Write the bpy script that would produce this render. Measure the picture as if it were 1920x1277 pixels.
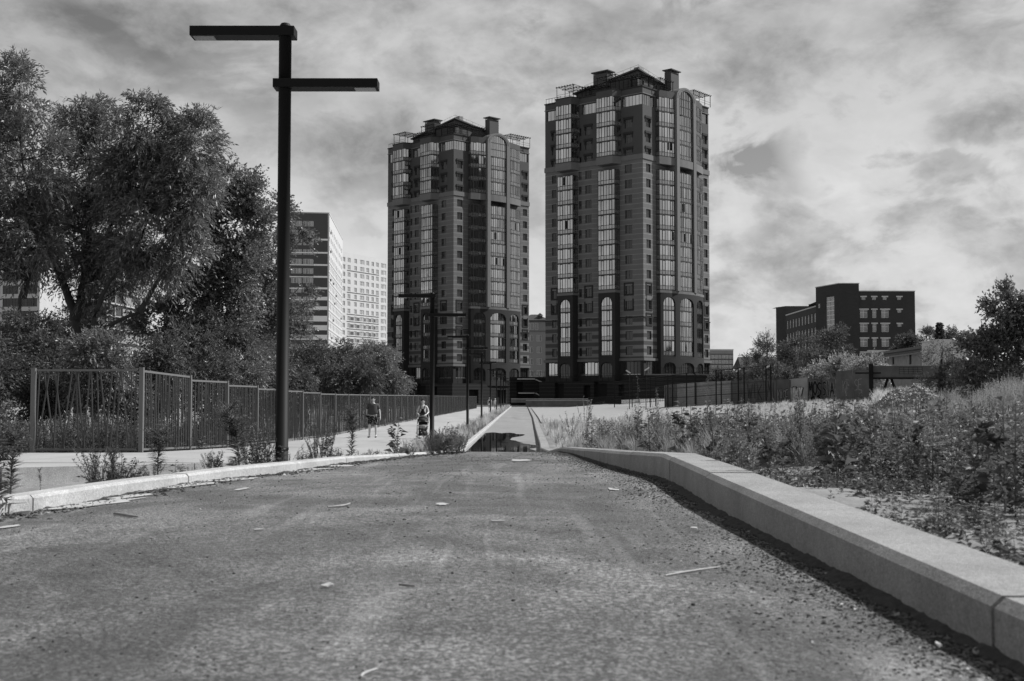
import bpy, math, random
import numpy as np
from mathutils import Vector, Matrix

for o in list(bpy.data.objects):
    bpy.data.objects.remove(o)
SC = bpy.context.scene
COL = SC.collection
PI = math.pi
R = math.radians

# ------------------------------------------------------------------ camera
F = 2300.0                       # focal length in photo pixels (1920 wide)
PITCH = math.atan(106.5 / F)
cam_d = bpy.data.cameras.new('camera')
cam = bpy.data.objects.new('camera', cam_d)
COL.objects.link(cam)
cam_d.sensor_width = 36.0
cam_d.lens = 36.0 * F / 1920.0
cam_d.clip_start = 0.1
cam_d.clip_end = 6000
cam.location = (0, 0, 0)
cam.rotation_euler = (PI / 2 + PITCH, 0, 0)
cam_d.dof.use_dof = True
cam_d.dof.focus_distance = 30
cam_d.dof.aperture_fstop = 6.0
SC.camera = cam

# ------------------------------------------------------------------ sky, sun, exposure
SUN_AZ, SUN_EL = R(73), R(46)    # azimuth clockwise from the view direction (+Y)
world = bpy.data.worlds.new("World")
SC.world = world
world.use_nodes = True
wn = world.node_tree
wn.nodes.clear()
def WN(t, **k):
    n = wn.nodes.new(t)
    for a, b in k.items():
        setattr(n, a, b)
    return n
def wl(a, b):
    wn.links.new(a, b)
def wmath(op, a, b=None, c=None, clamp=False):
    n = WN('ShaderNodeMath', operation=op)
    n.use_clamp = clamp
    for i, x in enumerate((a, b, c)):
        if x is None:
            continue
        if isinstance(x, (int, float)):
            n.inputs[i].default_value = x
        else:
            wl(x, n.inputs[i])
    return n.outputs[0]
sky = WN('ShaderNodeTexSky', sky_type='NISHITA')
sky.sun_disc = False
sky.sun_elevation = SUN_EL
sky.sun_rotation = SUN_AZ
bw = WN('ShaderNodeRGBToBW')
wl(sky.outputs[0], bw.inputs[0])
tc = WN('ShaderNodeTexCoord')
sep = WN('ShaderNodeSeparateXYZ')
wl(tc.outputs['Generated'], sep.inputs[0])
dx, dy, dz = sep.outputs
def wnoise(scale, detail, rough, off=(0, 0, 0), dist=0.0, sc=(1, 1, 2.1), rot=0.0):
    m = WN('ShaderNodeMapping')
    m.inputs['Location'].default_value = off
    m.inputs['Scale'].default_value = sc
    m.inputs['Rotation'].default_value = (0, rot, 0)
    wl(tc.outputs['Generated'], m.inputs[0])
    n = WN('ShaderNodeTexNoise')
    n.inputs['Scale'].default_value = scale
    n.inputs['Detail'].default_value = detail
    n.inputs['Roughness'].default_value = rough
    n.inputs['Distortion'].default_value = dist
    wl(m.outputs[0], n.inputs['Vector'])
    return n.outputs[0]
n1 = wnoise(3.4, 5, 0.5, (3.1, 7.4, 0.3), 0.3, rot=0.25)
n2 = wnoise(8.0, 9, 0.52, (1.3, 1.7, 2.0), 0.4, rot=0.35)
n3 = wnoise(19.0, 9, 0.58, (0.7, 0.2, 0.4), 0.3, (1, 1, 1.5))
zc = wmath('MAXIMUM', dz, 0.0)
dyc = wmath('MAXIMUM', dy, 0.05)
U = wmath('DIVIDE', dx, dyc)
V = wmath('DIVIDE', dz, dyc)
U = wmath('ADD', U, wmath('MULTIPLY', wmath('SUBTRACT', n3, 0.5), 0.09))
V = wmath('ADD', V, wmath('MULTIPLY', wmath('SUBTRACT', n2, 0.5), 0.14))
def blob(px, py, rx, ry):
    u0, v0 = (px - 960) / F, (745 - py) / F
    a = wmath('DIVIDE', wmath('SUBTRACT', U, u0), rx / F)
    b = wmath('DIVIDE', wmath('SUBTRACT', V, v0), ry / F)
    d2 = wmath('ADD', wmath('MULTIPLY', a, a), wmath('MULTIPLY', b, b))
    g = wmath('EXPONENT', wmath('MULTIPLY', d2, -1.0))
    return wmath('MULTIPLY', g, wmath('GREATER_THAN', dy, 0.1))
#   base cloud deck value (radiance / 0.1)
nA = wnoise(4.6, 14, 0.58, (5.2, 0.4, 1.1), 0.25, (1, 1, 1.9), 0.3)
nB = wnoise(10.5, 14, 0.60, (2.2, 3.4, 0.1), 0.3, (1, 1, 1.7), 0.3)
sA = wmath('MULTIPLY_ADD', wmath('SUBTRACT', nA, 0.5), 5.0, 0.5, True)
sB = wmath('MULTIPLY_ADD', wmath('SUBTRACT', nB, 0.5), 6.0, 0.5, True)
val = wmath('MULTIPLY_ADD', wmath('SUBTRACT', n1, 0.5), 2.4, 2.95)
val = wmath('MULTIPLY_ADD', sA, 1.6, val)
val = wmath('MULTIPLY_ADD', sB, 1.35, val)
val = wmath('MULTIPLY_ADD', wmath('SUBTRACT', n2, 0.5), 1.6, val)
val = wmath('MULTIPLY_ADD', wmath('SUBTRACT', n3, 0.5), 2.2, val)
for (px, py, rx, ry, amp) in [
        (300, 40, 420, 90, -1.5), (330, 210, 170, 40, 1.2), (700, 260, 180, 120, -0.9),
        (900, 120, 200, 70, -0.8), (560, 430, 200, 90, 0.5), (1500, 230, 240, 55, 0.8),
        (1700, 60, 260, 60, -0.7), (1880, 40, 140, 60, -1.3), (1640, 330, 170, 45, 1.5),
        (1830, 270, 110, 22, 2.2), (1370, 400, 50, 70, 2.0), (1520, 480, 330, 80, 0.9),
        (1880, 400, 120, 70, -0.9), (1650, 450, 100, 30, -0.5), (1400, 600, 400, 60, 0.9),
        (1130, 60, 200, 60, -0.4), (1330, 110, 60, 25, -0.5), (650, 560, 300, 90, 0.6)]:
    val = wmath('MULTIPLY_ADD', blob(px, py, rx, ry), amp, val)
#   puffy cumulus structure low in the sky, strongest towards the sun side
cum = wmath('ADD', wmath('MULTIPLY', n2, 0.6), wmath('MULTIPLY', n3, 0.4))
cum = wmath('MULTIPLY', wmath('SUBTRACT', cum, 0.46), 9.0, None, True)
msk = wmath('MULTIPLY', wmath('ADD', dx, 0.02), 5.0, None, True)
msk = wmath('MULTIPLY', msk, wmath('MULTIPLY', wmath('SUBTRACT', 0.30, dz), 7.0, None, True))
val = wmath('MULTIPLY_ADD', wmath('MULTIPLY', wmath('SUBTRACT', cum, 0.5), msk), 1.5, val)
val = wmath('MAXIMUM', val, 1.6)
val = wmath('MINIMUM', val, wmath('MULTIPLY_ADD', wmath('SUBTRACT', val, 5.0), 0.35, 5.0))
#   gaps of open sky between the clouds
gap = blob(1435, 340, 100, 75)
gap = wmath('ADD', gap, blob(1400, 285, 70, 22))
gap = wmath('ADD', gap, wmath('MULTIPLY', blob(1790, 285, 110, 16), 0.8))
gap = wmath('MULTIPLY_ADD', wmath('SUBTRACT', n3, 0.5), 3.2, gap)
gap = wmath('MULTIPLY_ADD', wmath('SUBTRACT', n2, 0.5), 1.6, gap)
gap = wmath('MULTIPLY', wmath('SUBTRACT', gap, 0.38), 1.25, None, True)
mix = WN('ShaderNodeMix', data_type='FLOAT')
wl(gap, mix.inputs['Factor'])
wl(val, mix.inputs[2])
wl(wmath('MULTIPLY', bw.outputs[0], 0.60), mix.inputs[3])
#   cloud bases get heavier towards the zenith
fade = wmath('MULTIPLY_ADD', zc, -0.70, 1.12)
bg = WN('ShaderNodeBackground')
bg.inputs['Strength'].default_value = 0.1
wl(wmath('MULTIPLY', mix.outputs[0], fade), bg.inputs['Color'])
wo = WN('ShaderNodeOutputWorld')
wl(bg.outputs[0], wo.inputs[0])

sun_d = bpy.data.lights.new('sun', 'SUN')
sun_d.energy = 5.0
sun_d.angle = R(0.6)
sun_d.color = (1, 1, 1)
sun = bpy.data.objects.new('sun', sun_d)
COL.objects.link(sun)
sd = Vector((math.sin(SUN_AZ) * math.cos(SUN_EL), math.cos(SUN_AZ) * math.cos(SUN_EL), math.sin(SUN_EL)))
sun.rotation_euler = sd.to_track_quat('Z', 'Y').to_euler()
SC.view_settings.view_transform = 'Standard'
SC.view_settings.look = 'None'
SC.view_settings.gamma = 1
SC.view_settings.exposure = 0.33
SC.view_settings.use_curve_mapping = False

# ------------------------------------------------------------------ helpers
def at(px, py, D):
    """world point seen at photo pixel (px, py) at depth D along +Y"""
    t = (px - 960) / F
    a = (638.5 - py) / F
    c, s = math.cos(PITCH), math.sin(PITCH)
    y = c - a * s
    z = s + a * c
    return Vector((t * D / y, D, z * D / y))
def xat(px, D):
    return (px - 960) / F * D
def zat(py, D):
    return (745 - py) / F * D
def lerp(pts, x):
    return float(np.interp(x, [p[0] for p in pts], [p[1] for p in pts]))

MATS = {}
def mat(name, v, rough=0.8, nscale=None, namp=0.3, bump=0.0, bscale=None, spec=0.3, metal=0.0,
        island=0.0, extra=None, transl=0.0, detail=5):
    """grey procedural material: value v, noise of relative amplitude namp, bump"""
    if name in MATS:
        return MATS[name]
    m = bpy.data.materials.new(name)
    m.use_nodes = True
    nt = m.node_tree
    nd, lk = nt.nodes, nt.links
    bs = nd['Principled BSDF']
    out = nd['Material Output']
    bs.inputs['Roughness'].default_value = rough
    bs.inputs['Specular IOR Level'].default_value = spec
    bs.inputs['Metallic'].default_value = metal
    bs.inputs['Base Color'].default_value = (v, v, v, 1)
    tcn = nd.new('ShaderNodeTexCoord')
    val = None
    def M(op, a, b=None, c=None, clamp=False):
        n = nd.new('ShaderNodeMath'); n.operation = op; n.use_clamp = clamp
        for i, x in enumerate((a, b, c)):
            if x is None: continue
            if isinstance(x, (int, float)): n.inputs[i].default_value = x
            else: lk.new(x, n.inputs[i])
        return n.outputs[0]
    def N(scale, det=5, ro=0.6, src='Object', sc=(1, 1, 1), dist=0.0):
        mp = nd.new('ShaderNodeMapping'); mp.inputs['Scale'].default_value = sc
        lk.new(tcn.outputs[src], mp.inputs[0])
        n = nd.new('ShaderNodeTexNoise')
        n.inputs['Scale'].default_value = scale; n.inputs['Detail'].default_value = det
        n.inputs['Roughness'].default_value = ro
        n.inputs['Distortion'].default_value = dist
        lk.new(mp.outputs[0], n.inputs['Vector'])
        return n.outputs[0]
    if nscale:
        n = N(nscale, detail)
        val = M('MULTIPLY_ADD', M('SUBTRACT', n, 0.5), v * namp * 3.0, v)
    if island:
        g = nd.new('ShaderNodeNewGeometry')
        k = M('MULTIPLY_ADD', g.outputs['Random Per Island'], 2 * island, 1 - island)
        val = M('MULTIPLY', k, val if val is not None else v)
    if extra:
        val = extra(nd, lk, M, N, tcn, val if val is not None else M('ADD', v, 0.0))
    if val is not None:
        val = M('MAXIMUM', val, 0.004)
        cc = nd.new('ShaderNodeCombineColor')
        for i in range(3): lk.new(val, cc.inputs[i])
        lk.new(cc.outputs[0], bs.inputs['Base Color'])
    if bump:
        b = nd.new('ShaderNodeBump')
        b.inputs['Strength'].default_value = bump
        b.inputs['Distance'].default_value = 0.02
        lk.new(N(bscale or (nscale or 5) * 4, 6), b.inputs['Height'])
        lk.new(b.outputs[0], bs.inputs['Normal'])
    if transl:
        tr = nd.new('ShaderNodeBsdfTranslucent')
        tr.inputs[0].default_value = (v * 1.6, v * 1.6, v * 1.6, 1)
        mx = nd.new('ShaderNodeMixShader'); mx.inputs[0].default_value = transl
        lk.new(bs.outputs[0], mx.inputs[1]); lk.new(tr.outputs[0], mx.inputs[2])
        lk.new(mx.outputs[0], out.inputs[0])
    MATS[name] = m
    return m

def tag(o, label=None, cat=None, group=None, kind=None):
    if label: o['label'] = label
    if cat: o['category'] = cat
    if group: o['group'] = group
    if kind: o['kind'] = kind
    return o
def thing(name, label, cat, loc=(0, 0, 0), rotz=0, group=None):
    o = bpy.data.objects.new(name, None)
    o.empty_display_size = 0.3
    COL.objects.link(o)
    o.location = loc
    o.rotation_euler = (0, 0, rotz)
    return tag(o, label, cat, group)
def setting(name, loc=(0, 0, 0)):
    o = bpy.data.objects.new(name, None)
    COL.objects.link(o); o.location = loc; o['kind'] = 'structure'
    return o
def link(name, me, parent=None, loc=(0, 0, 0), rot=(0, 0, 0), scale=(1, 1, 1)):
    o = bpy.data.objects.new(name, me)
    COL.objects.link(o)
    o.parent = parent
    o.location = loc; o.rotation_euler = rot; o.scale = scale
    return o
def kids(o):
    return [c for c in KIDMAP.get(o.name, [])]
KIDMAP = {}
def copy_tree(o, parent=None):
    cm = {}
    for x in bpy.data.objects:
        if x.parent: cm.setdefault(x.parent.name, []).append(x)
    def rec(a, p):
        c = a.copy(); COL.objects.link(c)
        if p is not None:
            c.parent = p; c.matrix_parent_inverse = a.matrix_parent_inverse.copy()
        for ch in cm.get(a.name, []): rec(ch, c)
        return c
    return rec(o, parent)

def npmesh(name, verts, quads, m=None, smooth=False, k=4):
    verts = np.asarray(verts, dtype=np.float32).reshape(-1, 3)
    quads = np.asarray(quads, dtype=np.int32).reshape(-1, k)
    me = bpy.data.meshes.new(name)
    me.vertices.add(len(verts)); me.vertices.foreach_set('co', verts.ravel())
    me.loops.add(quads.size); me.loops.foreach_set('vertex_index', quads.ravel())
    me.polygons.add(len(quads))
    me.polygons.foreach_set('loop_start', np.arange(0, quads.size, k, dtype=np.int32))
    me.polygons.foreach_set('use_smooth', np.full(len(quads), smooth))
    me.update(calc_edges=True)
    if m: me.materials.append(m)
    return me

class MB:
    def __init__(s):
        s.v = []; s.f = []
    def add(s, vs, fs):
        b = len(s.v)
        s.v += [tuple(p) for p in vs]
        s.f += [tuple(b + i for i in q) for q in fs]
        return s
    def quad(s, a, b, c, d):
        return s.add([a, b, c, d], [(0, 1, 2, 3)])
    def box(s, c, d, rz=0.0, rx=0.0, ry=0.0):
        hx, hy, hz = d[0] / 2, d[1] / 2, d[2] / 2
        vs = [Vector((x * hx, y * hy, z * hz)) for x in (-1, 1) for y in (-1, 1) for z in (-1, 1)]
        if rz or rx or ry:
            from mathutils import Euler
            m = Euler((rx, ry, rz)).to_matrix()
            vs = [m @ v for v in vs]
        c = Vector(c)
        return s.add([v + c for v in vs], [(0, 1, 3, 2), (4, 6, 7, 5), (0, 4, 5, 1), (2, 3, 7, 6), (0, 2, 6, 4), (1, 5, 7, 3)])
    def bx(s, x0, x1, y0, y1, z0, z1):
        return s.box(((x0 + x1) / 2, (y0 + y1) / 2, (z0 + z1) / 2), (abs(x1 - x0), abs(y1 - y0), abs(z1 - z0)))
    def tube(s, pts, rad, n=6, caps=True):
        pts = [Vector(p) for p in pts]
        if isinstance(rad, (int, float)): rad = [rad] * len(pts)
        b = len(s.v)
        for i, p in enumerate(pts):
            t = (pts[min(i + 1, len(pts) - 1)] - pts[max(i - 1, 0)])
            if t.length < 1e-9: t = Vector((0, 0, 1))
            t.normalize()
            a = t.cross(Vector((0, 0, 1)) if abs(t.z) < 0.95 else Vector((1, 0, 0))).normalized()
            c = t.cross(a)
            for k in range(n):
                g = 2 * PI * k / n
                s.v.append(tuple(p + a * (rad[i] * math.cos(g)) + c * (rad[i] * math.sin(g))))
        for i in range(len(pts) - 1):
            for k in range(n):
                k2 = (k + 1) % n
                s.f.append((b + i * n + k, b + i * n + k2, b + (i + 1) * n + k2, b + (i + 1) * n + k))
        if caps:
            s.f.append(tuple(b + k for k in range(n)))
            e = b + (len(pts) - 1) * n
            s.f.append(tuple(e + n - 1 - k for k in range(n)))
        return s
    def prism(s, poly, z0, z1):
        """vertical prism from plan polygon (list of (x, y))"""
        n = len(poly)
        vs = [(p[0], p[1], z0) for p in poly] + [(p[0], p[1], z1) for p in poly]
        fs = [tuple(range(n - 1, -1, -1)), tuple(range(n, 2 * n))]
        fs += [(i, (i + 1) % n, n + (i + 1) % n, n + i) for i in range(n)]
        return s.add(vs, fs)
    def mesh(s, name, m=None, smooth=False):
        me = bpy.data.meshes.new(name)
        me.from_pydata(s.v, [], s.f)
        if smooth:
            me.polygons.foreach_set('use_smooth', [True] * len(me.polygons))
        me.update()
        if m: me.materials.append(m)
        return me
    def build(s, name, m=None, parent=None, loc=(0, 0, 0), smooth=False, bevel=0.0, rot=(0, 0, 0)):
        o = link(name, s.mesh(name, m, smooth), parent, loc, rot)
        if bevel:
            b = o.modifiers.new('bevel', 'BEVEL'); b.width = bevel; b.segments = 2; b.limit_method = 'ANGLE'
        return o

# ------------------------------------------------------------------ materials
def asphalt_extra(nd, lk, M, N, tcn, val):
    g = N(58, 3, 0.75)
    g = M('MULTIPLY', M('SUBTRACT', g, 0.50, None, False), 12.0, None, True)     # pale stone grains
    g2 = N(150, 2, 0.6)
    g2 = M('MULTIPLY', M('SUBTRACT', g2, 0.56), 9.0, None, True)
    pit = N(30, 4, 0.7, 'Object', (1, 1, 1))
    pit = M('MULTIPLY', M('SUBTRACT', 0.45, pit), 8.0, None, True)              # dark pits
    wear = N(0.8, 6, 0.62, 'Object', (1, 0.7, 1), 0.8)
    wear = M('MULTIPLY', M('SUBTRACT', wear, 0.44), 6.0, None, True)            # worn patches
    dust = N(0.7, 6, 0.7, 'Object', (2.2, 0.25, 1), 1.0)                        # streaks along the way
    dust = M('MULTIPLY', M('SUBTRACT', dust, 0.54), 5.0, None, True)
    stain = N(2.6, 5, 0.7)
    v = M('MULTIPLY_ADD', g, M('MULTIPLY_ADD', wear, 0.14, 0.085), val)
    v = M('MULTIPLY_ADD', g2, 0.06, v)
    v = M('MULTIPLY_ADD', wear, 0.030, v)
    v = M('MULTIPLY_ADD', dust, 0.05, v)
    mp = nd.new('ShaderNodeMapping'); mp.inputs['Rotation'].default_value = (0, 0, 0.30); mp.inputs['Scale'].default_value = (4.0, 0.22, 1)
    lk.new(tcn.outputs['Object'], mp.inputs[0]); tn = nd.new('ShaderNodeTexNoise'); tn.inputs['Scale'].default_value = 1.5; tn.inputs['Detail'].default_value = 5; tn.inputs['Distortion'].default_value = 0.4
    lk.new(mp.outputs[0], tn.inputs['Vector']); trk = tn.outputs[0]
    trk = M('MULTIPLY', M('SUBTRACT', trk, 0.56), 9.0, None, True)
    v = M('MULTIPLY_ADD', trk, 0.055, v)
    v = M('MULTIPLY', v, M('MULTIPLY_ADD', stain, 1.3, 0.32))
    v = M('MULTIPLY', v, M('MULTIPLY_ADD', N(0.35, 3, 0.5), 1.0, 0.48))
    v = M('MULTIPLY', v, M('MULTIPLY_ADD', pit, -0.5, 1.0))
    return v
M_ASPH = mat('asphalt', 0.072, 0.85, 3.0, 0.22, 0.9, 70, 0.3, extra=asphalt_extra)
def path_extra(nd, lk, M, N, tcn, val):
    w = N(0.8, 5, 0.6, 'Object', (1, 0.2, 1))
    g = N(25, 3, 0.7)
    d = N(0.35, 6, 0.65, 'Object', (1, 0.3, 1), 0.8)
    d = M('MULTIPLY', M('SUBTRACT', 0.45, d), 4.0, None, True)
    v = M('MULTIPLY', val, M('MULTIPLY_ADD', w, 0.5, 0.75))
    v = M('MULTIPLY', v, M('MULTIPLY_ADD', g, 0.4, 0.8))
    return M('MULTIPLY', v, M('MULTIPLY_ADD', d, -0.35, 1.0))
M_PATH = mat('path_asphalt', 0.21, 0.9, 2.0, 0.15, 0.3, 30, extra=path_extra)
M_SLAB = mat('walkway_concrete', 0.31, 0.9, 1.5, 0.12, 0.2, 20, extra=path_extra)
def granite_extra(nd, lk, M, N, tcn, val):
    g = N(160, 2, 0.8)
    h = N(45, 4, 0.7)
    s = N(3.0, 5, 0.65)
    v = M('MULTIPLY', val, M('MULTIPLY_ADD', g, 1.8, 0.1))
    v = M('MULTIPLY', v, M('MULTIPLY_ADD', h, 1.0, 0.5))
    dk = M('MULTIPLY', M('SUBTRACT', 0.42, N(1.4, 7, 0.7)), 5.0, None, True)
    v = M('MULTIPLY', v, M('MULTIPLY_ADD', dk, -0.35, 1.0))
    return M('MULTIPLY', v, M('MULTIPLY_ADD', s, 0.9, 0.55))
M_KERB = mat('kerb_granite', 0.235, 0.8, 1.0, 0.10, 0.35, 90, extra=granite_extra)
M_KERBL = mat('kerb_concrete', 0.36, 0.85, 1.0, 0.15, 0.35, 60, extra=granite_extra)
M_SOIL = mat('soil', 0.15, 0.95, 0.9, 0.35, 0.8, 12, detail=8)
M_FIELD = mat('field_soil', 0.20, 0.95, 0.8, 0.5, 0.8, 14, detail=9)
M_BLACK = mat('lamp_black_paint', 0.006, 0.6, 6, 0.1, 0.0, spec=0.15)
M_LENS = mat('lamp_lens', 0.20, 0.3, 60, 0.6)
M_FENCE = mat('fence_grey_paint', 0.12, 0.5, 4, 0.12, spec=0.35)
M_FENCEB = mat('fence_bar_paint', 0.05, 0.5, 4, 0.1, spec=0.35)
M_MIRROR = mat('tinted_glass', 0.46, 0.06, 0.12, 0.45, spec=0.5, metal=1.0, island=0.16)
M_SPAND = mat('spandrel_glass', 0.33, 0.18, 0.3, 0.15, spec=0.5, metal=0.75, island=0.22)
M_DGLASS = mat('window_glass', 0.02, 0.05, 0.3, 0.2, spec=0.6, island=0.4)
M_PPANE = mat('curtained_pane', 0.26, 0.15, 0.6, 0.3, spec=0.6, island=0.8)
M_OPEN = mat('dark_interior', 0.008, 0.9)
M_MULL = mat('mullion', 0.035, 0.5)
M_WFRAME = mat('white_window_frame', 0.75, 0.5)
M_DFRAME = mat('dark_window_frame', 0.045, 0.5)
def brick_lines(nd, lk, M, N, tcn, val):
    s = nd.new('ShaderNodeSeparateXYZ'); lk.new(tcn.outputs['Object'], s.inputs[0])
    z = s.outputs[2]
    a = M('FRACT', M('DIVIDE', M('ADD', z, 0.25), 1.007))
    line = M('LESS_THAN', a, 0.11)
    # bands of dark and light brick on the lowest floors
    b = M('FRACT', M('DIVIDE', z, 1.51))
    band = M('LESS_THAN', b, 0.52)
    low = M('LESS_THAN', z, 17.6)
    up = M('SUBTRACT', 1.0, low)
    v = M('MULTIPLY_ADD', M('MULTIPLY', line, up), 0.085, val)
    k = M('MULTIPLY_ADD', M('MULTIPLY', band, low), -0.62, 1.0)
    v = M('MULTIPLY', v, k)
    v = M('MULTIPLY', v, M('MULTIPLY_ADD', low, 0.3, 1.0))
    brick = N(9, 3, 0.6, 'Object', (1, 1, 3.5))
    big = N(0.25, 4, 0.6, 'Object', (1, 1, 0.3))
    v = M('MULTIPLY', v, M('MULTIPLY_ADD', brick, 0.5, 0.75))
    return M('MULTIPLY', v, M('MULTIPLY_ADD', big, 0.5, 0.75))
M_TBRICK = mat('tower_banded_brick', 0.12, 0.85, 0.3, 0.08, extra=brick_lines)
M_TCLAD = mat('tower_dark_cladding', 0.055, 0.7, 0.4, 0.12)
M_TDARK = mat('tower_dark_brick', 0.022, 0.85, 4, 0.25)
M_TTRIM = mat('tower_pale_trim', 0.13, 0.8, 1.0, 0.12)
M_TPILL = mat('tower_pillar_tile', 0.13, 0.6, 2.0, 0.12)
def pod_lines(nd, lk, M, N, tcn, val):
    s = nd.new('ShaderNodeSeparateXYZ'); lk.new(tcn.outputs['Object'], s.inputs[0])
    a = M('FRACT', M('DIVIDE', s.outputs[2], 0.75))
    return M('MULTIPLY_ADD', M('LESS_THAN', a, 0.14), 0.022, val)
M_POD = mat('podium_stone', 0.010, 0.85, 2.0, 0.25, extra=pod_lines)
M_ROOF = mat('roof_sheet', 0.05, 0.55, 1.0, 0.15)
M_STEEL = mat('dark_steel', 0.014, 0.8, spec=0.1)
M_BARK = mat('bark', 0.045, 0.9, 6, 0.35, 0.8, 20)
M_BARKL = mat('pale_bark', 0.13, 0.9, 4, 0.3, 0.5, 20)
M_LEAF = mat('willow_leaf', 0.13, 0.38, island=0.7, spec=0.35, transl=0.25, nscale=0.5, namp=0.15)
M_LEAFD = mat('dark_leaf', 0.075, 0.5, island=0.6, spec=0.35, transl=0.3)
M_LEAFP = mat('pale_poplar_leaf', 0.22, 0.45, island=0.5, spec=0.4, transl=0.3)
M_WEED = mat('weed_leaf', 0.09, 0.5, island=0.75, spec=0.3, transl=0.3)
M_WEEDL = mat('light_weed_leaf', 0.17, 0.5, island=0.65, spec=0.3, transl=0.3)
M_STEM = mat('weed_stem', 0.12, 0.7, island=0.3)
M_GRASS = mat('dry_grass', 0.48, 0.7, island=0.45, transl=0.35)
M_GRASSG = mat('green_grass', 0.24, 0.7, island=0.5, transl=0.35)
M_CONC = mat('grey_concrete', 0.09, 0.9, 1.2, 0.45, 0.5, 12, detail=8)
M_CONCL = mat('pale_concrete', 0.24, 0.9, 1.0, 0.3, 0.3, 10, detail=8)
def courses(nd, lk, M, N, tcn, val):
    w = N(3.0, 4, 0.6, 'Object', (0.25, 0.25, 3.0))
    b = N(0.25, 5, 0.6)
    v = M('MULTIPLY', val, M('MULTIPLY_ADD', w, 0.8, 0.6))
    return M('MULTIPLY', v, M('MULTIPLY_ADD', b, 0.5, 0.75))
M_BRICK = mat('old_dark_brick', 0.042, 0.9, 5, 0.15, extra=courses)
M_TRIMW = mat('whitewashed_trim', 0.5, 0.8, 1.0, 0.1)
M_WHITE = mat('white_cladding', 0.48, 0.7, 0.4, 0.06)
M_BAND = mat('white_cladding_shade_lifted', 0.85, 0.7, 0.4, 0.06)  # white cladding copy, lightened in colour for bands on the unlit end wall
M_GREYC = mat('dark_grey_cladding', 0.075, 0.6, 0.6, 0.1)
M_MIDC = mat('mid_grey_cladding', 0.22, 0.7, 0.6, 0.1)
# ------------------------------------------------------------------ terrain profiles (eye level is z = 0)
Z_ROAD = [(-3, -.68), (6, -.68), (10, -.70), (14, -.78), (18, -.86), (22, -.975), (25, -1.15), (30, -1.45), (36, -1.74), (40, -1.8), (300, -1.8)]
X_LEFT = [(-3, -3.7), (5, -3.3), (7.1, -2.97), (7.6, -2.86), (9.2, -2.74), (9.9, -2.62), (11.1, -2.48), (12.2, -2.24), (15.3, -1.98), (18, -1.5), (21.5, -1.0), (26, -1.05), (30, -1.2), (41, -1.6), (70, -1.38), (243, 0), (262, .1)]
X_RIGHT = [(-3, 1.30), (3.27, 1.27), (7.9, 1.24), (10.0, 1.30), (10.95, 1.33), (12, 1.24), (13.5, 1.115), (18, .98), (22, .86), (30, .87), (40, .90), (43.6, .98), (70, 1.3), (103, 1.74), (243, 3.0), (262, 3.2)]
Z_KR = [(-3, -.52), (3.27, -.526), (7.9, -.482), (10.95, -.50), (13.5, -.587), (22, -.89), (30, -1.30), (40, -1.63), (60, -1.66), (300, -1.66)]
Z_WALK = [(10, -1.0), (19, -1.1), (24, -1.2), (29.5, -1.32), (34, -1.45), (40, -1.6), (55, -1.77), (300, -1.76)]
Z_FIELD = [(-3, -.60), (8, -.58), (11, -.60), (14, -.70), (22, -1.0), (30, -1.42), (40, -1.74), (100, -1.78), (300, -1.7)]
Z_LEFT = [(-3, -.72), (8, -.78), (14, -.86), (18, -.97), (24, -1.25), (30, -1.52), (40, -1.84), (300, -1.84)]
def sm(a, b, x):
    t = min(1, max(0, (x - a) / (b - a)))
    return t * t * (3 - 2 * t)
def zfield(x, d):
    return lerp(Z_FIELD, d) + 1.45 * sm(4, 27, x) * sm(9, 45, d) + (0.04 * math.sin(x * 1.9 + d * .7) + 0.03 * math.sin(d * 2.3 - x)) * (1 - sm(50, 75, d))
def zleft(x, d):
    z = lerp(Z_LEFT, d)
    z -= 0.55 * sm(-3.3, -4.6, x) * (1 - sm(17, 22, d))
    z -= 0.25 * sm(-10, -13, x)
    return z

def build_ground():
    ds = list(np.concatenate([np.arange(-6, 30, .6), np.arange(30, 80, 1.6), np.arange(80, 262, 6), [262, 280, 340, 450, 700, 1200, 2500, 4500]]))
    s = np.concatenate([[0], np.arange(.4, 12, .5), np.arange(12, 40, 1.5), np.arange(40, 120, 8), [150, 220, 400, 900, 2500]])
    V, rows = [], []
    for d in ds:
        xl, xr = lerp(X_LEFT, d), lerp(X_RIGHT, d)
        row = []
        for t in s[::-1]:
            x = xl - .06 - t
            row.append((x, d, zleft(x, d) - (0.0 if d < 290 else .1)))
        zr = lerp(Z_ROAD, d) - .12
        if d < 255:
            row += [(xl - .05, d, zr), (xr + .1, d, zr)]
        else:
            row += [(xl - .05, d, -1.84), (xr + .1, d, -1.84)]
        for t in s:
            x = xr + .16 + t
            row.append((x, d, zfield(x, d)))
        rows.append(row); V += row
    n = len(rows[0]); Q = []
    for i in range(len(ds) - 1):
        for j in range(n - 1):
            Q.append((i * n + j, i * n + j + 1, (i + 1) * n + j + 1, (i + 1) * n + j))
    o = link('ground', npmesh('ground', V, Q, M_FIELD, True))
    o['kind'] = 'structure'
build_ground()

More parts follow.
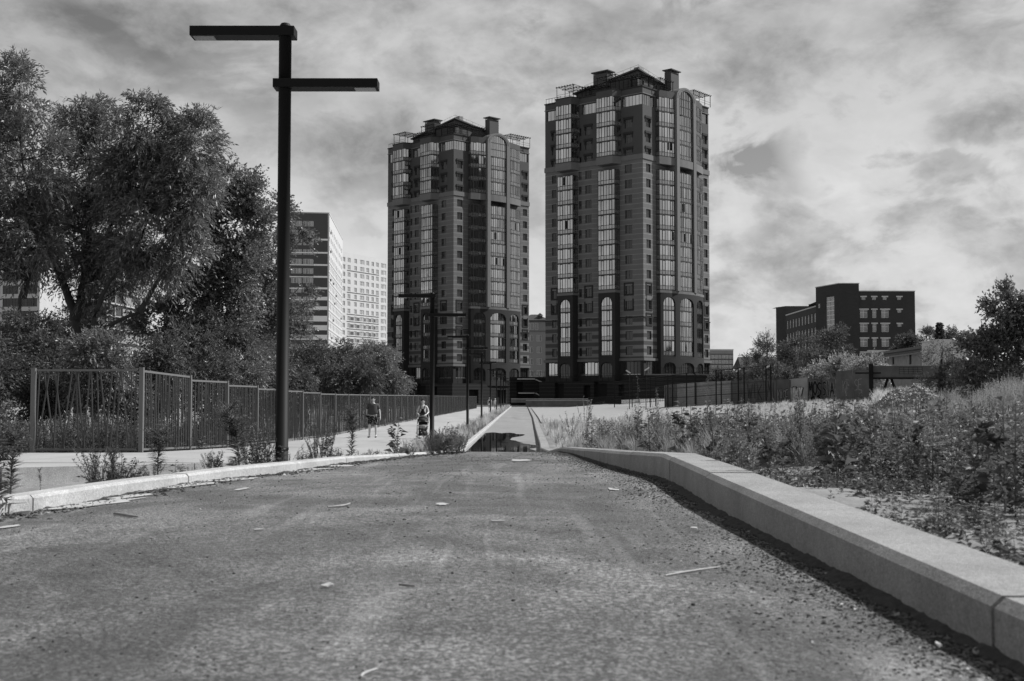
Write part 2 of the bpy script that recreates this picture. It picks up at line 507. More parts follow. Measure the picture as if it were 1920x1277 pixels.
def strip(name, d0, d1, step, fl, fr, fz, m, dz=0.0, cols=6, noise=0.0):
    V, Q = [], []
    D = list(np.arange(d0, d1, step)) + [d1]
    for d in D:
        a, b = fl(d), fr(d)
        for j in range(cols + 1):
            x = a + (b - a) * j / cols
            V.append((x, d, fz(d) + dz + (noise * math.sin(x * 2.1 + d * 1.3) if noise else 0)))
    n = cols + 1
    for i in range(len(D) - 1):
        for j in range(cols):
            Q.append((i * n + j, i * n + j + 1, (i + 1) * n + j + 1, (i + 1) * n + j))
    o = link(name, npmesh(name, V, Q, m, True))
    o['kind'] = 'structure'
    return o
strip('road', -3, 38, .5, lambda d: lerp(X_LEFT, d) - .02, lambda d: lerp(X_RIGHT, d) + .03, lambda d: lerp(Z_ROAD, d), M_ASPH, noise=.004)
strip('path', 36.5, 262, 2.0, lambda d: lerp(X_LEFT, d) - .02, lambda d: lerp(X_RIGHT, d) + .03, lambda d: lerp(Z_ROAD, d), M_PATH, dz=.006)

# puddle on the path, irregular outline
def build_puddle():
    rnd = random.Random(4)
    M = mat('puddle_water', 0.01, 0.02, spec=0.9)
    pts = []
    def edge(d, side):
        return 0
    left = [(39.0, -1.50), (42, -1.56), (46, -1.53), (50, -1.50), (54, -1.47), (58, -1.44), (61, -1.40)]
    right = [(63.0, -1.0), (61.5, -.55), (62.2, -.1), (60, .25), (59.2, .62), (57, .45), (55, .05), (52, -.05), (50.5, .2), (48, .45), (46.2, .85), (44.0, .95), (42.8, .6), (41.4, .78), (39.5, .6), (38.2, -.3)]
    poly = left + right
    # smooth closed outline
    P = []
    n = len(poly)
    for i in range(n):
        a, b, c, d = [Vector((poly[(i + k) % n][1], poly[(i + k) % n][0])) for k in (-1, 0, 1, 2)]
        for t in (0, .25, .5, .75):
            q = .5 * ((2 * b) + (c - a) * t + (2 * a - 5 * b + 4 * c - d) * t * t + (3 * b - a - 3 * c + d) * t ** 3)
            P.append((q.x + rnd.uniform(-.03, .03), q.y + rnd.uniform(-.15, .15), -1.788))
    me = bpy.data.meshes.new('puddle'); me.from_pydata(P, [], [tuple(range(len(P)))]); me.materials.append(M)
    o = link('puddle', me); o['kind'] = 'structure'
build_puddle()

# pale cement smears along the left kerb, on the asphalt
def smears():
    rnd = random.Random(8)
    m = mat('cement_smear', .34, .9, 6, .3)
    mb = MB()
    for (px, py, w, l) in [(170, 944, 130, 9), (330, 912, 150, 6), (430, 900, 90, 5), (560, 881, 110, 4), (20, 988, 30, 4), (250, 930, 60, 5), (455, 918, 22, 3), (830, 945, 26, 3), (975, 862, 40, 3), (640, 873, 60, 3), (1150, 918, 20, 3)]:
        z = -.7
        for _ in range(3):
            d = -z * F / (py - 745); z = lerp(Z_ROAD, d)
        x = xat(px, d); hw = xat(px + w / 2, d) - x
        d2 = d * (py - 745) / (py - l - 745); hl = (d2 - d)
        n = 14
        ang = math.atan2(.28 * (px < 600), 1)
        P = []
        for i in range(n):
            t = 2 * PI * i / n; r = rnd.uniform(.65, 1.15)
            a, b = hw * math.cos(t) * r, hl * math.sin(t) * r
            X = x + a; Y = d + b + (a * 1.6 if px < 600 else 0)
            X = max(X, lerp(X_LEFT, Y) + .01)
            P.append((X, Y, lerp(Z_ROAD, Y) + .006 + .004 * math.sin(X * 2.1 + Y * 1.3)))
        mb.add(P, [tuple(range(n))])
    o = mb.build('cement_smears', m); tag(o, kind='stuff')
smears()

# ------------------------------------------------------------------ walkway of slabs on the left
def xfence(d): return -8.9 + .0195 * (d - 29.5)
def xwalk(d): return lerp([(19, -3.1), (23, -3.05), (40, -3.1), (65, -2.85), (120, -2.4), (200, -1.7), (262, -.9)], d)
walk = setting('walkway')
def slab(poly, th=.10, top=None):
    mb = MB()
    n = len(poly)
    vs = [(x, y, (top or (lambda d: lerp(Z_WALK, d)))(y)) for x, y in poly] + [(x, y, lerp(Z_WALK, y) - th) for x, y in poly]
    fs = [tuple(range(n))] + [(i, n + i, n + (i + 1) % n, (i + 1) % n) for i in range(n)]
    mb.add(vs, fs)
    return mb.build('slab', M_SLAB, walk)
slab([(-16, 16.6), (-7.8, 18.75), (-4.3, 21.65), (-3.05, 23.05), (-3.05, 23.98), (-16, 23.98)])
slab([(-16, 24), (-3.05, 24), (-3.05, 29.4), (-16, 29.4)])
dd = 29.42
while dd < 66:
    e = dd + 4.2
    slab([(xfence(dd) + .06 - (.0 if dd > 30 else .0), dd), (xwalk(dd), dd), (xwalk(e - .02), e - .02), (xfence(e) + .06, e - .02)])
    dd = e
V, Q = [], []
DS = list(np.arange(dd, 262, 6)) + [262]
for d in DS:
    V += [(xfence(d) - .1 if d < 195 else xfence(d) - (d - 195) * .12, d, lerp(Z_WALK, d)), (xwalk(d), d, lerp(Z_WALK, d))]
for i in range(len(DS) - 1): Q.append((2 * i, 2 * i + 1, 2 * i + 3, 2 * i + 2))
link('far_paving', npmesh('far_paving', V, Q, M_SLAB), walk)

# ------------------------------------------------------------------ kerbs
def kerb(name, label, m, fx, fzt, fzb, side, width, d0, d1, sl, ch):
    """stones along x = fx(d); side +1: body extends to +X from the road face"""
    root = setting(name)
    d = d0; k = 0
    while d < d1:
        L = sl if d < 60 else sl * 3
        a, b = d + .005, min(d + L, d1) - .005
        n = 6 if d < 60 else 3
        V, Q = [], []
        for i in range(n + 1):
            t = a + (b - a) * i / n
            tx = (fx(t + .05) - fx(t - .05)) / .1
            nn = Vector((side, -side * tx)).normalized()
            zt, zb = fzt(t), fzb(t) - .08
            x0 = fx(t)
            prof = [(0, zb), (0, zt - ch), (ch * 1.1, zt), (width, zt), (width, zb - .1)]
            for w, z in prof:
                V.append((x0 + nn.x * w, t + nn.y * w, z))
        p = 5
        for i in range(n):
            for j in range(p - 1):
                q = (i * p + j, (i + 1) * p + j, (i + 1) * p + j + 1, i * p + j + 1)
                Q.append(q if side > 0 else q[::-1])
        jx, jz = (k * 37 % 11 - 5) * .0007, (k * 53 % 7 - 3) * .0008
        V = [(x + jx, y, z + jz) for x, y, z in V]
        mb = MB(); mb.add(V, Q + [tuple(range(p)), tuple(n * p + j for j in range(p - 1, -1, -1))])
        mb.build('kerb_stone', m, root)
        d += L; k += 1
    return root
kerb('right_kerb', '', M_KERB, lambda d: lerp(X_RIGHT, d), lambda d: lerp(Z_KR, d), lambda d: lerp(Z_ROAD, d), 1, .31, -3.66, 256, 2.31, .028)
kerb('left_kerb', '', M_KERBL, lambda d: lerp(X_LEFT, d), lambda d: lerp([(-3, -.58), (8, -.59), (12.2, -.65), (15.3, -.73), (21.5, -.93), (30, -1.37), (40, -1.68), (300, -1.68)], d), lambda d: lerp(Z_ROAD, d), -1, .17, -2.55, 256, 2.5, .02)
# kerb at the near edge of the walkway, with the planting trough in front of it
def edge_kerb():
    root = setting('walkway_kerb')
    P = [(-18, 16.05), (-13.0, 17.35), (-10.4, 18.05), (-7.8, 18.72), (-6.6, 19.7), (-5.4, 20.7), (-4.3, 21.6), (-3.05, 23.0)]
    for (x0, y0), (x1, y1) in zip(P[:-1], P[1:]):
        t = Vector((x1 - x0, y1 - y0)).normalized(); nn = Vector((t.y, -t.x))
        a = Vector((x0, y0)) + t * .008; b = Vector((x1, y1)) - t * .008
        z = lambda q: lerp(Z_WALK, q.y) + .03
        q = [a + nn * .14, b + nn * .14, b, a]
        mb = MB()
        vs = [(p.x, p.y, z(p)) for p in q] + [(p.x, p.y, z(p) - .62) for p in q]
        mb.add(vs, [(0, 1, 2, 3), (0, 4, 5, 1), (1, 5, 6, 2), (2, 6, 7, 3), (3, 7, 4, 0)])
        mb.build('kerb_stone', M_KERBL, root)
edge_kerb()

# ------------------------------------------------------------------ fence of slanted bars
def build_fence():
    root = thing('metal_fence', 'long grey metal fence of slanted bars along the left side of the walkway', 'fence', (-8.9, 29.5, -1.32))
    ox, oy, oz = root.location
    rnd = random.Random(21)
    bar = MB().box((0, 0, .5), (.028, .024, 1)).mesh('bar', M_FENCEB)
    post_me = MB().box((0, 0, .5), (.10, .10, 1)).mesh('post', M_FENCE)
    joined = MB()
    def panel(p0, p1, zb0, zb1, k):
        p0, p1 = Vector(p0), Vector(p1)
        v = p1 - p0; L = v.length; u = v / L; rz = math.atan2(u.y, u.x)
        zt = max(zb0, zb1) + 1.93 if k else -1.32 + 2.0
        if k == 1: zt0, zt1 = .66, .585
        else: zt0 = zt1 = zt
        near = k <= 11
        # rails
        sl = math.atan2(zt1 - zt0, L)
        for (za, zb_, nm) in ((zt0 - .03, zt1 - .03, 'rail'), (zb0 + .07, zb1 + .07, 'rail')):
            mb = MB()
            mid = (p0 + p1) / 2
            mb.box((0, 0, 0), (math.hypot(L - .1, zb_ - za), .045, .05))
            tgt = (mid.x - ox, mid.y - oy, (za + zb_) / 2 - oz)
            if k < 20:
                o = link(nm, mb.mesh(nm, M_FENCE), root, tgt, (0, -math.atan2(zb_ - za, L), rz))
            else:
                mb2 = [Matrix.Translation(tgt) @ Matrix.Rotation(rz, 4, 'Z') @ Matrix.Rotation(-math.atan2(zb_ - za, L), 4, 'Y') @ Vector(q) for q in mb.v]
                joined.add(mb2, mb.f)
        n = 19 if k == 0 else 24
        for i in range(n):
            t = (i + .7 + rnd.uniform(-.25, .25)) / (n + .4)
            base = p0.lerp(p1, t)
            zb = zb0 + (zb1 - zb0) * t + .08; zz = zt0 + (zt1 - zt0) * t - .05
            s = rnd.choice([-1, 1]) * rnd.uniform(.05, .34 if k == 0 else .18)
            if i % 3 == 0: s *= 1.4 if k == 0 else .6
            if t < .08 or t > .92: s *= .2
            H = zz - zb
            b0 = base - u * s * .5
            loc = (b0.x - ox + rnd.uniform(-.012, .012) * u.y, b0.y - oy, zb - oz)
            ang = math.atan2(s, H)
            if near:
                link('bar', bar, root, loc, (0, ang, rz), (1, 1, math.hypot(H, s)))
            else:
                m4 = Matrix.Translation(loc) @ Matrix.Rotation(rz, 4, 'Z') @ Matrix.Rotation(ang, 4, 'Y') @ Matrix.Diagonal((1, 1, math.hypot(H, s), 1))
                joined.add([m4 @ Vector(q) for q in [(-.016, -.013, 0), (.016, -.013, 0), (.016, .013, 0), (-.016, .013, 0), (-.016, -.013, 1), (.016, -.013, 1), (.016, .013, 1), (-.016, .013, 1)]],
                           [(0, 1, 5, 4), (1, 2, 6, 5), (2, 3, 7, 6), (3, 0, 4, 7)])
        return zt0, zt1
    def post(p, zb, zt, rz):
        link('post', post_me, root, (p[0] - ox, p[1] - oy, zb - oz), (0, 0, rz), (1, 1, zt - zb))
    post((-11.5, 29.5), -1.36, .70, 0)
    panel((-11.46, 29.5), (-8.95, 29.5), -1.32, -1.32, 0)
    post((-8.9, 29.5), -1.36, .72, 0)
    d = 29.55; k = 1; prev = None
    while d < 193:
        e = d + 4.05
        z0, z1 = panel((xfence(d), d), (xfence(e), e), lerp(Z_WALK, d), lerp(Z_WALK, e), k)
        post((xfence(e), e), lerp(Z_WALK, e) - .04, z1 + .02, math.atan(-.0195))
        d = e; k += 1
    tag(joined.build('bars_far_along', M_FENCEB, root), kind='stuff')
build_fence()

# ------------------------------------------------------------------ street lamps
def make_lamp():
    t = thing('street_lamp', '', 'street lamp', group='black street lamps in a row beside the walkway')
    H = 5.08
    mb = MB().tube([(0, 0, 0), (0, 0, H)], .073, 20)
    mb.build('pole', M_BLACK, t, smooth=True)
    MB().tube([(0, 0, 0), (0, 0, .02)], .16, 20).build('base_flange', M_BLACK, t)
    for i in range(4): MB().tube([(.12 * math.cos(.8 + i * PI / 2), .12 * math.sin(.8 + i * PI / 2), .02), (.12 * math.cos(.8 + i * PI / 2), .12 * math.sin(.8 + i * PI / 2), .05)], .014, 6).build('bolt', M_MULL, t)
    MB().tube([(0, 0, .20), (0, 0, .23)], .079, 20).build('pole_collar', M_BLACK, t)
    MB().tube([(0, 0, H), (0, 0, H + .035)], [.071, .05], 20).build('pole_cap', M_BLACK, t)
    a = MB().box((-.48, -.0, 0), (1.20, .23, .11)).build('arm', M_BLACK, t, (0, 0, H - .075), bevel=.004)
    MB().box((-.93, 0, -.058), (.24, .17, .008)).build('lamp_lens', M_LENS, a)
    b = MB().box((.48, 0, 0), (1.20, .23, .10)).build('arm', M_BLACK, t, (0, 0, H - .68), bevel=.004)
    MB().box((.93, 0, -.053), (.24, .17, .008)).build('lamp_lens', M_LENS, b)
    return t
lamp0 = make_lamp()
LAMPS = [(14.0, -2.62, -.80), (39, -2.54, -1.78), (65, -2.35, -1.80), (91, -2.25, -1.8), (117, -2.05, -1.8), (143, -1.80, -1.8), (169, -1.54, -1.8), (195, -1.36, -1.8), (221, -1.1, -1.8), (247, -.79, -1.8)]
LL = ['tall black street lamp nearest the camera, one arm to each side, beside the left kerb',
      'black street lamp beside the woman with the stroller, second in the row',
      'third black street lamp along the path, level with the puddle',
      'fourth black street lamp in the row, beyond the puddle',
      'fifth black street lamp in the row, beside the two distant walkers',
      'sixth black street lamp in the row, seen against the left tower',
      'seventh black street lamp in the row, small and thin',
      'eighth black street lamp in the row, small and thin',
      'ninth black street lamp in the row, last but one before the stairs',
      'tenth and farthest black street lamp, near the end of the path']
for i, (d, x, z) in enumerate(LAMPS):
    o = lamp0 if i == 0 else copy_tree(lamp0)
    o.location = (x, d, z); o['label'] = LL[i]
    o.rotation_euler = (0, 0, R([0, 1.5, -1, .5, 0, 1, 0, 0, 0, 0][i]))
# ------------------------------------------------------------------ the two residential towers
L = 24.7
FA = lambda u, w, v: (-u, -w, v)          # left facade: u runs left from the near corner, w outwards
FB = lambda u, w, v: (w, u, v)            # right facade: u runs away from the near corner
ST = 3.02
ROWS = [9.3 + 1.8 + ST * n for n in range(17)]        # window centre heights above the base

def wall_holes(f, u0, u1, v0, v1, holes, depth, mb=None):
    """flat wall in facade frame f with rectangular holes [(a, b, c, d)] and reveals"""
    mb = mb or MB()
    us = sorted(set([u0, u1] + [h[0] for h in holes] + [h[1] for h in holes]))
    vs = sorted(set([v0, v1] + [h[2] for h in holes] + [h[3] for h in holes]))
    us = [x for x in us if u0 <= x <= u1]; vs = [x for x in vs if v0 <= x <= v1]
    for i in range(len(us) - 1):
        runs = []
        for j in range(len(vs) - 1):
            cu, cv = (us[i] + us[i + 1]) / 2, (vs[j] + vs[j + 1]) / 2
            if any(h[0] < cu < h[1] and h[2] < cv < h[3] for h in holes): continue
            if runs and abs(runs[-1][1] - vs[j]) < 1e-6: runs[-1][1] = vs[j + 1]
            else: runs.append([vs[j], vs[j + 1]])
        for a, b in runs:
            mb.quad(f(us[i], 0, a), f(us[i + 1], 0, a), f(us[i + 1], 0, b), f(us[i], 0, b))
    for a, b, c, d in holes:
        mb.quad(f(a, 0, c), f(a, -depth, c), f(a, -depth, d), f(a, 0, d))
        mb.quad(f(b, 0, c), f(b, -depth, c), f(b, -depth, d), f(b, 0, d))
        mb.quad(f(a, 0, c), f(b, 0, c), f(b, -depth, c), f(a, -depth, c))
        mb.quad(f(a, 0, d), f(b, 0, d), f(b, -depth, d), f(a, -depth, d))
    return mb

WIN_ME = {}
def win_meshes(w, h, fr=.08, bars=(0.5,), trans=None, kind='dark', seed=0):
    key = (round(w, 2), round(h, 2), bars, trans, kind, seed)
    if key in WIN_ME: return WIN_ME[key]
    m = {'dark': M_DFRAME, 'white': M_WFRAME}[kind]
    mb = MB()
    mb.bx(-w / 2, w / 2, -.03, .03, 0, fr); mb.bx(-w / 2, w / 2, -.03, .03, h - fr, h)
    mb.bx(-w / 2, -w / 2 + fr, -.03, .03, fr, h - fr); mb.bx(w / 2 - fr, w / 2, -.03, .03, fr, h - fr)
    for b in bars:
        x = -w / 2 + w * b
        mb.bx(x - fr * .45, x + fr * .45, -.026, .026, fr, h - fr)
    if trans:
        mb.bx(-w / 2 + fr, w / 2 - fr, -.024, .024, h * trans - fr * .4, h * trans + fr * .4)
    rnd = random.Random(seed * 7 + int(w * 100))
    g = MB()
    xs = [-w / 2] + [-w / 2 + w * b for b in bars] + [w / 2]
    for a, b in zip(xs[:-1], xs[1:]):
        t = rnd.uniform(-.012, .012); q = rnd.uniform(-.01, .01)
        g.quad((a, t, .02), (b, -t, .02), (b, -t + q, h - .02), (a, t + q, h - .02))
    WIN_ME[key] = (mb.mesh('window', m), g.mesh('pane', M_PPANE if kind == 'white' else M_DGLASS))
    return WIN_ME[key]
TOPGLASS = {}
def add_window(root, pos, rz, w, h, bright=False, **k):
    fm, gm = win_meshes(w, h, **k)
    if bright:
        if gm.name not in TOPGLASS:
            g2 = gm.copy(); g2.materials.clear(); g2.materials.append(M_MIRROR); TOPGLASS[gm.name] = g2
        gm = TOPGLASS[gm.name]
    o = link('window', fm, root, pos, (0, 0, rz))
    link('pane', gm, o)
    return o

def glazed_meshes(f, plan, h, variant, pitch=.68, slab=.22, sp=.95, n_force=None):
    """one storey of glazing following plan [(u, w), ...]; returns frame, glass, spandrel meshes"""
    rnd = random.Random(variant * 31 + int(plan[0][0] * 10))
    fr, gl, spd = MB(), MB(), MB()
    for (ua, wa), (ub, wb) in zip(plan[:-1], plan[1:]):
        ln = math.hypot(ub - ua, wb - wa)
        n = max(1, round(ln / pitch))
        nu, nw = (wb - wa) / ln, -(ub - ua) / ln
        if nw < 0 or (abs(nw) < .01 and False): nu, nw = -nu, -nw
        if abs(nw) < .05:                       # side return: push outwards from the bay middle
            mid = (plan[0][0] + plan[-1][0]) / 2
            nu, nw = (1 if ua > mid else -1), 0
        def P(t, v, o):
            return f(ua + (ub - ua) * t + nu * o, wa + (wb - wa) * t + nw * o, v)
        # floor slab edge band
        fr.quad(P(0, 0, .03), P(1, 0, .03), P(1, slab, .03), P(0, slab, .03))
        for i in range(n):
            a, b = i / n, (i + 1) / n
            tx, tz = rnd.gauss(0, .008), rnd.gauss(0, .006)
            spd.quad(P(a, slab, -tx), P(b, slab, tx), P(b, sp, tx), P(a, sp, -tx))
            tx, tz = rnd.gauss(0, .010), rnd.gauss(0, .010)
            gl.quad(P(a, sp, -tx), P(b, sp, tx), P(b, h, tx + tz), P(a, h, -tx + tz))
        for i in range(n + 1):
            t = i / n; hw = .032 / ln
            fr.quad(P(t - hw, slab, .05), P(t + hw, slab, .05), P(t + hw, h, .05), P(t - hw, h, .05))
            fr.quad(P(t + hw, slab, .05), P(t + hw, slab, -.02), P(t + hw, h, -.02), P(t + hw, h, .05))
            fr.quad(P(t - hw, slab, .05), P(t - hw, slab, -.02), P(t - hw, h, -.02), P(t - hw, h, .05))
        for z in (sp - .04, h - .07):
            fr.quad(P(0, z, .047), P(1, z, .047), P(1, z + .08, .047), P(0, z + .08, .047))
        # opening sashes: darker double frames on some panes
        for i in range(n):
            if n >= 3 and i % 3 == 1:
                a, b = i / n, (i + 1) / n; q = .09 / ln
                for (x0, x1, z0, z1) in ((a, a + q, sp, h - .06), (b - q, b, sp, h - .06), (a, b, sp, sp + .10), (a, b, h - .17, h - .06)):
                    fr.quad(P(x0, z0, .04), P(x1, z0, .04), P(x1, z1, .04), P(x0, z1, .04))
    return fr.mesh('glazed_bay', M_MULL), gl.mesh('glass', M_MIRROR), spd.mesh('spandrel_panel', M_SPAND)

DK = {}
def darkened(me):
    if me.name not in DK:
        q = me.copy(); q.materials.clear(); q.materials.append(M_DGLASS); DK[me.name] = q
    return DK[me.name]
def arch_wall(f, u0, u1, w, v0, v1, a, b, vb, vs, vt, mb, depth=.25):
    """wall piece u0..u1, v0..v1 at offset w with an arched opening a..b, from vb to spring vs and crown vt"""
    Q = lambda u, v, o=0: f(u, (w(u) if callable(w) else w) + o, v)
    mb.quad(Q(u0, v0), Q(a, v0), Q(a, v1), Q(u0, v1)); mb.quad(Q(b, v0), Q(u1, v0), Q(u1, v1), Q(b, v1))
    if vb > v0: mb.quad(Q(a, v0), Q(b, v0), Q(b, vb), Q(a, vb))
    n = 10
    def av(t):
        x = 2 * t - 1
        return vs + (vt - vs) * math.sqrt(max(0, 1 - x * x))
    for i in range(n):
        t0, t1 = i / n, (i + 1) / n
        x0, x1 = a + (b - a) * t0, a + (b - a) * t1
        mb.quad(Q(x0, av(t0)), Q(x1, av(t1)), Q(x1, v1), Q(x0, v1))
        mb.quad(Q(x0, av(t0)), Q(x1, av(t1)), Q(x1, av(t1), -depth), Q(x0, av(t0), -depth))
    for x in (a, b):
        mb.quad(Q(x, vb), Q(x, vs), Q(x, vs, -depth), Q(x, vb, -depth))

def ring(plan_f, w, h, z, m, root, name):
    pass

def build_tower():
    t = thing('apartment_tower', 'taller-looking right tower', 'tower')
    LEDGE, TOPZ = 49.4, 61.9            # heights above the base (base is 1.8 m below the eye)
    LOW = 17.6                          # top of the banded floors... zone of arched openings
    ARC = 9.5                           # top of the podium cornice
    # ---- window columns
    colsA = [(2.6, 4.35, 1.0), (12.6, 14.2, 1.0), (15.15, 15.95, .5), (21.7, 22.9, 1.0)]
    colsB = [(1.1, 2.7, 1.0), (22.6, 24.0, 1.0)]
    for f, cols, rz, nm in ((FA, colsA, 0, 'A'), (FB, colsB, PI / 2, 'B')):
        lowh, uph = [], []
        for ci, (a, b, q) in enumerate(cols):
            for n, zc in enumerate(ROWS):
                up = zc > LEDGE
                if n == 16 and ci != 2:
                    a2, b2, h0, h1 = a - .9, b + .9, 59.75, 61.85
                    if nm == 'B' and ci == 1: a2, b2 = 21.6, 24.3
                    if nm == 'A' and ci == 3: a2, b2 = 20.6, 24.2
                    if nm == 'A' and ci == 0: a2, b2 = .15, 5.0
                    if nm == 'B' and ci == 0: a2, b2 = .15, 4.2
                    if nm == 'A' and ci == 1: a2, b2 = 10.2, 15.0
                else:
                    if n == 16: continue
                    a2, b2, h0, h1 = a, b, zc - (.95 if not up else 1.0), zc + .75
                (uph if up else lowh).append((a2, b2, h0, h1))
                pos = f((a2 + b2) / 2, -.22, h0)
                wd = b2 - a2
                if n == 16:
                    nb = max(2, round(wd / .8))
                    bars = tuple(i / nb for i in range(1, nb))
                    add_window(t, pos, rz, wd, h1 - h0, bars=bars, seed=n % 3, bright=True)
                elif q < 1:
                    add_window(t, pos, rz, wd, h1 - h0, bars=(), seed=n % 3)
                elif up:
                    add_window(t, pos, rz, wd, h1 - h0, bars=(.33, .67), trans=.7, seed=n % 3)
                    # projecting surround
                    m = MB(); 
                    c0, c1 = a2 - .22, b2 + .22
                    def bf(u0, u1, v0, v1, o):
                        p = f(u0, 0, v0); q2 = f(u1, o, v1)
                        m.bx(p[0], q2[0], p[1], q2[1], p[2], q2[2])
                    bf(c0 - .1, c1 + .1, h1 + .02, h1 + .45, .16)
                    bf(c0, a2, h1 - .7, h1, .11); bf(b2, c1, h1 - .7, h1, .11)
                    m.build('window_hood', M_TDARK, t)
                else:
                    add_window(t, pos, rz, wd, h1 - h0, bars=(.5,) if n % 3 else (.35, .7), seed=n % 3)
                    if n in (3, 4) or (n == 2 and nm == 'B'):
                        m = MB()
                        def bf(u0, u1, v0, v1, o):
                            p = f(u0, 0, v0); q2 = f(u1, o, v1)
                            m.bx(p[0], q2[0], p[1], q2[1], p[2], q2[2])
                        bf(a2 - .3, b2 + .3, h1 + .35, h1 + .6, .12) if n != 3 else None
                        bf(a2 - .3, a2, h0 - .3, h1 + .35, .10)
                        bf(a2, b2, h0 - .3, h0, .10)
                        bf(b2, b2 + .3, h0 - .3, h1 + .35, .10)
                        m.build('window_surround', M_TDARK, t)
                        if n == 3:
                            m = MB(); bf(a2, b2, h1 + .12, h1 + 1.1, .06); m.build('pale_panel', M_TPILL, t)
        mb = wall_holes(f, 0, L, ARC, LEDGE - .5, lowh, .24)
        mb.build('wall', M_TBRICK, t)
        mb = wall_holes(f, 0, L, LEDGE + .5, TOPZ + 1.5 if nm == 'B' else TOPZ + 1.5, uph, .24)
        mb.build('upper_wall', M_TCLAD, t)
    # back faces and the roof deck
    mb = MB()
    mb.quad((-L, 0, 0), (-L, L, 0), (-L, L, TOPZ + .2), (-L, 0, TOPZ + .2))
    mb.quad((-L, L, 0), (0, L, 0), (0, L, TOPZ + .2), (-L, L, TOPZ + .2))
    mb.quad((-L, 0, TOPZ), (0, 0, TOPZ), (0, L, TOPZ), (-L, L, TOPZ))
    mb.quad((-L + .3, .3, ARC), (-.3, .3, ARC), (-.3, .3, TOPZ), (-L + .3, .3, TOPZ))
    mb.quad((-.3, .3, ARC), (-.3, L - .3, ARC), (-.3, L - .3, TOPZ), (-.3, .3, TOPZ))
    mb.build('rear_wall', M_TCLAD, t)
    # stepped cornices: string courses all round
    def course(z0, z1, o, name, m):
        mb = MB()
        mb.bx(-L - o, o, -o, 0, z0, z1); mb.bx(0, o, 0, L + o, z0, z1)
        mb.build(name, m, t)
    course(LEDGE - .5, LEDGE + .5, .14, 'cornice', M_TTRIM)
    course(LOW - .12, LOW + .1, .10, 'string_course', M_TDARK)
    course(TOPZ + .02, TOPZ + .2, .12, 'string_course', M_TTRIM)
    course(TOPZ + 1.35, TOPZ + 1.6, .14, 'parapet_cap', M_TDARK)
    course(ARC - .5, ARC + .02, .28, 'podium_cornice', M_TTRIM)
    # ---- glazed bays
    LB = 22.6                          # ledge under which the dark arched part begins
    def bay(f, plan, z0, z1, up_plan=None):
        meshes = [glazed_meshes(f, plan, ST, v) for v in range(3)]
        um = [glazed_meshes(f, up_plan or plan, ST, v + 5) for v in range(2)]
        k = 0; z = z0
        while z < z1 - 1.0:
            if abs(z - (LEDGE - 1.5)) < ST * .5 or False:
                pass
            mset = um[k % 2] if z > LEDGE else meshes[k % 3]
            o = link('glazed_bay', mset[0], t, (0, 0, z)); link('glass', mset[1], o); link('spandrel_panel', mset[2], o)
            z += ST; k += 1
            if z < LEDGE + .6 and z + ST > LEDGE + .2 and z < LEDGE:
                z = LEDGE + .5
    def slab(f, plan, v0, v1, o, name, m):
        """solid ledge following the plan, widened by o"""
        mb = MB()
        u0, u1 = plan[0][0], plan[-1][0]
        if u0 > u1: plan = plan[::-1]; u0, u1 = u1, u0
        pts = [(u0 - o, 0)]
        for (u, w) in plan:
            if w > 0.01: pts.append((u - o if u <= u0 + .01 else u + o if u >= u1 - .01 else u, w + o))
        pts.append((u1 + o, 0))
        n = len(pts)
        vs = [f(u, w, v0) for u, w in pts] + [f(u, w, v1) for u, w in pts]
        mb.add(vs, [tuple(range(n)), tuple(range(2 * n - 1, n - 1, -1))] + [(i, (i + 1) % n, n + (i + 1) % n, n + i) for i in range(n)])
        mb.build(name, m, t)
    bayA = [[(5.64, 0), (5.64, 1.7), (9.7, 1.7), (9.7, 0)], [(16.15, 0), (16.15, 1.7), (20.1, 1.7), (20.1, 0)]]
    bayAu = [[(5.2, 0), (5.9, 1.95), (9.9, 1.95), (9.9, 0)], [(15.6, 0), (16.3, 1.95), (20.3, 1.95), (20.3, 0)]]
    wB = lambda u: .8 + math.sqrt(21.6 ** 2 - (u - 12.71) ** 2) - 20.03      # bowed front of the right facade
    arc = lambda a, b, n: [(a + (b - a) * i / n, wB(a + (b - a) * i / n)) for i in range(n + 1)]
    B1 = [(4.63, 0)] + arc(4.63, 8.5, 2)
    B2 = [(u, w - .1) for u, w in arc(9.5, 14.8, 3)]
    B3 = arc(15.8, 20.8, 2) + [(20.8, 0)]
    Z0 = LB + .5
    for k in range(2):
        bay(FA, bayA[k], Z0, TOPZ, bayAu[k])
    bay(FB, B1, Z0, TOPZ); bay(FB, B2, Z0, TOPZ - 2.2); bay(FB, B3, Z0, TOPZ)
    wholeB = [(4.63, 0)] + arc(4.63, 20.8, 8) + [(20.8, 0)]
    for k in range(2):
        slab(FA, bayA[k], LB, LB + .5, .12, 'bay_ledge', M_TTRIM)
        slab(FA, bayAu[k], LEDGE - 1.0, LEDGE + .5, .08, 'bay_ledge', M_TTRIM)
        slab(FA, bayAu[k], TOPZ + .1, TOPZ + 1.4, .05, 'bay_parapet', M_TCLAD)
        slab(FA, bayAu[k], TOPZ + 1.4, TOPZ + 1.6, .14, 'parapet_cap', M_TDARK)
    slab(FB, wholeB, LB, LB + .5, .14, 'bay_ledge', M_TTRIM)
    slab(FB, wholeB, LEDGE - 1.0, LEDGE + .5, .14, 'bay_ledge', M_TTRIM)
    slab(FB, [(4.63, 0)] + arc(4.63, 8.5, 2) + [(8.5, 0)], TOPZ + .1, TOPZ + 1.4, .05, 'bay_parapet', M_TCLAD)
    slab(FB, [(15.8, 0)] + arc(15.8, 20.8, 2) + [(20.8, 0)], TOPZ + .1, TOPZ + 1.4, .05, 'bay_parapet', M_TCLAD)
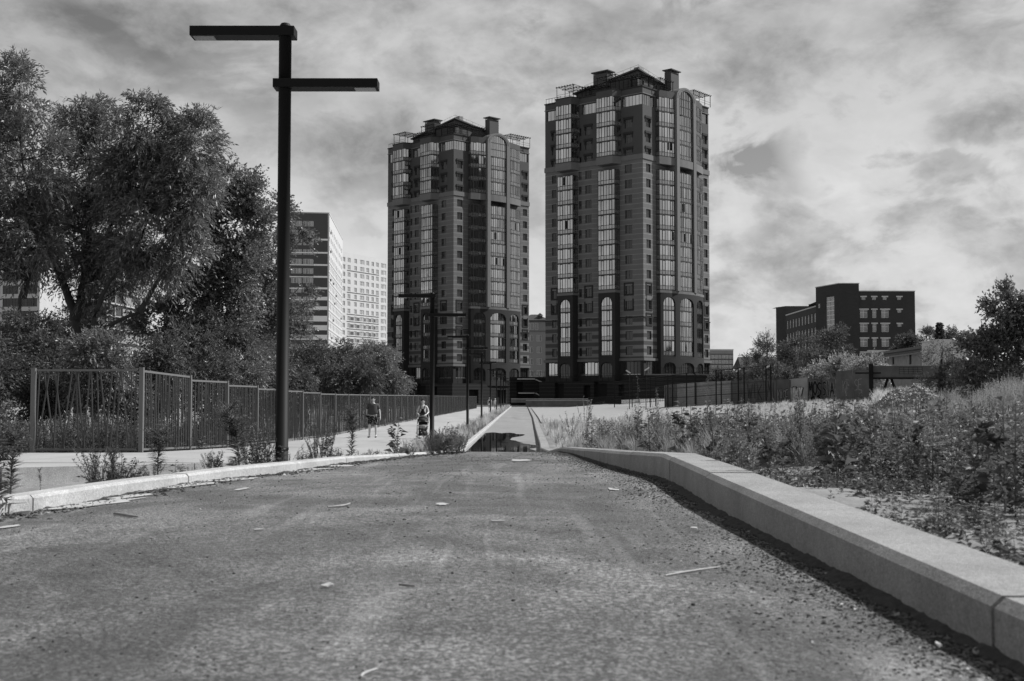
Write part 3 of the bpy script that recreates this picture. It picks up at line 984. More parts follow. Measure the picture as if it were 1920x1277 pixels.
    # two tall pillars and the arch
    for a, b in ((8.5, 9.5), (14.8, 15.8)):
        m = MB(); m.bx(0, 2.52, a, b, LB + .5, TOPZ + .4); m.build('pillar', M_TPILL, t)
    m = MB()
    n = 16; uc = 12.15; ro, ri = 3.65, 2.67; zs = TOPZ + .4
    for i in range(n):
        g0, g1 = PI * i / n, PI * (i + 1) / n
        P = lambda r, g, w: (w, uc - r * math.cos(g), zs + r * .68 * math.sin(g))
        m.quad(P(ro, g0, 2.52), P(ro, g1, 2.52), P(ri, g1, 2.52), P(ri, g0, 2.52))
        m.quad(P(ro, g0, 2.52), P(ro, g1, 2.52), P(ro, g1, 0), P(ro, g0, 0))
        m.quad(P(ri, g0, 2.52), P(ri, g1, 2.52), P(ri, g1, 2.1), P(ri, g0, 2.1))
    m.build('arch', M_TPILL, t)
    m = MB()
    for i in range(n):
        g0, g1 = PI * i / n, PI * (i + 1) / n
        for r0, r1 in ((3.25, 3.05),):
            P = lambda r, g, w: (w, uc - r * math.cos(g), zs + r * .68 * math.sin(g))
            m.quad(P(r0, g0, 2.58), P(r0, g1, 2.58), P(r1, g1, 2.58), P(r1, g0, 2.58))
    m.build('arch_moulding', M_TTRIM, t)
    # glass of the arch head
    g = MB(); fr = MB()
    for i in range(8):
        x0, x1 = uc - 2.66 + 5.32 * i / 8, uc - 2.66 + 5.32 * (i + 1) / 8
        hh = lambda x: zs + 2.7 * .68 * math.sqrt(max(0, 1 - ((x - uc) / 2.72) ** 2))
        e = .012 * ((i * 7) % 3 - 1)
        g.quad((2.2 + e, x0, TOPZ - 2.9), (2.2 - e, x1, TOPZ - 2.9), (2.2 - e, x1, hh(x1)), (2.2 + e, x0, hh(x0)))
        fr.bx(2.15, 2.27, x0 - .04, x0 + .04, TOPZ - 2.9, hh(x0))
    for z in (TOPZ - 2.9, TOPZ - 1.2, TOPZ + .4):
        fr.bx(2.15, 2.28, uc - 2.66, uc + 2.66, z, z + .14)
    o = fr.build('arch_window', M_MULL, t); g.build('glass', M_MIRROR, o)
    # ---- lower part of the bays: dark brick with tall arched openings
    mb = MB()
    def body(f, plan, openings, w):
        u0, u1 = plan[0][0], plan[-1][0]
        cuts = [u0] + [(openings[i][1] + openings[i + 1][0]) / 2 for i in range(len(openings) - 1)] + [u1]
        for (a, b), c0, c1 in zip(openings, cuts[:-1], cuts[1:]):
            arch_wall(f, c0, c1, w, ARC, LB, a, b, ARC + .45, LB - 2.0, LB - .85, mb)
            arch_wall(f, c0, c1, w, 4.5, ARC, a, b, 5.6, ARC - 1.6, ARC - .75, mb)
        for u in (u0, u1):
            wu = w(u) if callable(w) else w
            mb.quad(f(u, 0, 4.5), f(u, wu, 4.5), f(u, wu, LB), f(u, 0, LB))
    body(FA, [(5.64, 0), (9.7, 0)], [(6.4, 9.2)], 1.75)
    body(FA, [(16.15, 0), (20.1, 0)], [(16.9, 19.6)], 1.75)
    body(FB, [(4.63, 0), (20.8, 0)], [(5.3, 8.3), (9.7, 14.6), (16.0, 20.0)], lambda u: wB(u) + .12)
    mb.build('arched_wall', M_TDARK, t)
    for f, a, b, w in ((FA, 6.4, 9.2, 1.5), (FA, 16.9, 19.6, 1.5), (FB, 5.3, 8.3, None), (FB, 9.7, 14.6, None), (FB, 16.0, 20.0, None)):
        pl = [(a, w), (b, w)] if w else [(u, q - .12) for u, q in arc(a, b, 2)]
        ms = [glazed_meshes(f, pl, ST, v + 9) for v in range(3)]
        for k, z in enumerate([ARC + .5 + ST * i for i in range(4)]):
            mset = ms[k % 3]
            o = link('glazed_bay', mset[0], t, (0, 0, z)); link('glass', mset[1], o); link('spandrel_panel', mset[2], o)
        o = link('glazed_bay', ms[0][0], t, (0, 0, 5.6)); link('glass', darkened(ms[0][1]), o); link('spandrel_panel', darkened(ms[0][2]), o)
    # ---- shop floor: wide windows between dark piers
    for f, spans in ((FA, [(.8, 5.0), (10.4, 15.6), (20.8, 24.0)]), (FB, [(.8, 4.0), (21.3, 24.2)])):
        holes = [(a, b, 6.2, 8.9) for a, b in spans]
        wall_holes(f, 0, L, 4.5, ARC - .5, holes, .3).build('shop_wall', M_TDARK, t)
        for a, b in spans:
            ms = glazed_meshes(f, [(a, -.2), (b, -.2)], 2.7, 3, pitch=.8, slab=.05, sp=.25)
            o = link('glazed_bay', ms[0], t, (0, 0, 6.2)); link('glass', ms[1] if (f is FA and a > 9) else darkened(ms[1]), o); link('spandrel_panel', ms[2], o)
    # ---- podium
    mb = MB()
    holes = [(3.2, 4.6, .6, 4.3), (7.4, 10.6, .3, 5.0), (11.5, 13.2, 1.6, 4.2), (18.2, 20.6, .2, 4.8)]
    f2 = lambda u, w, v: FA(u, w + 2.1, v)
    wall_holes(f2, -2.1, L, -.3, 5.0, holes, .8, mb)
    f3 = lambda u, w, v: FB(u, w + 2.1, v)
    wall_holes(f3, -2.1, L, -.3, 5.0, [(2.5, 6, .4, 3.6), (12, 15, .4, 3.6)], .8, mb)
    mb.bx(-L, 2.0, -2.0, 0, 4.86, 4.96); mb.bx(0, 2.0, 0, L, 4.80, 4.9)
    mb.build('podium', M_POD, t)
    m = MB(); m.bx(-L, 1.2, -1.3, -1.1, -.2, 4.8); m.bx(1.1, 1.3, -1, L, -.2, 4.8); m.build('podium_dark_backing', M_OPEN, t)  # near-black sheets standing for the dark interior behind the openings
    # glass balustrade on the podium
    m = MB()
    for i in range(18):
        x = 1.9 - i * 1.5
        if x > -L + .5: m.bx(x - .03, x + .03, -2.02, -1.96, 4.96, 6.1)
    m.bx(-L + 1, 1.95, -2.02, -1.96, 6.06, 6.12)
    for i in range(17): m.bx(1.96, 2.02, -1.9 + i * 1.5, -1.84 + i * 1.5, 4.96, 6.1)
    m.bx(1.96, 2.02, -1.9, L, 6.06, 6.12)
    m.build('balustrade', M_STEEL, t)
    # ---- roof: plant house with low double-pitched top
    i0 = 3.7; a, b = -i0, i0
    e = 15.6
    zt, zl = 67.9, 65.4
    mb = MB()
    A_, B_, C_ = (-i0, i0), (-i0 - e, i0), (-i0, i0 + e)
    D_ = (-i0 - e, i0 + e)
    P = [(A_, zt), (B_, zl), (D_, zl), (C_, zl)]
    vs = [(p[0], p[1], 60) for p, z in P] + [(p[0], p[1], z) for p, z in P]
    mb.add(vs, [(0, 1, 5, 4), (1, 2, 6, 5), (2, 3, 7, 6), (3, 0, 4, 7)])
    mb.build('roof_house', M_TCLAD, t)
    o2 = .55
    Q = [((-i0 + o2, i0 - o2), zt + .02), ((-i0 - e - o2, i0 - o2), zl), ((-i0 - e - o2, i0 + e + o2), zl - .1), ((-i0 + o2, i0 + e + o2), zl)]
    mb = MB()
    vs = [(p[0], p[1], z) for p, z in Q] + [(p[0], p[1], z + .3) for p, z in Q]
    mb.add(vs, [(0, 1, 3), (1, 2, 3), (4, 5, 7), (5, 6, 7), (0, 1, 5, 4), (1, 2, 6, 5), (2, 3, 7, 6), (3, 0, 4, 7)])
    rf = mb.build('roof', M_ROOF, t)
    m = MB()
    for (p0, z0), (p1, z1) in ((Q[1], Q[0]), (Q[0], Q[3])):
        pts = [(p0[0] + (p1[0] - p0[0]) * k / 9, p0[1] + (p1[1] - p0[1]) * k / 9, z0 + (z1 - z0) * k / 9) for k in range(10)]
        for q in pts: m.tube([(q[0], q[1], q[2] + .3), (q[0], q[1], q[2] + .85)], .025, 4)
        m.tube([(q[0], q[1], q[2] + .85) for q in pts], .025, 4)
    m.build('roof_rail', M_STEEL, rf)
    def chimney(x, y, sx, sy, z0, z1):
        m = MB(); m.bx(x - sx / 2, x + sx / 2, y - sy / 2, y + sy / 2, z0, z1)
        c = m.build('chimney', M_TCLAD, t)
        m = MB(); m.bx(x - sx / 2 - .35, x + sx / 2 + .35, y - sy / 2 - .35, y + sy / 2 + .35, z1 + .35, z1 + .55)
        for ax in (-1, 1):
            for ay in (-1, 1): m.bx(x + ax * (sx / 2 - .1) - .06, x + ax * (sx / 2 - .1) + .06, y + ay * (sy / 2 - .1) - .06, y + ay * (sy / 2 - .1) + .06, z1, z1 + .35)
        m.build('chimney_cap', M_ROOF, c)
    chimney(-2.6, 14.6, 1.6, 3.0, 60, 69.2)
    chimney(-12.8, 4.4, 3.6, 2.0, 60, 68.6)
    m = MB(); m.bx(-6.2, -4.8, 6, 7.2, 66.5, 69.3); m.build('vent_box', M_MIDC, t)
    # ---- pergolas on the terraces
    def pergola(f, u0, u1, w0, w1, z0, h, step=.75):
        m = MB()
        def beam(a, b, r=.06): m.tube([f(*a), f(*b)], r, 4)
        nn = max(2, round((u1 - u0) / 2.2))
        for i in range(nn + 1):
            u = u0 + (u1 - u0) * i / nn
            beam((u, w1, z0), (u, w1, z0 + h), .08); beam((u, w0, z0), (u, w0, z0 + h), .08)
        for w in (w0, w1, (w0 + w1) / 2): beam((u0 - .3, w, z0 + h), (u1 + .3, w, z0 + h), .08)
        k = round((u1 - u0) / step)
        for i in range(k + 1):
            u = u0 + (u1 - u0) * i / k
            beam((u, w0 - .3, z0 + h + .1), (u, w1 + .35, z0 + h + .1), .06)
        for z in (.5, 1.0): beam((u0, w1, z0 + z), (u1, w1, z0 + z), .03)
        m.build('pergola', M_STEEL, t)
    zp = TOPZ + 1.4
    pergola(FA, 15.9, 20.2, -2.6, 1.7, zp, 2.6)
    pergola(FA, 10.4, 15.2, -3.0, -.4, zp, 2.2)
    pergola(FA, 5.4, 9.8, -2.8, 1.6, zp, 2.9)
    pergola(FA, .5, 4.8, -3.0, -.3, zp, 2.6)
    pergola(FB, .6, 4.4, -3.0, -.3, zp, 2.6)
    pergola(FB, 4.8, 9.4, -3.0, 1.0, zp, 2.4)
    pergola(FB, 17.6, 24.2, -3.0, .8, zp, 2.4)
    m = MB()
    for i in range(6): m.tube([FA(20.6 + i * .78, -.1, zp - .2), FA(20.6 + i * .78, -.1, zp + 1.2)], .05, 4)
    m.tube([FA(20.5, -.1, zp + 1.2), FA(24.6, -.1, zp + 1.2)], .05, 4)
    m.build('railing', M_STEEL, t)
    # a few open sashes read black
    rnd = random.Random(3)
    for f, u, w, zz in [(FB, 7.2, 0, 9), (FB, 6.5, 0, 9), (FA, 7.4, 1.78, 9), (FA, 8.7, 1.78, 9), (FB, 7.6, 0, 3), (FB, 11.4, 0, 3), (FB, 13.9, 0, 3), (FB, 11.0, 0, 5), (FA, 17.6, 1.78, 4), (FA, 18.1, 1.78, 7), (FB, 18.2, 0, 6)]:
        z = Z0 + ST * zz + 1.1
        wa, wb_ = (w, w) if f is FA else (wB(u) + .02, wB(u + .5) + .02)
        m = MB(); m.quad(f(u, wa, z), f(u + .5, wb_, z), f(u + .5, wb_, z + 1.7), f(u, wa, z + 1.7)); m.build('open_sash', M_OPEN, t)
    return t
tower = build_tower()
tower['label'] = 'dark brick and glass residential tower on the right, standing nearer, with pergolas on its roof'
tower['group'] = 'twin residential towers'
tower.location = (25.8, 240, -1.8); tower.rotation_euler = (0, 0, R(-40.4))
tower2 = copy_tree(tower)
tower2['label'] = 'dark brick and glass residential tower on the left, farther back, behind the row of lamps'
tower2.location = (-13.6, 284, -1.8); tower2.rotation_euler = (0, 0, R(-46.1))
# ------------------------------------------------------------------ other buildings
class Fac:
    """vertical facade from plan point p0 (left as seen) to p1 (right as seen)"""
    def __init__(s, p0, p1):
        s.p0 = Vector(p0); s.d = Vector(p1) - s.p0; s.L = s.d.length; s.d.normalize()
        s.n = Vector((s.d.y, -s.d.x)); s.rz = math.atan2(s.d.y, s.d.x)
    def __call__(s, u, w, v):
        p = s.p0 + s.d * u + s.n * w
        return (p.x, p.y, v)
    def u(s, px):
        t = (px - 960) / F
        return (t * s.p0.y - s.p0.x) / (s.d.x - t * s.d.y)
    def z(s, py, px):
        p = s.p0 + s.d * s.u(px)
        return zat(py, p.y)
    def box(s, mb, u0, u1, w0, w1, v0, v1):
        c = [s(u0, w0, v0), s(u1, w0, v0), s(u1, w1, v0), s(u0, w1, v0), s(u0, w0, v1), s(u1, w0, v1), s(u1, w1, v1), s(u0, w1, v1)]
        return mb.add(c, [(0, 1, 2, 3), (4, 5, 6, 7), (0, 1, 5, 4), (1, 2, 6, 5), (2, 3, 7, 6), (3, 0, 4, 7)])
def windows(f, root, wins, recess=.15, kind='white', **k):
    for i, (u, z, w, h) in enumerate(wins):
        bars = tuple(j / max(1, round(w / .8)) for j in range(1, max(1, round(w / .8))))
        add_window(root, f(u, -recess, z - h / 2), f.rz, w, h, kind=kind, bars=k.get('bars', bars), trans=k.get('trans'), seed=i % 4)
def holes_of(wins): return [(u - w / 2, u + w / 2, z - h / 2, z + h / 2) for u, z, w, h in wins]
def block_rest(mb, pts, z0, z1):
    """plain faces between successive plan points and a roof"""
    for a, b in zip(pts[:-1], pts[1:]):
        mb.quad((a[0], a[1], z0), (b[0], b[1], z0), (b[0], b[1], z1), (a[0], a[1], z1))

def white_block_front():
    t = thing('apartment_block', 'tall pale apartment block with dark banded end wall, just right of the big lamp pole', 'apartment block', (-57.75, 385, -1.9))
    root = t
    def P(o): o.location = Vector(o.location) - Vector(t.location); return o
    f = Fac((-72.5, 382.6), (-57.75, 385)); g = Fac((-57.75, 385), (-62.4, 450))
    off = Vector(t.location)
    def fo(fn): 
        def q(u, w, v):
            p = fn(u, w, v); return (p[0] - off.x, p[1] - off.y, p[2] - off.z)
        return q
    top = 57.9
    wins = []
    for k in range(18):
        y = 380 + (160 + 76.3 * k) / 4.257
        for (a, b) in ((544.5, 564), (566.5, 586)):
            ua, ub = f.u(a), f.u(b)
            wins.append(((ua + ub) / 2, f.z(y, 560) , ub - ua, 1.65))
    F0 = fo(f); F0.rz = f.rz
    class W:  # facade wrapper in the thing's own coordinates
        def __init__(s, f): s.f = f; s.rz = f.rz
        def __call__(s, u, w, v):
            p = s.f(u, w, v); return (p[0] - off.x, p[1] - off.y, p[2] - off.z)
    fw, gw = W(f), W(g)
    wall_holes(fw, 0, f.L, -1.9, top, holes_of(wins), .2).build('dark_end_wall', M_GREYC, t)
    windows(fw, t, wins)
    bands = [(283, 297), (390, 403), (488, 501), (583, 597), (675, 690), (750, 778), (827, 855), (903, 948), (978, 1018), (1055, 1095), (1130, 1165), (1200, 1240), (1275, 1320)]
    for i, (a, b) in enumerate(bands):
        z1, z0 = f.z(380 + a / 4.257, 600), f.z(380 + b / 4.257, 600)
        m = MB(); Fac.box(type('q', (), {'__call__': lambda s, *a: fw(*a)})(), m, f.u(586.5), f.L - .02, 0, .06, z0, z1)
        m.build('pale_band', M_BAND, t)
        m = MB(); Fac.box(type('q', (), {'__call__': lambda s, *a: fw(*a)})(), m, 0, f.u(586.3), 0, .05, z0 + .05, z0 + .35)
        m.build('pale_band', M_BAND, t)
    m = MB(); Fac.box(type('q', (), {'__call__': lambda s, *a: fw(*a)})(), m, f.L - .35, f.L + .1, 0, .10, -1.9, top)
    m.build('corner_strip', M_WHITE, t)
    w2 = []
    for k in range(18):
        for j in range(10):
            w2.append((3.2 + 6.3 * j, top - 4.6 - 3.04 * k, 2.6 if j % 2 else 1.7, 1.6))
    wall_holes(gw, 0, g.L, -1.9, top, holes_of(w2), .2).build('wall', M_WHITE, t)
    windows(gw, t, w2)
    for k in range(4, 18):
        m = MB(); Fac.box(type('q', (), {'__call__': lambda s, *a: gw(*a)})(), m, 1, g.L - 1, 0, .05, top - 3.35 - 3.04 * k, top - 3.05 - 3.04 * k)
        m.build('dark_band', M_MIDC, t)
    rnd = random.Random(2)
    for _ in range(16):
        u = 5.5 + 6.3 * rnd.randrange(9); z = top - 5.6 - 3.04 * rnd.randrange(17)
        m = MB(); Fac.box(type('q', (), {'__call__': lambda s, *a: gw(*a)})(), m, u, u + .9, 0, .45, z, z + .65); m.build('air_conditioner', M_MIDC, t)
    m = MB()
    a = [(-72.5, 382.6), (-57.75, 385), (-62.4, 450), (-77, 448)]
    a = [(x - off.x, y - off.y) for x, y in a]
    block_rest(m, [a[2], a[3], a[0]], 0, top + 1.9)
    m.add([(x, y, top + 1.7) for x, y in a], [(0, 1, 2, 3)])
    m.build('rear_wall', M_WHITE, t)
    m = MB()
    Fac.box(type('q', (), {'__call__': lambda s, *a: fw(*a)})(), m, -.1, f.L + .12, -.3, .12, top, top + .35)
    Fac.box(type('q', (), {'__call__': lambda s, *a: gw(*a)})(), m, .13, g.L, -.3, .12, top, top + .35)
    m.build('parapet_cap', M_WHITE, t)
white_block_front()

def simple_block(name, label, cat, faces, top, base=-1.9, m_wall=None, rear=None, recess=.18, kind='white', cap=None, group=None, trans=None):
    """faces: list of (Fac, wins, bands); rear: plan points closing the block"""
    t = thing(name, label, cat, (faces[0][0].p0.x, faces[0][0].p0.y, base), group=group)
    off = Vector(t.location)
    outs = []
    for f, wins, bands in faces:
        w = (lambda f: (lambda u, w_, v: tuple(Vector(f(u, w_, v)) - off)))(f)
        wall_holes(w, 0, f.L, base, top, holes_of(wins), recess).build('wall', m_wall, t)
        for i, (u, z, ww, h) in enumerate(wins):
            nb = max(1, round(ww / .8))
            add_window(t, w(u, -recess, z - h / 2), f.rz, ww, h, kind=kind, bars=tuple(j / nb for j in range(1, nb)), trans=trans, seed=i % 4)
        for (u0, u1, v0, v1, d, m, nm) in bands:
            mb = MB()
            c = [w(u0, 0, v0), w(u1, 0, v0), w(u1, d, v0), w(u0, d, v0), w(u0, 0, v1), w(u1, 0, v1), w(u1, d, v1), w(u0, d, v1)]
            mb.add(c, [(0, 1, 2, 3), (4, 5, 6, 7), (0, 1, 5, 4), (1, 2, 6, 5), (2, 3, 7, 6), (3, 0, 4, 7)])
            mb.build(nm, m, t)
        if cap:
            mb = MB()
            c = [w(-.1, -.3, top), w(f.L + .1, -.3, top), w(f.L + .1, .12, top), w(-.1, .12, top)]
            c += [(x, y, z + cap) for x, y, z in c]
            mb.add(c, [(0, 1, 2, 3), (4, 5, 6, 7), (0, 1, 5, 4), (1, 2, 6, 5), (2, 3, 7, 6), (3, 0, 4, 7)])
            mb.build('parapet_cap', M_TRIMW, t)
        outs.append(w)
    if rear:
        mb = MB()
        pts = [(x - off.x, y - off.y) for x, y in rear]
        block_rest(mb, pts, 0, top - base)
        hull = [(f.p0.x - off.x, f.p0.y - off.y) for f, _, _ in faces] + [(p[0], p[1]) for p in pts]
        seen = []
        for p in hull:
            if not any(abs(p[0] - q[0]) + abs(p[1] - q[1]) < .01 for q in seen): seen.append(p)
        mb.add([(x, y, top - base - .15) for x, y in seen], [tuple(range(len(seen)))])
        mb.build('roof', M_ROOF, t)
    return t, outs

# second pale block, facing the sun
f = Fac((-69.8, 503), (-54.4, 532))
wins = []; bands = []
for k in range(17):
    y = 487 + 13.72 * k
    for (a, b) in ((641.5, 646), (650.5, 656), (663, 668), (674, 682), (685.5, 691), (695.5, 700), (704, 709)):
        ua, ub = f.u(a), f.u(b); z = f.z(y, 653)
        wins.append(((ua + ub) / 2, z, ub - ua, 1.9))
    ua, ub = f.u(713.5), f.u(723)
    wins.append(((ua + ub) / 2, z, ub - ua, 2.0))
    if k in (1, 4, 5) or k > 6:
        bands.append((f.u(649.5), f.u(709.5), z - 1.5, z - 1.15, .06, M_GREYC, 'dark_band'))
    if k > 7:
        for (a, b) in ((656.5, 662.5), (668.5, 673.5), (682.5, 685), (691.5, 695), (700.5, 703.5)):
            bands.append((f.u(a), f.u(b), z - .7, z + .7, .05, M_GREYC, 'dark_panel'))
simple_block('apartment_block', 'white apartment block with small windows, between the dark banded block and the left tower', 'apartment block',
             [(f, wins, bands)], 59.9, m_wall=M_WHITE, rear=[(-54.4, 532), (-72, 545), (-86, 512), (-69.8, 503)])

# brick building on the right: several blocks joined into one building
def brick_building():
    f = Fac((77.55, 290), (95.6, 290.3))
    U = f.u
    wins = []
    zs = lambda y: f.z(500 + y / 3.2, 1650)
    for y in (283, 368, 456):
        for x, w in ((963, 45), (1027, 24), (1091, 45)):
            wins.append((U(1320 + x / 3.2), zs(y), w / 3.2 * 290 / F, 48 / 3.2 * 290 / F))
    wins.append((U(1320 + 963 / 3.2), zs(541), 45 / 3.2 * 290 / F, 48 / 3.2 * 290 / F))
    for x in (963, 1027, 1091, 1178):
        wins.append((U(1320 + x / 3.2), zs(190), 24 / 3.2 * 290 / F, 15 / 3.2 * 290 / F))
    for y in (267, 352):
        wins.append((U(1320 + 1178 / 3.2), zs(y), 24 / 3.2 * 290 / F, 15 / 3.2 * 290 / F))
    bands = []
    for (u, z, w, h) in wins:
        bands.append((u - w / 2 - .3, u + w / 2 + .3, z + h / 2 + .02, z + h / 2 + .32, .10, M_TRIMW, 'lintel'))
    t, (w,) = simple_block('brick_office_building', 'large dark brick building with white framed windows and stair tower, beyond the concrete fence', 'building',
                     [(f, wins, bands)], 25.1, m_wall=M_BRICK, rear=[(95.6, 290.3), (95.6, 330), (80, 330)], recess=.2, cap=.18, trans=.66)
    off = Vector(t.location)
    loc = lambda p: tuple(Vector(p) - off)
    # tall stair tower: front piece and side piece
    a = Fac((77.5, 289.7), (82.2, 289.75)); b = Fac((74.6, 300.4), (77.5, 289.7))
    wa = lambda u, ww, v: loc(a(u, ww, v)); wb = lambda u, ww, v: loc(b(u, ww, v))
    wall_holes(wa, 0, a.L, -1.9, 26.9, [], .1).build('stair_tower_wall', M_BRICK, t)
    u0, u1 = b.u(1320 + 738 / 3.2), b.u(1320 + 786 / 3.2)
    z1, z0 = b.z(500 + 180 / 3.2, 1558), b.z(500 + 402 / 3.2, 1558)
    wall_holes(wb, 0, b.L, -1.9, 26.9, [(u0, u1, z0, z1), (.9, 2.0, 21.8, 22.8)], .25).build('stair_tower_wall', M_BRICK, t)
    add_window(t, wb(1.45, -.15, 21.8), b.rz, 1.1, 1.0, kind='white', bars=())
    n = 8; h = (z1 - z0) / n
    for k in range(n):
        add_window(t, wb((u0 + u1) / 2, -.15, z0 + k * h), b.rz, u1 - u0, h, kind='white', bars=(.33, .66), seed=k % 3)
    m = MB()
    for p, q in (((82.2, 289.75), (82.2, 301)), ((82.2, 301), (74.6, 300.4))):
        m.quad(loc((p[0], p[1], -1.9)), loc((q[0], q[1], -1.9)), loc((q[0], q[1], 26.9)), loc((p[0], p[1], 26.9)))
    m.add([loc((x, y, 26.8)) for x, y in ((77.5, 289.7), (82.2, 289.75), (82.2, 301), (74.6, 300.4))], [(0, 1, 2, 3)])
    m.build('stair_tower_rear', M_BRICK, t)
    m = MB()
    for ff, (e0, e1) in ((a, (-.1, a.L + .1)), (b, (-.1, b.L))):
        c = [loc(ff(e0, -.3, 26.9)), loc(ff(e1, -.3, 26.9)), loc(ff(e1, .12, 26.9)), loc(ff(e0, .12, 26.9))]
        c += [(x, y, z + .18) for x, y, z in c]
        m.add(c, [(0, 1, 2, 3), (4, 5, 6, 7), (0, 1, 5, 4), (1, 2, 6, 5), (2, 3, 7, 6), (3, 0, 4, 7)])
    m.build('parapet_cap', M_TRIMW, t)
    # long wing running away
    g = Fac((74.75, 334), (74.65, 300.5)); wg = lambda u, ww, v: loc(g(u, ww, v))
    ws = [(1.6 + 3.4 * j, z, 1.7, 2.1) for j in range(10) for z in (19.6, 16.1, 12.6, 9.1)]
    wall_holes(wg, 0, g.L, -1.9, 22.2, holes_of(ws), .2).build('wing_wall', M_BRICK, t)
    for i, (u, z, ww, h) in enumerate(ws):
        add_window(t, wg(u, -.15, z - h / 2), g.rz, ww, h, kind='white', bars=(.5,), trans=.66, seed=i % 3)
    m = MB()
    m.quad(*[loc(p) for p in ((74.7, 300, 22.1), (84, 300, 22.1), (84, 334, 22.1), (74.7, 334, 22.1))])
    c = [loc(g(0, -.3, 22.2)), loc(g(g.L, -.3, 22.2)), loc(g(g.L, .12, 22.2)), loc(g(0, .12, 22.2))]
    c += [(x, y, z + .3) for x, y, z in c]
    m.add(c, [(0, 1, 2, 3), (4, 5, 6, 7), (0, 1, 5, 4), (1, 2, 6, 5), (2, 3, 7, 6), (3, 0, 4, 7)])
    m.build('wing_roof', M_TRIMW, t)
    e = Fac((73.1, 339), (74.8, 334.2)); h2 = Fac((74.8, 334.2), (81.9, 334.3))
    we = lambda u, ww, v: loc(e(u, ww, v)); wh = lambda u, ww, v: loc(h2(u, ww, v))
    wall_holes(we, 0, e.L, -1.9, 24.9, [], .1).build('end_block_wall', M_BRICK, t)
    wall_holes(wh, 0, h2.L, -1.9, 24.9, [(1.2, 3.2, 20.3, 22.7)], .3).build('end_block_wall', M_BRICK, t)
    m = MB(); m.quad(*[wh(u, -.3, v) for u, v in ((1.1, 20.2), (3.3, 20.2), (3.3, 22.8), (1.1, 22.8))]); m.build('dark_opening', M_OPEN, t)
    m = MB(); m.add([loc((x, y, 24.9)) for x, y in ((73.1, 339), (74.8, 334.2), (81.9, 334.3), (81.9, 342), (73.1, 344))], [(0, 1, 2, 3, 4)])
    m.build('end_block_roof', M_ROOF, t)
brick_building()

# low render-covered shed wall running towards the right, with pipe and windows
g = Fac((69.7, 240), (67.3, 192))
ws = []
for x in (1640.5, 1659, 1675, 1707, 1747):
    u = g.u(x); d = g(u, 0, 0)[1]; ws.append((u, (745 - 679 + (x - 1640) * .09) * d / F, 1.5, 1.5 if x < 1700 else 1.9))
t, (w,) = simple_block('long_shed', 'long low pale walled shed with a dark flat roof, in front of the brick building', 'shed',
    [(g, ws, [])], 7.95, m_wall=M_CONCL, rear=[(67.3, 192), (71, 191.8), (75, 241)], kind='dark')
m = MB()
off = Vector(t.location)
c = [w(-.8, .9, 7.96), w(g.L + .6, .9, 7.96), w(g.L + .6, -4, 7.96), w(-.8, -4, 7.96)]
c += [(x, y, z + .45) for x, y, z in c]
m.add(c, [(0, 1, 2, 3), (4, 5, 6, 7), (0, 1, 5, 4), (1, 2, 6, 5), (2, 3, 7, 6), (3, 0, 4, 7)])
m.build('roof_slab', M_GREYC, t)
m = MB().tube([w(0, .5, 7.2), w(g.L * .5, .55, 7.3), w(g.L, .5, 7.4)], .12, 6); m.build('gutter_pipe', M_MIDC, t)
g = Fac((xat(1628, 262), 262), (xat(1730, 262), 262))
simple_block('flat_roofed_annexe', 'low flat roofed annexe with a thin white roof edge, behind the shed', 'annexe', [(g, [], [])], zat(661, 262), m_wall=M_CONCL, rear=[(xat(1730, 262), 262), (xat(1730, 262), 272), (xat(1628, 262), 272)], cap=.5)
g = Fac((xat(1762, 186), 186), (xat(1812, 186), 186)); g2 = Fac((xat(1762, 186), 194), (xat(1762, 186), 186))
simple_block('pale_garage', 'small pale windowless box building between the shed and the bushes at right', 'garage', [(g2, [], []), (g, [], [])], zat(638, 186), m_wall=M_TRIMW, rear=[(xat(1812, 186), 186), (xat(1812, 186), 194), (xat(1762, 186), 194)], cap=.15)

# small striped building and gabled house right of the tower
g = Fac((xat(1322, 480), 480), (xat(1376, 480), 481)); W_ = []; B_ = []
for k in range(4):
    z = zat(669 + 9.5 * k, 480)
    for x in (1337, 1343.5, 1350, 1357, 1363, 1370):
        W_.append((g.u(x), z, 1.0 if int(x) % 2 else .7, 1.25))
    B_.append((0, g.L, z + .85, z + 1.15, .08, M_GREYC, 'dark_band')); B_.append((0, g.L, z - 1.1, z - .85, .08, M_GREYC, 'dark_band'))
simple_block('striped_apartment_block', 'small distant apartment block striped dark and pale, right of the right tower', 'apartment block', [(g, W_, B_)], zat(657, 480), m_wall=M_MIDC, rear=[(xat(1376, 480), 481), (xat(1376, 480), 495), (xat(1322, 480), 495)], cap=.5)
def gable_house():
    D = 230; x0, x1 = xat(1392, D), xat(1440, D)
    t = thing('gabled_house', 'small house with a dark sheet metal roof, left of the dark trees', 'house', (x0, D, -1.8))
    zb, ze, zr = 0, zat(690, D) + 1.8, zat(668, D) + 1.8
    L_ = x1 - x0
    MB().bx(0, L_, 0, 8, 0, ze).build('wall', M_GREYC, t)
    m = MB(); m.add([(-.4, -.5, ze), (L_ + .4, -.5, ze), (L_ + .4, 4, zr), (-.1, 4, zr), (-.4, 8.5, ze), (L_ + .4, 8.5, ze)], [(0, 1, 2, 3), (3, 2, 5, 4), (0, 3, 4), (1, 5, 2)])
    m.build('roof', M_ROOF, t)
gable_house()
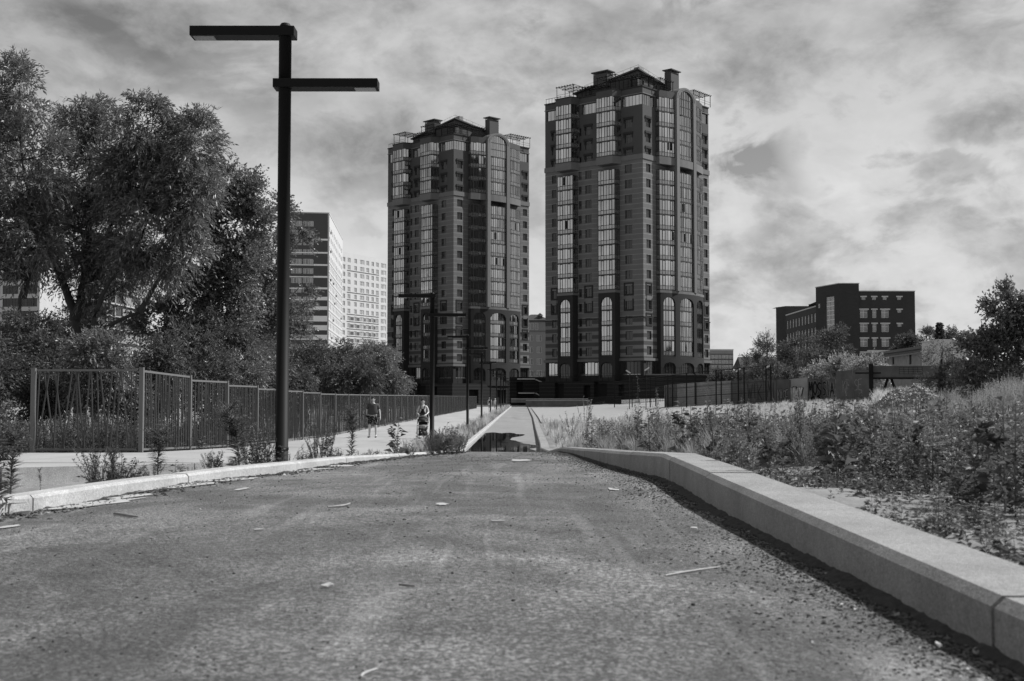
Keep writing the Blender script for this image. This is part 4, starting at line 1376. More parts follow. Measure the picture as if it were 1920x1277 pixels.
def mansard():
    D = 380; x0, x1 = xat(975, D), xat(1030, D)
    f = Fac((x0, D), (x1, D + .5)); ws = []
    for k in range(7):
        for x in (995, 1011): ws.append((f.u(x), zat(634 + 22 * k, D), 1.5, 1.9))
    for x in (991, 998, 1006): ws.append((f.u(x), zat(612, D), 1.0, 2.1))
    t, (w,) = simple_block('mansard_roofed_house', 'pale five storey house with a dark mansard roof, seen in the gap between the towers', 'apartment house',
        [(f, ws, [(0, f.L, zat(622, D), zat(620, D), .12, M_TTRIM, 'cornice'), (0, f.L, zat(603, D), zat(600, D), .4, M_ROOF, 'eaves')])], zat(601, D), m_wall=M_MIDC, rear=[(x1, D + .5), (x1, D + 12), (x0, D + 12)])
    m = MB(); L_ = x1 - x0; z = zat(600.5, D) + 1.9; zr = zat(588, D) + 1.9
    m.add([(-.4, -.4, z), (L_ + .4, -.4, z), (L_ + .4, 12, z), (-.4, 12, z), (3.5, 4, zr), (L_ - 3.5, 4, zr)], [(0, 1, 5, 4), (1, 2, 5), (2, 3, 4, 5), (3, 0, 4)])
    m.build('mansard_roof', M_ROOF, t)
    m = MB().bx(5.5, 7, 1, 4, z, z + 1.5); m.add([(5.2, .7, z + 1.5), (7.3, .7, z + 1.5), (6.25, 1.2, z + 2.4), (6.25, 4, z + 2.2)], [(0, 1, 2), (1, 3, 2), (3, 0, 2)])
    m.build('dormer', M_ROOF, t)
mansard()

# blocks seen through the trees on the left
f = Fac((xat(-70, 285), 288), (xat(72, 285), 285)); g = Fac((xat(72, 285), 285), (xat(72, 285) - 1.5, 305))
W_ = []
for k in range(13):
    z = zat(639, 285) + 3.0 * (k - 2)
    for x, ww in ((-50, 5), (-16, 3.6), (17, 4.0), (48, 3.0), (61, 1.7)): W_.append((f.u(x), z, ww, 2.0))
simple_block('apartment_block', 'white apartment block with wide dark gridded windows, behind the trees at the far left', 'apartment block', [(f, W_, []), (g, [], [])], 34, m_wall=M_WHITE, rear=[(xat(72, 285) - 1.5, 305), (xat(-70, 285), 305)], kind='dark', trans=.5)
f = Fac((xat(150, 262), 262), (xat(262, 300), 300)); W_ = []; B_ = []
for k in range(10):
    z = zat(652, 280) + 2.9 * (k - 1)
    for j in range(5): W_.append((2.6 + 5.2 * j if 2.6 + 5.2 * j < f.L - 2.4 else f.L - 2.6, z, 4.4, 2.3)) if 2.6 + 5.2 * j < f.L - 2.2 else None
    B_.append((0, f.L, z + 1.3, z + 1.5, .5, M_WHITE, 'balcony_slab'))
simple_block('glazed_balcony_block', 'grey apartment block with glazed balconies, glimpsed between the willow trunks', 'apartment block', [(f, W_, B_), (Fac((xat(262, 300), 300), (xat(275, 315), 318)), [], [])], 27, m_wall=M_MIDC, rear=[(xat(275, 315), 318), (xat(150, 262), 300)], kind='dark', trans=.4)
f = Fac((xat(462, 270), 268), (xat(492, 270), 270)); g = Fac((xat(492, 270), 270), (xat(520, 290), 290)); W_ = []
for k in range(8): W_.append((g.L * .5, zat(542, 280) - 3.1 * k, 3.4, 1.9))
simple_block('gabled_apartment_block', 'pale apartment block with a dark roof edge, just left of the big lamp pole', 'apartment block', [(f, [], []), (g, W_, [])], zat(522, 270), m_wall=M_WHITE, rear=[(xat(520, 290), 290), (xat(462, 270), 295)], kind='dark', cap=.4)

# ------------------------------------------------------------------ podium wall right of the tower, stairs between the towers
def podium_wall():
    D = 236; x0, x1 = xat(1212, D), xat(1412, D + 6)
    t = thing('podium_wall', 'long dark striped podium wall with a railing, running right from the foot of the right tower', 'podium wall', (x0, D, -1.8))
    L_ = x1 - x0; h = zat(703.5, D) + 1.8
    MB().bx(0, L_, 0, 14, 0, h).build('wall', M_POD, t)
    MB().bx(-.1, L_ + .1, -.15, .3, h, h + .22).build('coping', M_TTRIM, t)
    m = MB()
    for i in range(int(L_ / 1.6) + 1): m.bx(i * 1.6, i * 1.6 + .06, .05, .11, h + .2, h + 1.4)
    m.bx(0, L_, .05, .11, h + 1.36, h + 1.42); m.bx(0, L_, .06, .1, h + .75, h + .79)
    m.build('railing', M_STEEL, t)
podium_wall()
def podium_left():
    D = 268; x0, x1 = xat(955, D), xat(1052, D)
    t = thing('terrace_block', 'dark terrace block with two landings behind the stairs, between the towers', 'terrace', (x0, D + 4, -1.8))
    L_ = x1 - x0
    wall_holes(lambda u, w, v: (u, -w, v), 0, L_, 0, zat(707, D) + 1.8, [(1.6, 5.5, .3, 2.6), (1.6, 3.0, 3.0, 5.2), (6, 9.6, .2, 3.0)], .8).build('wall', M_POD, t)
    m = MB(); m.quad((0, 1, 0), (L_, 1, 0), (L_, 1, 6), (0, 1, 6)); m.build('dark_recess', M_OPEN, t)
    m = MB(); m.bx(0, L_, 0, 10, zat(707, D) + 1.75, zat(707, D) + 1.85); m.build('terrace_deck', M_POD, t)
    m = MB()
    for i in range(9): m.bx(i * 1.3, i * 1.3 + .06, 0, .06, zat(707, D) + 1.85, zat(707, D) + 3.0)
    m.bx(0, L_, 0, .06, zat(707, D) + 2.95, zat(707, D) + 3.0)
    m.build('railing', M_STEEL, t)
podium_left()
def stairs():
    D = 265
    t = thing('outdoor_stairs', 'zigzag outdoor stairs with pale step edges, between the feet of the two towers', 'stairs', (xat(1000, D), D, -1.8))
    off = Vector(t.location)
    def flight(pa, pb, n):
        a, b = at(pa[0], pa[1], D) - off, at(pb[0], pb[1], D) - off
        for i in range(n):
            p = a.lerp(b, (i + .5) / n)
            w = abs(b.x - a.x) / n
            MB().bx(p.x - w / 2, p.x + w / 2 - .01, -.9, .5, p.z - .12, p.z + .10).build('step', M_TRIMW, t)
        m = MB(); q = [(a.x, -.95, a.z - .13), (b.x, -.95, b.z - .13), (b.x, -.95, b.z - .6), (a.x, -.95, a.z - .6)]
        q += [(x, .4, z) for x, y, z in q]
        m.add(q, [(0, 1, 2, 3), (4, 5, 6, 7), (0, 1, 5, 4), (2, 3, 7, 6)]); m.build('stringer', M_POD, t)
        m = MB().tube([(a.x, -.95, a.z + 1.0), (b.x, -.95, b.z + 1.0)], .03, 4); m.build('handrail', M_STEEL, t)
    flight((1004, 711.5), (1032, 724), 12)
    flight((1004, 737), (1024, 748), 10)
    for (x0, x1, y) in ((970, 1003, 710.5), (972, 1002, 737)):
        a, b = at(x0, y, D) - off, at(x1, y, D) - off
        MB().bx(a.x, b.x, -.95, 2.5, a.z - .12, a.z + .10).build('landing', M_TRIMW, t)
    m = MB(); q0, q1 = at(1003, 736, D) - off, at(1028, 722, D) - off
    q = [(q0.x, .45, q0.z), (q1.x, .45, q1.z), (q1.x, .45, q1.z - .5), (q0.x, .45, q0.z - .5)]; q += [(x, 1.6, z) for x, y, z in q]
    m.add(q, [(0, 1, 2, 3), (4, 5, 6, 7), (0, 1, 5, 4), (2, 3, 7, 6)]); m.build('rear_flight', M_POD, t)
stairs()
def planter(px0, px1, D, yt, yb, label):
    x0, x1 = xat(px0, D), xat(px1, D)
    t = thing('planter_wall', label, 'planter', ((x0 + x1) / 2, D, zat(yb, D) - .4))
    h = zat(yt, D) - (zat(yb, D) - .4); w = x1 - x0
    MB().bx(-w / 2, w / 2, 0, 1.6, 0, h - .15).build('wall', M_CONC, t)
    n = max(2, round(w / 1.5))
    for i in range(n):
        a = -w / 2 + w * i / n
        MB().bx(a + .01, a + w / n - .01, -.06, 1.66, h - .145, h).build('coping_stone', M_CONCL, t)
planter(986, 1106, 196, 750.0, 758.5, 'low concrete planter wall with a pale coping, at the far end of the right field')
planter(958, 1120, 232, 747.2, 751, 'second low wall, just behind the planter at the end of the path')

# bare pale court surface of rolled gravel beyond the grass
V = []; Q = []
for i, d in enumerate(np.linspace(84, 190, 20)):
    for j in range(15):
        xa, xb = lerp(X_RIGHT, d) + .5, .17 * d + 1.0
        x = xa + (xb - xa) * j / 14
        V.append((x, d, zfield(x, d) + .07))
for i in range(19):
    for j in range(14): Q.append((i * 15 + j, i * 15 + j + 1, (i + 1) * 15 + j + 1, (i + 1) * 15 + j))
o = link('gravel_court', npmesh('gravel_court', V, Q, mat('court_gravel', .26, .9, 1.5, .2, .4, 20), True)); o['kind'] = 'structure'

# ------------------------------------------------------------------ concrete fence with graffiti
def concrete_fence():
    t = thing('concrete_fence', 'grey concrete panel fence with graffiti, along the far side of the weedy field', 'wall', (24, 106, -1))
    off = Vector(t.location)
    pts = [(1246, 124, 722), (1269, 122, 720), (1304, 119, 717.5), (1340, 116, 715), (1370, 113.5, 714), (1400, 111, 712.5), (1430, 108.5, 712), (1455, 106, 712), (1479, 104.4, 711), (1514, 103, 708), (1540, 103.4, 712), (1566, 102, 710)]
    rnd = random.Random(12)
    segs = list(zip(pts[:-1], pts[1:])) + [((1567, 92, 696), (1598, 90.5, 694)), ((1599, 90.5, 694), (1630, 89, 692.5))]
    res = []
    for i, ((xa, da, ya), (xb, db, yb)) in enumerate(segs):
        a = Vector((xat(xa + .4, da), da)); b = Vector((xat(xb - .4, db), db))
        f = Fac(a, b)
        z0a, z0b = zfield(a.x, a.y) - .5, zfield(b.x, b.y) - .5
        za, zb = zat(ya, da), zat(yb, db)
        m = MB()
        q = [f(0, 0, z0a), f(f.L, 0, z0b), f(f.L, 0, zb), f(0, 0, za), f(0, -.16, z0a), f(f.L, -.16, z0b), f(f.L, -.16, zb), f(0, -.16, za)]
        m.add([Vector(p) - off for p in q], [(0, 1, 2, 3), (5, 4, 7, 6), (3, 2, 6, 7), (0, 3, 7, 4), (1, 5, 6, 2)])
        mm = M_CONCL if i in (1, 2, 3, 8) else M_CONC
        o = m.build('panel', M_CONC if mm is M_CONC else mat('pale_sunlit_panel', .25, .9, 1.2, .3, .4, 10, detail=8), t)  # paler concrete; sunlight on the left panels is put into the colour
        res.append((f, o, za, z0a))
        if i % 2 == 0 and i < 11:
            m = MB(); c = f(0, -.1, 0); m.bx(c[0] - off.x - .12, c[0] - off.x + .12, c[1] - off.y - .2, c[1] - off.y + .2, z0a - off.z, za - off.z - .05)
            m.build('post', M_GREYC, t)
    # graffiti: sprayed strokes lying on the panels
    def strokes(idx, u0, u1, z0, z1, letters, mm, wd, outline=None):
        f, o, za, zb = res[idx]
        def lay(mt, w, off_n):
            m = MB()
            n = len(letters)
            for k, L_ in enumerate(letters):
                for line in L_:
                    P = []
                    for (x, y) in line:
                        u = u0 + (u1 - u0) * (k + .04 + x * 1.02) / n
                        P.append((u, z0 + (z1 - z0) * y + .06 * math.sin(k * 2.1)))
                    # smooth
                    S = [P[0]]
                    for a_, b_ in zip(P[:-1], P[1:]):
                        for s in (.33, .66, 1): S.append((a_[0] + (b_[0] - a_[0]) * s, a_[1] + (b_[1] - a_[1]) * s))
                    for a_, b_ in zip(S[:-1], S[1:]):
                        du, dv = b_[0] - a_[0], b_[1] - a_[1]; l = math.hypot(du, dv) or 1
                        nu, nv = -dv / l * w / 2, du / l * w / 2
                        e = .15 * w / l
                        m.quad(*[Vector(f(*q)) - off for q in ((a_[0] + nu - du * e, off_n, a_[1] + nv - dv * e), (b_[0] + nu + du * e, off_n, b_[1] + nv + dv * e), (b_[0] - nu + du * e, off_n, b_[1] - nv + dv * e), (a_[0] - nu - du * e, off_n, a_[1] - nv - dv * e))])
            m.build('graffiti', mt, t)
        if outline: lay(outline, wd * 2.3, .006)
        lay(mm, wd, .012)
    LET = {'W': [[(0, 1), (.2, .05), (.45, .7), (.65, .05), (.95, 1)]], 'A': [[(.0, 0), (.4, 1), (.9, 0)], [(.2, .4), (.7, .4)]], 'S': [[(.9, .9), (.5, 1), (.1, .8), (.3, .55), (.8, .4), (.7, .1), (.1, .05)]],
           'K': [[(.1, 1), (.15, 0)], [(.9, 1), (.2, .5), (.9, 0)]], 'M': [[(0, 0), (.15, 1), (.45, .4), (.75, 1), (.95, 0)]], 'O': [[(.5, 1), (.1, .7), (.1, .3), (.5, 0), (.9, .3), (.9, .7), (.5, 1)]],
           'R': [[(.1, 0), (.1, 1), (.7, .9), (.8, .65), (.15, .5), (.9, 0)]], 'I': [[(.4, 1), (.5, 0)]], 'E': [[(.9, 1), (.1, .95), (.1, .05), (.9, 0)], [(.1, .5), (.7, .5)]]}
    white = mat('spray_white', .5, .7, 8, .3); black = mat('spray_black', .012, .7); grey = mat('spray_grey', .2, .7, 6, .4)
    f9 = res[8][0]
    strokes(8, .15, f9.L - .55, zat(762, 104), zat(727, 103), [LET[c] for c in 'WASK'], white, .17, black)
    f10 = res[9][0]; f11 = res[10][0]
    strokes(9, .05, f10.L - .02, zat(742, 102), zat(716, 102), [LET[c] for c in 'MOS'], black, .12, grey)
    strokes(10, .02, f11.L - .1, zat(742, 102), zat(716, 102), [LET[c] for c in 'SIA'], black, .12, grey)
    strokes(9, .2, f10.L - .1, zat(760, 102), zat(744, 102), [LET[c] for c in 'SO'], black, .15, grey)
    strokes(7, .1, res[7][0].L - .1, zat(757, 108), zat(731, 108), [LET[c] for c in 'KASE'], grey, .10, black)
    strokes(6, .1, res[6][0].L - .1, zat(745, 113), zat(718, 113), [LET[c] for c in 'IMI'], black, .12)
    strokes(5, .1, res[5][0].L - .1, zat(748, 118), zat(722, 118), [LET[c] for c in 'WIK'], black, .12)
    fc = res[12][0]
    strokes(12, .1, fc.L * .55, zat(733, 91), zat(712, 91), [LET[c] for c in 'SE'], mat('faded_spray', .2, .8, 6, .5), .06)
    strokes(11, fc.L * .4, fc.L * .8, zat(735, 91), zat(714, 91), [LET[c] for c in 'KI'], mat('faded_spray', .2), .05)
concrete_fence()

def trestle():
    D = 84; x0, x1 = xat(1637, D), xat(1880, D - 2)
    t = thing('concrete_trestle', 'long raised concrete beam on slanted steel legs, just right of the tall fence panels', 'trestle', (x0, D, -.6))
    L_ = x1 - x0; zb, zt = zat(708, D) + .6, zat(686, D) + .6
    a = math.atan2(-2, L_)
    t.rotation_euler = (0, 0, a)
    MB().bx(0, L_, 0, .5, zb, zt).build('beam', M_CONC, t, bevel=.02)
    MB().bx(0, L_, -.10, .0, zb - .12, zb).build('lower_flange', M_STEEL, t)
    MB().bx(-.28, 0, -.25, .25, -.6, zt + .12).build('end_post', M_STEEL, t)
    MB().bx(-1.2, .5, -.32, -.26, zt - .55, zt - .45).build('bracket', M_STEEL, t)
    for i, (xa, xb) in enumerate(((.25, .95), (2.0, 1.2), (4.4, 5.1), (6.6, 5.9))):
        MB().tube([(xa, .2, -.5), (xb, .2, zb - .1)] if i % 2 == 0 else [(xb, .2, zb - .1), (xa, .2, -.5)], .09, 4).build('leg', M_STEEL, t)
    # painted grid drawing on the beam
    m = MB(); px = .0115 * 84 * .9
    for i in range(4): m.bx(1.7, 3.2, -.012, -.004, zt - .12 - i * .15, zt - .10 - i * .15)
    for i in range(6): m.bx(1.7 + i * .3, 1.72 + i * .3, -.012, -.004, zt - .58, zt - .10)
    m.build('painted_marks', M_STEEL, t)
trestle()

# ------------------------------------------------------------------ sports court fence, floodlights, pickets
def court_fence():
    t = thing('court_fence', 'tall thin dark sports court fence in front of the podium, beyond the pale field', 'fence', (xat(1287, 112), 112, -1))
    off = Vector(t.location)
    rows = [[(1152, 150), (1185, 140), (1219, 129), (1252, 120), (1287, 112), (1342.5, 110), (1395, 105.5), (1445, 101.5)], [(1185, 150), (1229, 133), (1261, 121), (1303, 115.5), (1352, 112.6), (1384, 108), (1436, 103.5)]]
    for row in rows:
        P = []
        for px, d in row:
            x = xat(px, d); z0 = zfield(x, d)
            p = Vector((x, d, z0)) - off
            h = 3.25
            MB().bx(p.x - .05, p.x + .05, p.y - .05, p.y + .05, p.z - .2, p.z + h).build('post', M_STEEL, t)
            P.append(p)
        for h in (3.2, 1.9, 1.0):
            for a, b in zip(P[:-1], P[1:]):
                MB().tube([a + Vector((0, 0, h)), b + Vector((0, 0, h))], .018, 4).build('rail', M_STEEL, t)
        m = MB()
        for a, b in zip(P[:-1], P[1:]):
            for k in range(1, 16):
                h = 3.2 * k / 16
                m.tube([a + Vector((0, 0, h)), b + Vector((0, 0, h))], .005, 3, caps=False)
        tag(m.build('wire_mesh', M_STEEL, t), kind='stuff')
court_fence()
for i, (px, py, d, s) in enumerate([(1180, 697, 131, 1), (1211, 692, 125, -1), (1382, 694, 119, -1), (1437, 688, 115, -1)]):
    x = xat(px, d); z0 = zfield(x, d); zt = zat(py, d)
    t = thing('floodlight', ['leftmost white headed floodlight, on a thin pole at the court fence', 'white headed floodlight on the pole nearest the right tower’s corner', 'white headed floodlight on a pole before the podium wall', 'rightmost white headed floodlight, on a pole in front of the dark trees'][i], 'floodlight', (x, d, z0), group='floodlights around the sports court')
    MB().tube([(0, 0, -.1), (0, 0, zt - z0 - .1)], .04, 8).build('pole', M_STEEL, t)
    MB().box((-.12 * s, 0, zt - z0), (.55, .30, .12), ry=.6 * s).build('lamp_head', M_WHITE, t)
    MB().tube([(0, 0, zt - z0 - .3), (-.1 * s, 0, zt - z0)], .025, 6).build('bracket', M_STEEL, t)
def pickets():
    t = thing('picket_railing', 'low black metal railing curving round the far side of the court', 'railing', (xat(1105, 205), 205, -1.6))
    off = Vector(t.location); m = MB()
    line = [(1103, 208), (1135, 190), (1165, 172), (1200, 165), (1260, 162), (1330, 160)]
    for (xa, da), (xb, db) in zip(line[:-1], line[1:]):
        a, b = Vector((xat(xa, da), da)), Vector((xat(xb, db), db))
        n = int((b - a).length / .28)
        za, zb = zfield(a.x, a.y), zfield(b.x, b.y)
        for i in range(n):
            p = a.lerp(b, i / n); z = za + (zb - za) * i / n
            m.bx(p.x - off.x - .02, p.x - off.x + .02, p.y - off.y - .02, p.y - off.y + .02, z - off.z, z - off.z + 1.25)
        for h in (.2, 1.2): MB().tube([Vector((a.x, a.y, za + h)) - off, Vector((b.x, b.y, zb + h)) - off], .03, 4).build('rail', M_STEEL, t)
    tag(m.build('pickets', M_STEEL, t), kind='stuff')
pickets()
def round_lamp(px, py, d, label, dz=0, h=None):
    x = xat(px, d); z0 = zfield(x, d); zt = zat(py, d)
    t = thing('street_lamp', label, 'street lamp', (x, d, z0))
    MB().tube([(0, 0, 0), (0, 0, zt - z0 - .5), (.12, 0, zt - z0 - .1), (.6, 0, zt - z0)], [.07, .05, .04, .04], 6).build('pole', M_MIDC, t)
    MB().box((.9, 0, zt - z0 + .02), (.7, .25, .14), ry=-.2).build('lamp_head', M_MIDC, t)
round_lamp(1401, 655, 210, 'distant curved street lamp left of the dark trees, above the gabled house')

# ------------------------------------------------------------------ rubble heap
def rubble():
    rnd = np.random.default_rng(5)
    D = 60; cx_ = xat(1712, D)
    t = thing('rubble_heap', 'heap of earth and broken slabs among the tall grass on the right', 'rubble heap', (cx_, D, zfield(cx_, D)))
    n = 48; V = []; Q = []
    import mathutils.noise as mn
    def hz(u, v):
        r = math.hypot(u / 2.35, v / 1.7)
        h = 1.28 * max(0, 1 - r ** 1.5)
        nz = mn.fractal(Vector((u * 1.3, v * 1.3, 0)), 1.0, 2.0, 6) * .22 + mn.fractal(Vector((u * 5, v * 5, 3)), 1.0, 2.0, 4) * .07
        return h + nz * min(1, h * 3) - .05
    for i in range(n + 1):
        for j in range(n + 1):
            u = (i / n - .5) * 5.4; v = (j / n - .5) * 4.2
            V.append((u, v, hz(u, v)))
    for i in range(n):
        for j in range(n): Q.append((i * (n + 1) + j, (i + 1) * (n + 1) + j, (i + 1) * (n + 1) + j + 1, i * (n + 1) + j + 1))
    link('earth', npmesh('earth', V, Q, mat('rubble_earth', .17, .95, 3, .5, 1.0, 14), False), t)
    m = MB(); r = random.Random(9)
    for _ in range(2400):
        u, v = r.gauss(0, .95), r.gauss(-.3, .8)
        h = hz(u, v)
        if h < .08: continue
        s = r.uniform(.02, .075)
        m.box((u, v, h + s * .15), (s * r.uniform(1.2, 3.2), s, s * r.uniform(.25, .5)), r.uniform(0, 3), r.uniform(-.7, .7), r.uniform(-.7, .7))
    tag(m.build('broken_pieces', mat('rubble_piece', .34, .9, 3, .4, island=.55), t), kind='stuff')
rubble()
# ------------------------------------------------------------------ vegetation
def rowsum(a): return np.sqrt((a * a).sum(1, keepdims=True))
def unit(a): return a / np.maximum(rowsum(a), 1e-9)
def leaves_mesh(name, P, Dv, length, width, rng, m, fold=.25):
    """folded leaf (two quads, 5 verts) at each point P along Dv"""
    n = len(P)
    Dv = unit(Dv)
    rnd = rng.normal(size=(n, 3))
    S = unit(np.cross(Dv, rnd)); N = np.cross(Dv, S)
    L = length * rng.uniform(.65, 1.25, (n, 1)); W = width * rng.uniform(.7, 1.25, (n, 1))
    b = P; t = P + Dv * L
    c = P + Dv * L * .48
    l = c + S * W * .5 + N * W * fold; r = c - S * W * .5 + N * W * fold
    V = np.stack([b, l, t, r, c], 1).reshape(-1, 3)
    k = np.arange(n)[:, None] * 5
    Q = np.stack([k + np.array([[0, 4, 2, 1]]), k + np.array([[0, 3, 2, 4]])], 1).reshape(-1, 4)
    return npmesh(name, V, Q, m)
def leaves_quad(name, P, Dv, length, width, rng, m):
    """one bent rhombus per leaf"""
    n = len(P); Dv = unit(Dv)
    S = unit(np.cross(Dv, rng.normal(size=(n, 3))))
    N = np.cross(Dv, S)
    L = length * rng.uniform(.6, 1.3, (n, 1)); W = width * rng.uniform(.7, 1.3, (n, 1))
    c = P + Dv * L * .5
    V = np.stack([P, c + S * W * .5 + N * W * .1, P + Dv * L - N * W * .2, c - S * W * .5 + N * W * .1], 1).reshape(-1, 3)
    Q = np.arange(n * 4).reshape(-1, 4)
    return npmesh(name, V, Q, m)

def crown_points(lobes, n_spray, per, spacing, droop, rng, clump=.35, shell=.55, gaps=.0):
    """lobes: (cx,cy,cz,rx,ry,rz). returns leaf points, leaf directions, spray starts, clump centres"""
    lob = np.array(lobes, float)
    wts = (lob[:, 3] * lob[:, 4] * lob[:, 5]) ** .75; wts /= wts.sum()
    # clump centres
    ncl = max(6, n_spray // 34)
    li = rng.choice(len(lob), ncl, p=wts)
    d = unit(rng.normal(size=(ncl, 3))); rr = rng.uniform(0.15, 1, (ncl, 1)) ** shell
    C = lob[li, :3] + d * rr * lob[li, 3:] * .95
    CR = clump * rng.uniform(.6, 1.4, ncl) * lob[li, 3:].mean(1)
    ci = rng.integers(0, ncl, n_spray)
    off = rng.normal(size=(n_spray, 3)); off = unit(off) * rng.uniform(0, 1, (n_spray, 1)) ** .5
    S = C[ci] + off * CR[ci][:, None] * np.array([1, 1, .75])
    outd = unit(unit(off) * .8 + d[ci] * .8 + rng.normal(size=(n_spray, 3)) * .45 + np.array([0, 0, .25]))
    k = np.arange(per)[None, :, None] / max(1, per - 1)
    L = per * spacing * rng.uniform(.6, 1.3, (n_spray, 1, 1))
    dr = np.zeros((1, 1, 3)); dr[..., 2] = -droop
    pts = S[:, None, :] + outd[:, None, :] * L * k + dr * L * k ** 2
    tang = unit((outd[:, None, :] * np.ones_like(k) + 2 * dr * k).reshape(-1, 3))
    side = unit(np.cross(tang, rng.normal(size=tang.shape)))
    ld = unit(tang * .8 + side * rng.uniform(.3, .9, (len(tang), 1)) + np.array([0, 0, -droop * .35]))
    return pts.reshape(-1, 3), ld, S, C

def limb(mb, pts, r0, r1, n=7, wob=.0, rnd=None):
    pts = [Vector(p) for p in pts]
    # catmull-rom resample
    P = [pts[0]] + pts + [pts[-1]]; out = []
    for i in range(1, len(P) - 2):
        a, b, c, d = P[i - 1], P[i], P[i + 1], P[i + 2]
        for t in (0, .25, .5, .75):
            q = .5 * ((2 * b) + (c - a) * t + (2 * a - 5 * b + 4 * c - d) * t * t + (3 * b - a - 3 * c + d) * t ** 3)
            if rnd and wob and (i > 1 or t > 0): q = q + Vector((rnd.gauss(0, wob), rnd.gauss(0, wob), rnd.gauss(0, wob)))
            out.append(q)
    out.append(pts[-1])
    k = len(out)
    mb.tube(out, [r0 + (r1 - r0) * (i / (k - 1)) ** .8 for i in range(k)], n)
    return out

def tree(name, label, base_px, D, lobes_px, trunks_px, n_spray, per=12, leaf=(.15, .032), droop=.5, spacing=.055, seed=1,
         m=None, bark=None, r0=.16, group=None, clump=.27, cat='tree', depth=.9, nbr=50, zb=None, folded=False, shell=.5):
    rng = np.random.default_rng(seed); rnd = random.Random(seed)
    bx_ = xat(base_px[0], D); zbase = zb if zb is not None else (zleft(bx_, min(D, 250)) if bx_ < 0 else zfield(bx_, min(D, 250)))
    base = Vector((bx_, D, zbase))
    t = thing(name, label, cat, base, group=group)
    lobes = []
    for i, (px, py, rx, ry) in enumerate(lobes_px):
        c = at(px, py, D) - base
        dy = rnd.uniform(-.5, .5) * rx * D / F
        s = D / F
        lobes.append((c.x, dy, c.z, rx * s, min(rx, ry) * s * depth, ry * s))
    P, Dv, S, C = crown_points(lobes, n_spray, per, spacing, droop, rng, clump, shell)
    keep = P[:, 2] > .05
    P, Dv = P[keep], Dv[keep]
    fn = leaves_mesh if folded else leaves_quad
    cr = link('crown', fn('crown', P, Dv, leaf[0], leaf[1], rng, m or M_LEAF), t)
    mb = MB(); tips = []
    for j, tr in enumerate(trunks_px):
        pts = [at(px, py, D) - base + Vector((0, rnd.uniform(-.2, .2) * (i > 0), 0)) for i, (px, py) in enumerate(tr)]
        if j == 0: pts[0] = Vector((pts[0].x, 0, -.25))
        rr = r0 if j == 0 else r0 * .7
        out = limb(mb, pts, rr, rr * .25, 8, .02, rnd)
        tips += out[len(out) // 3:]
    if not trunks_px:
        out = limb(mb, [(0, 0, -.2), (.1, 0, lobes[0][2] * .5), (lobes[0][0], 0, lobes[0][2])], r0, r0 * .3, 6)
        tips += out[3:]
    mb.build('trunk', bark or M_BARK, t, smooth=True)
    # boughs to the clumps, twigs within the crown
    mb = MB()
    idx = rng.permutation(len(C))[:nbr]
    for q in idx:
        c = Vector(C[q]); a = min(tips, key=lambda p: (p - c).length + (0 if p.z < c.z else 3))
        mid = a.lerp(c, .5) + Vector((rnd.uniform(-.1, .1), rnd.uniform(-.1, .1), -.08 * (c - a).length))
        L_ = (c - a).length
        limb(mb, [a, mid, c], min(r0 * .35, .012 * L_ + .015), .008, 4)
    if nbr: 
        o = mb.build('branches', bark or M_BARK, t); tag(o, kind='stuff')
    return t

W_G = 'trees behind the metal fence'
tree('willow_tree', 'tallest dark willow at the far left edge, its top near the upper left corner', (70, 690), 42,
     [(35, 190, 62, 92), (-30, 260, 60, 120), (55, 320, 85, 90), (15, 430, 80, 90), (-60, 430, 60, 120), (90, 440, 50, 60)],
     [[(62, 780), (60, 690), (38, 610), (45, 540), (70, 480)], [(45, 560), (60, 430), (40, 300), (35, 160)]], 3500, 12, (.19, .044), .35, seed=3, group=W_G, r0=.13)
tree('willow_tree', 'second dark willow from the left, with a thick forked trunk leaning left', (140, 700), 45,
     [(140, 215, 60, 62), (185, 290, 68, 80), (110, 350, 70, 70), (215, 400, 80, 85), (120, 470, 60, 60), (170, 520, 70, 50), (230, 500, 50, 50)],
     [[(150, 790), (145, 690), (140, 600), (115, 530), (88, 440), (62, 370)], [(142, 600), (155, 520), (165, 430), (170, 320), (150, 200)], [(150, 560), (190, 480), (215, 400)]], 3700, 12, (.19, .044), .42, seed=5, group=W_G, r0=.27)
tree('willow_tree', 'broad willow in the middle of the left trees, drooping sprays and two curved dark limbs', (180, 700), 43,
     [(275, 235, 62, 55), (335, 270, 66, 62), (375, 300, 40, 85), (270, 330, 80, 80), (360, 390, 60, 70), (300, 430, 85, 75), (240, 470, 40, 50), (330, 490, 70, 50)],
     [[(182, 790), (176, 690), (172, 625), (186, 570), (215, 520), (235, 495)], [(176, 640), (205, 612), (250, 590), (262, 585)], [(235, 495), (275, 420), (285, 300)], [(262, 585), (300, 520), (345, 400)]],
     4000, 13, (.19, .045), .48, seed=8, group=W_G, r0=.17)
tree('maple_tree', 'round-leaved tree at the right of the left group, stepping down towards the lamp pole', (300, 710), 48,
     [(425, 345, 42, 50), (462, 375, 32, 50), (430, 430, 62, 60), (480, 420, 26, 50), (400, 510, 70, 60), (350, 560, 65, 50), (455, 520, 50, 60), (400, 610, 80, 45), (300, 600, 50, 50)],
     [[(292, 790), (293, 700), (305, 630), (330, 570), (350, 500), (385, 420)], [(300, 650), (355, 610), (385, 555), (440, 480)], [(330, 570), (345, 480), (330, 400)]],
     3900, 11, (.115, .085), .15, seed=11, group=W_G, m=M_LEAF, r0=.16)
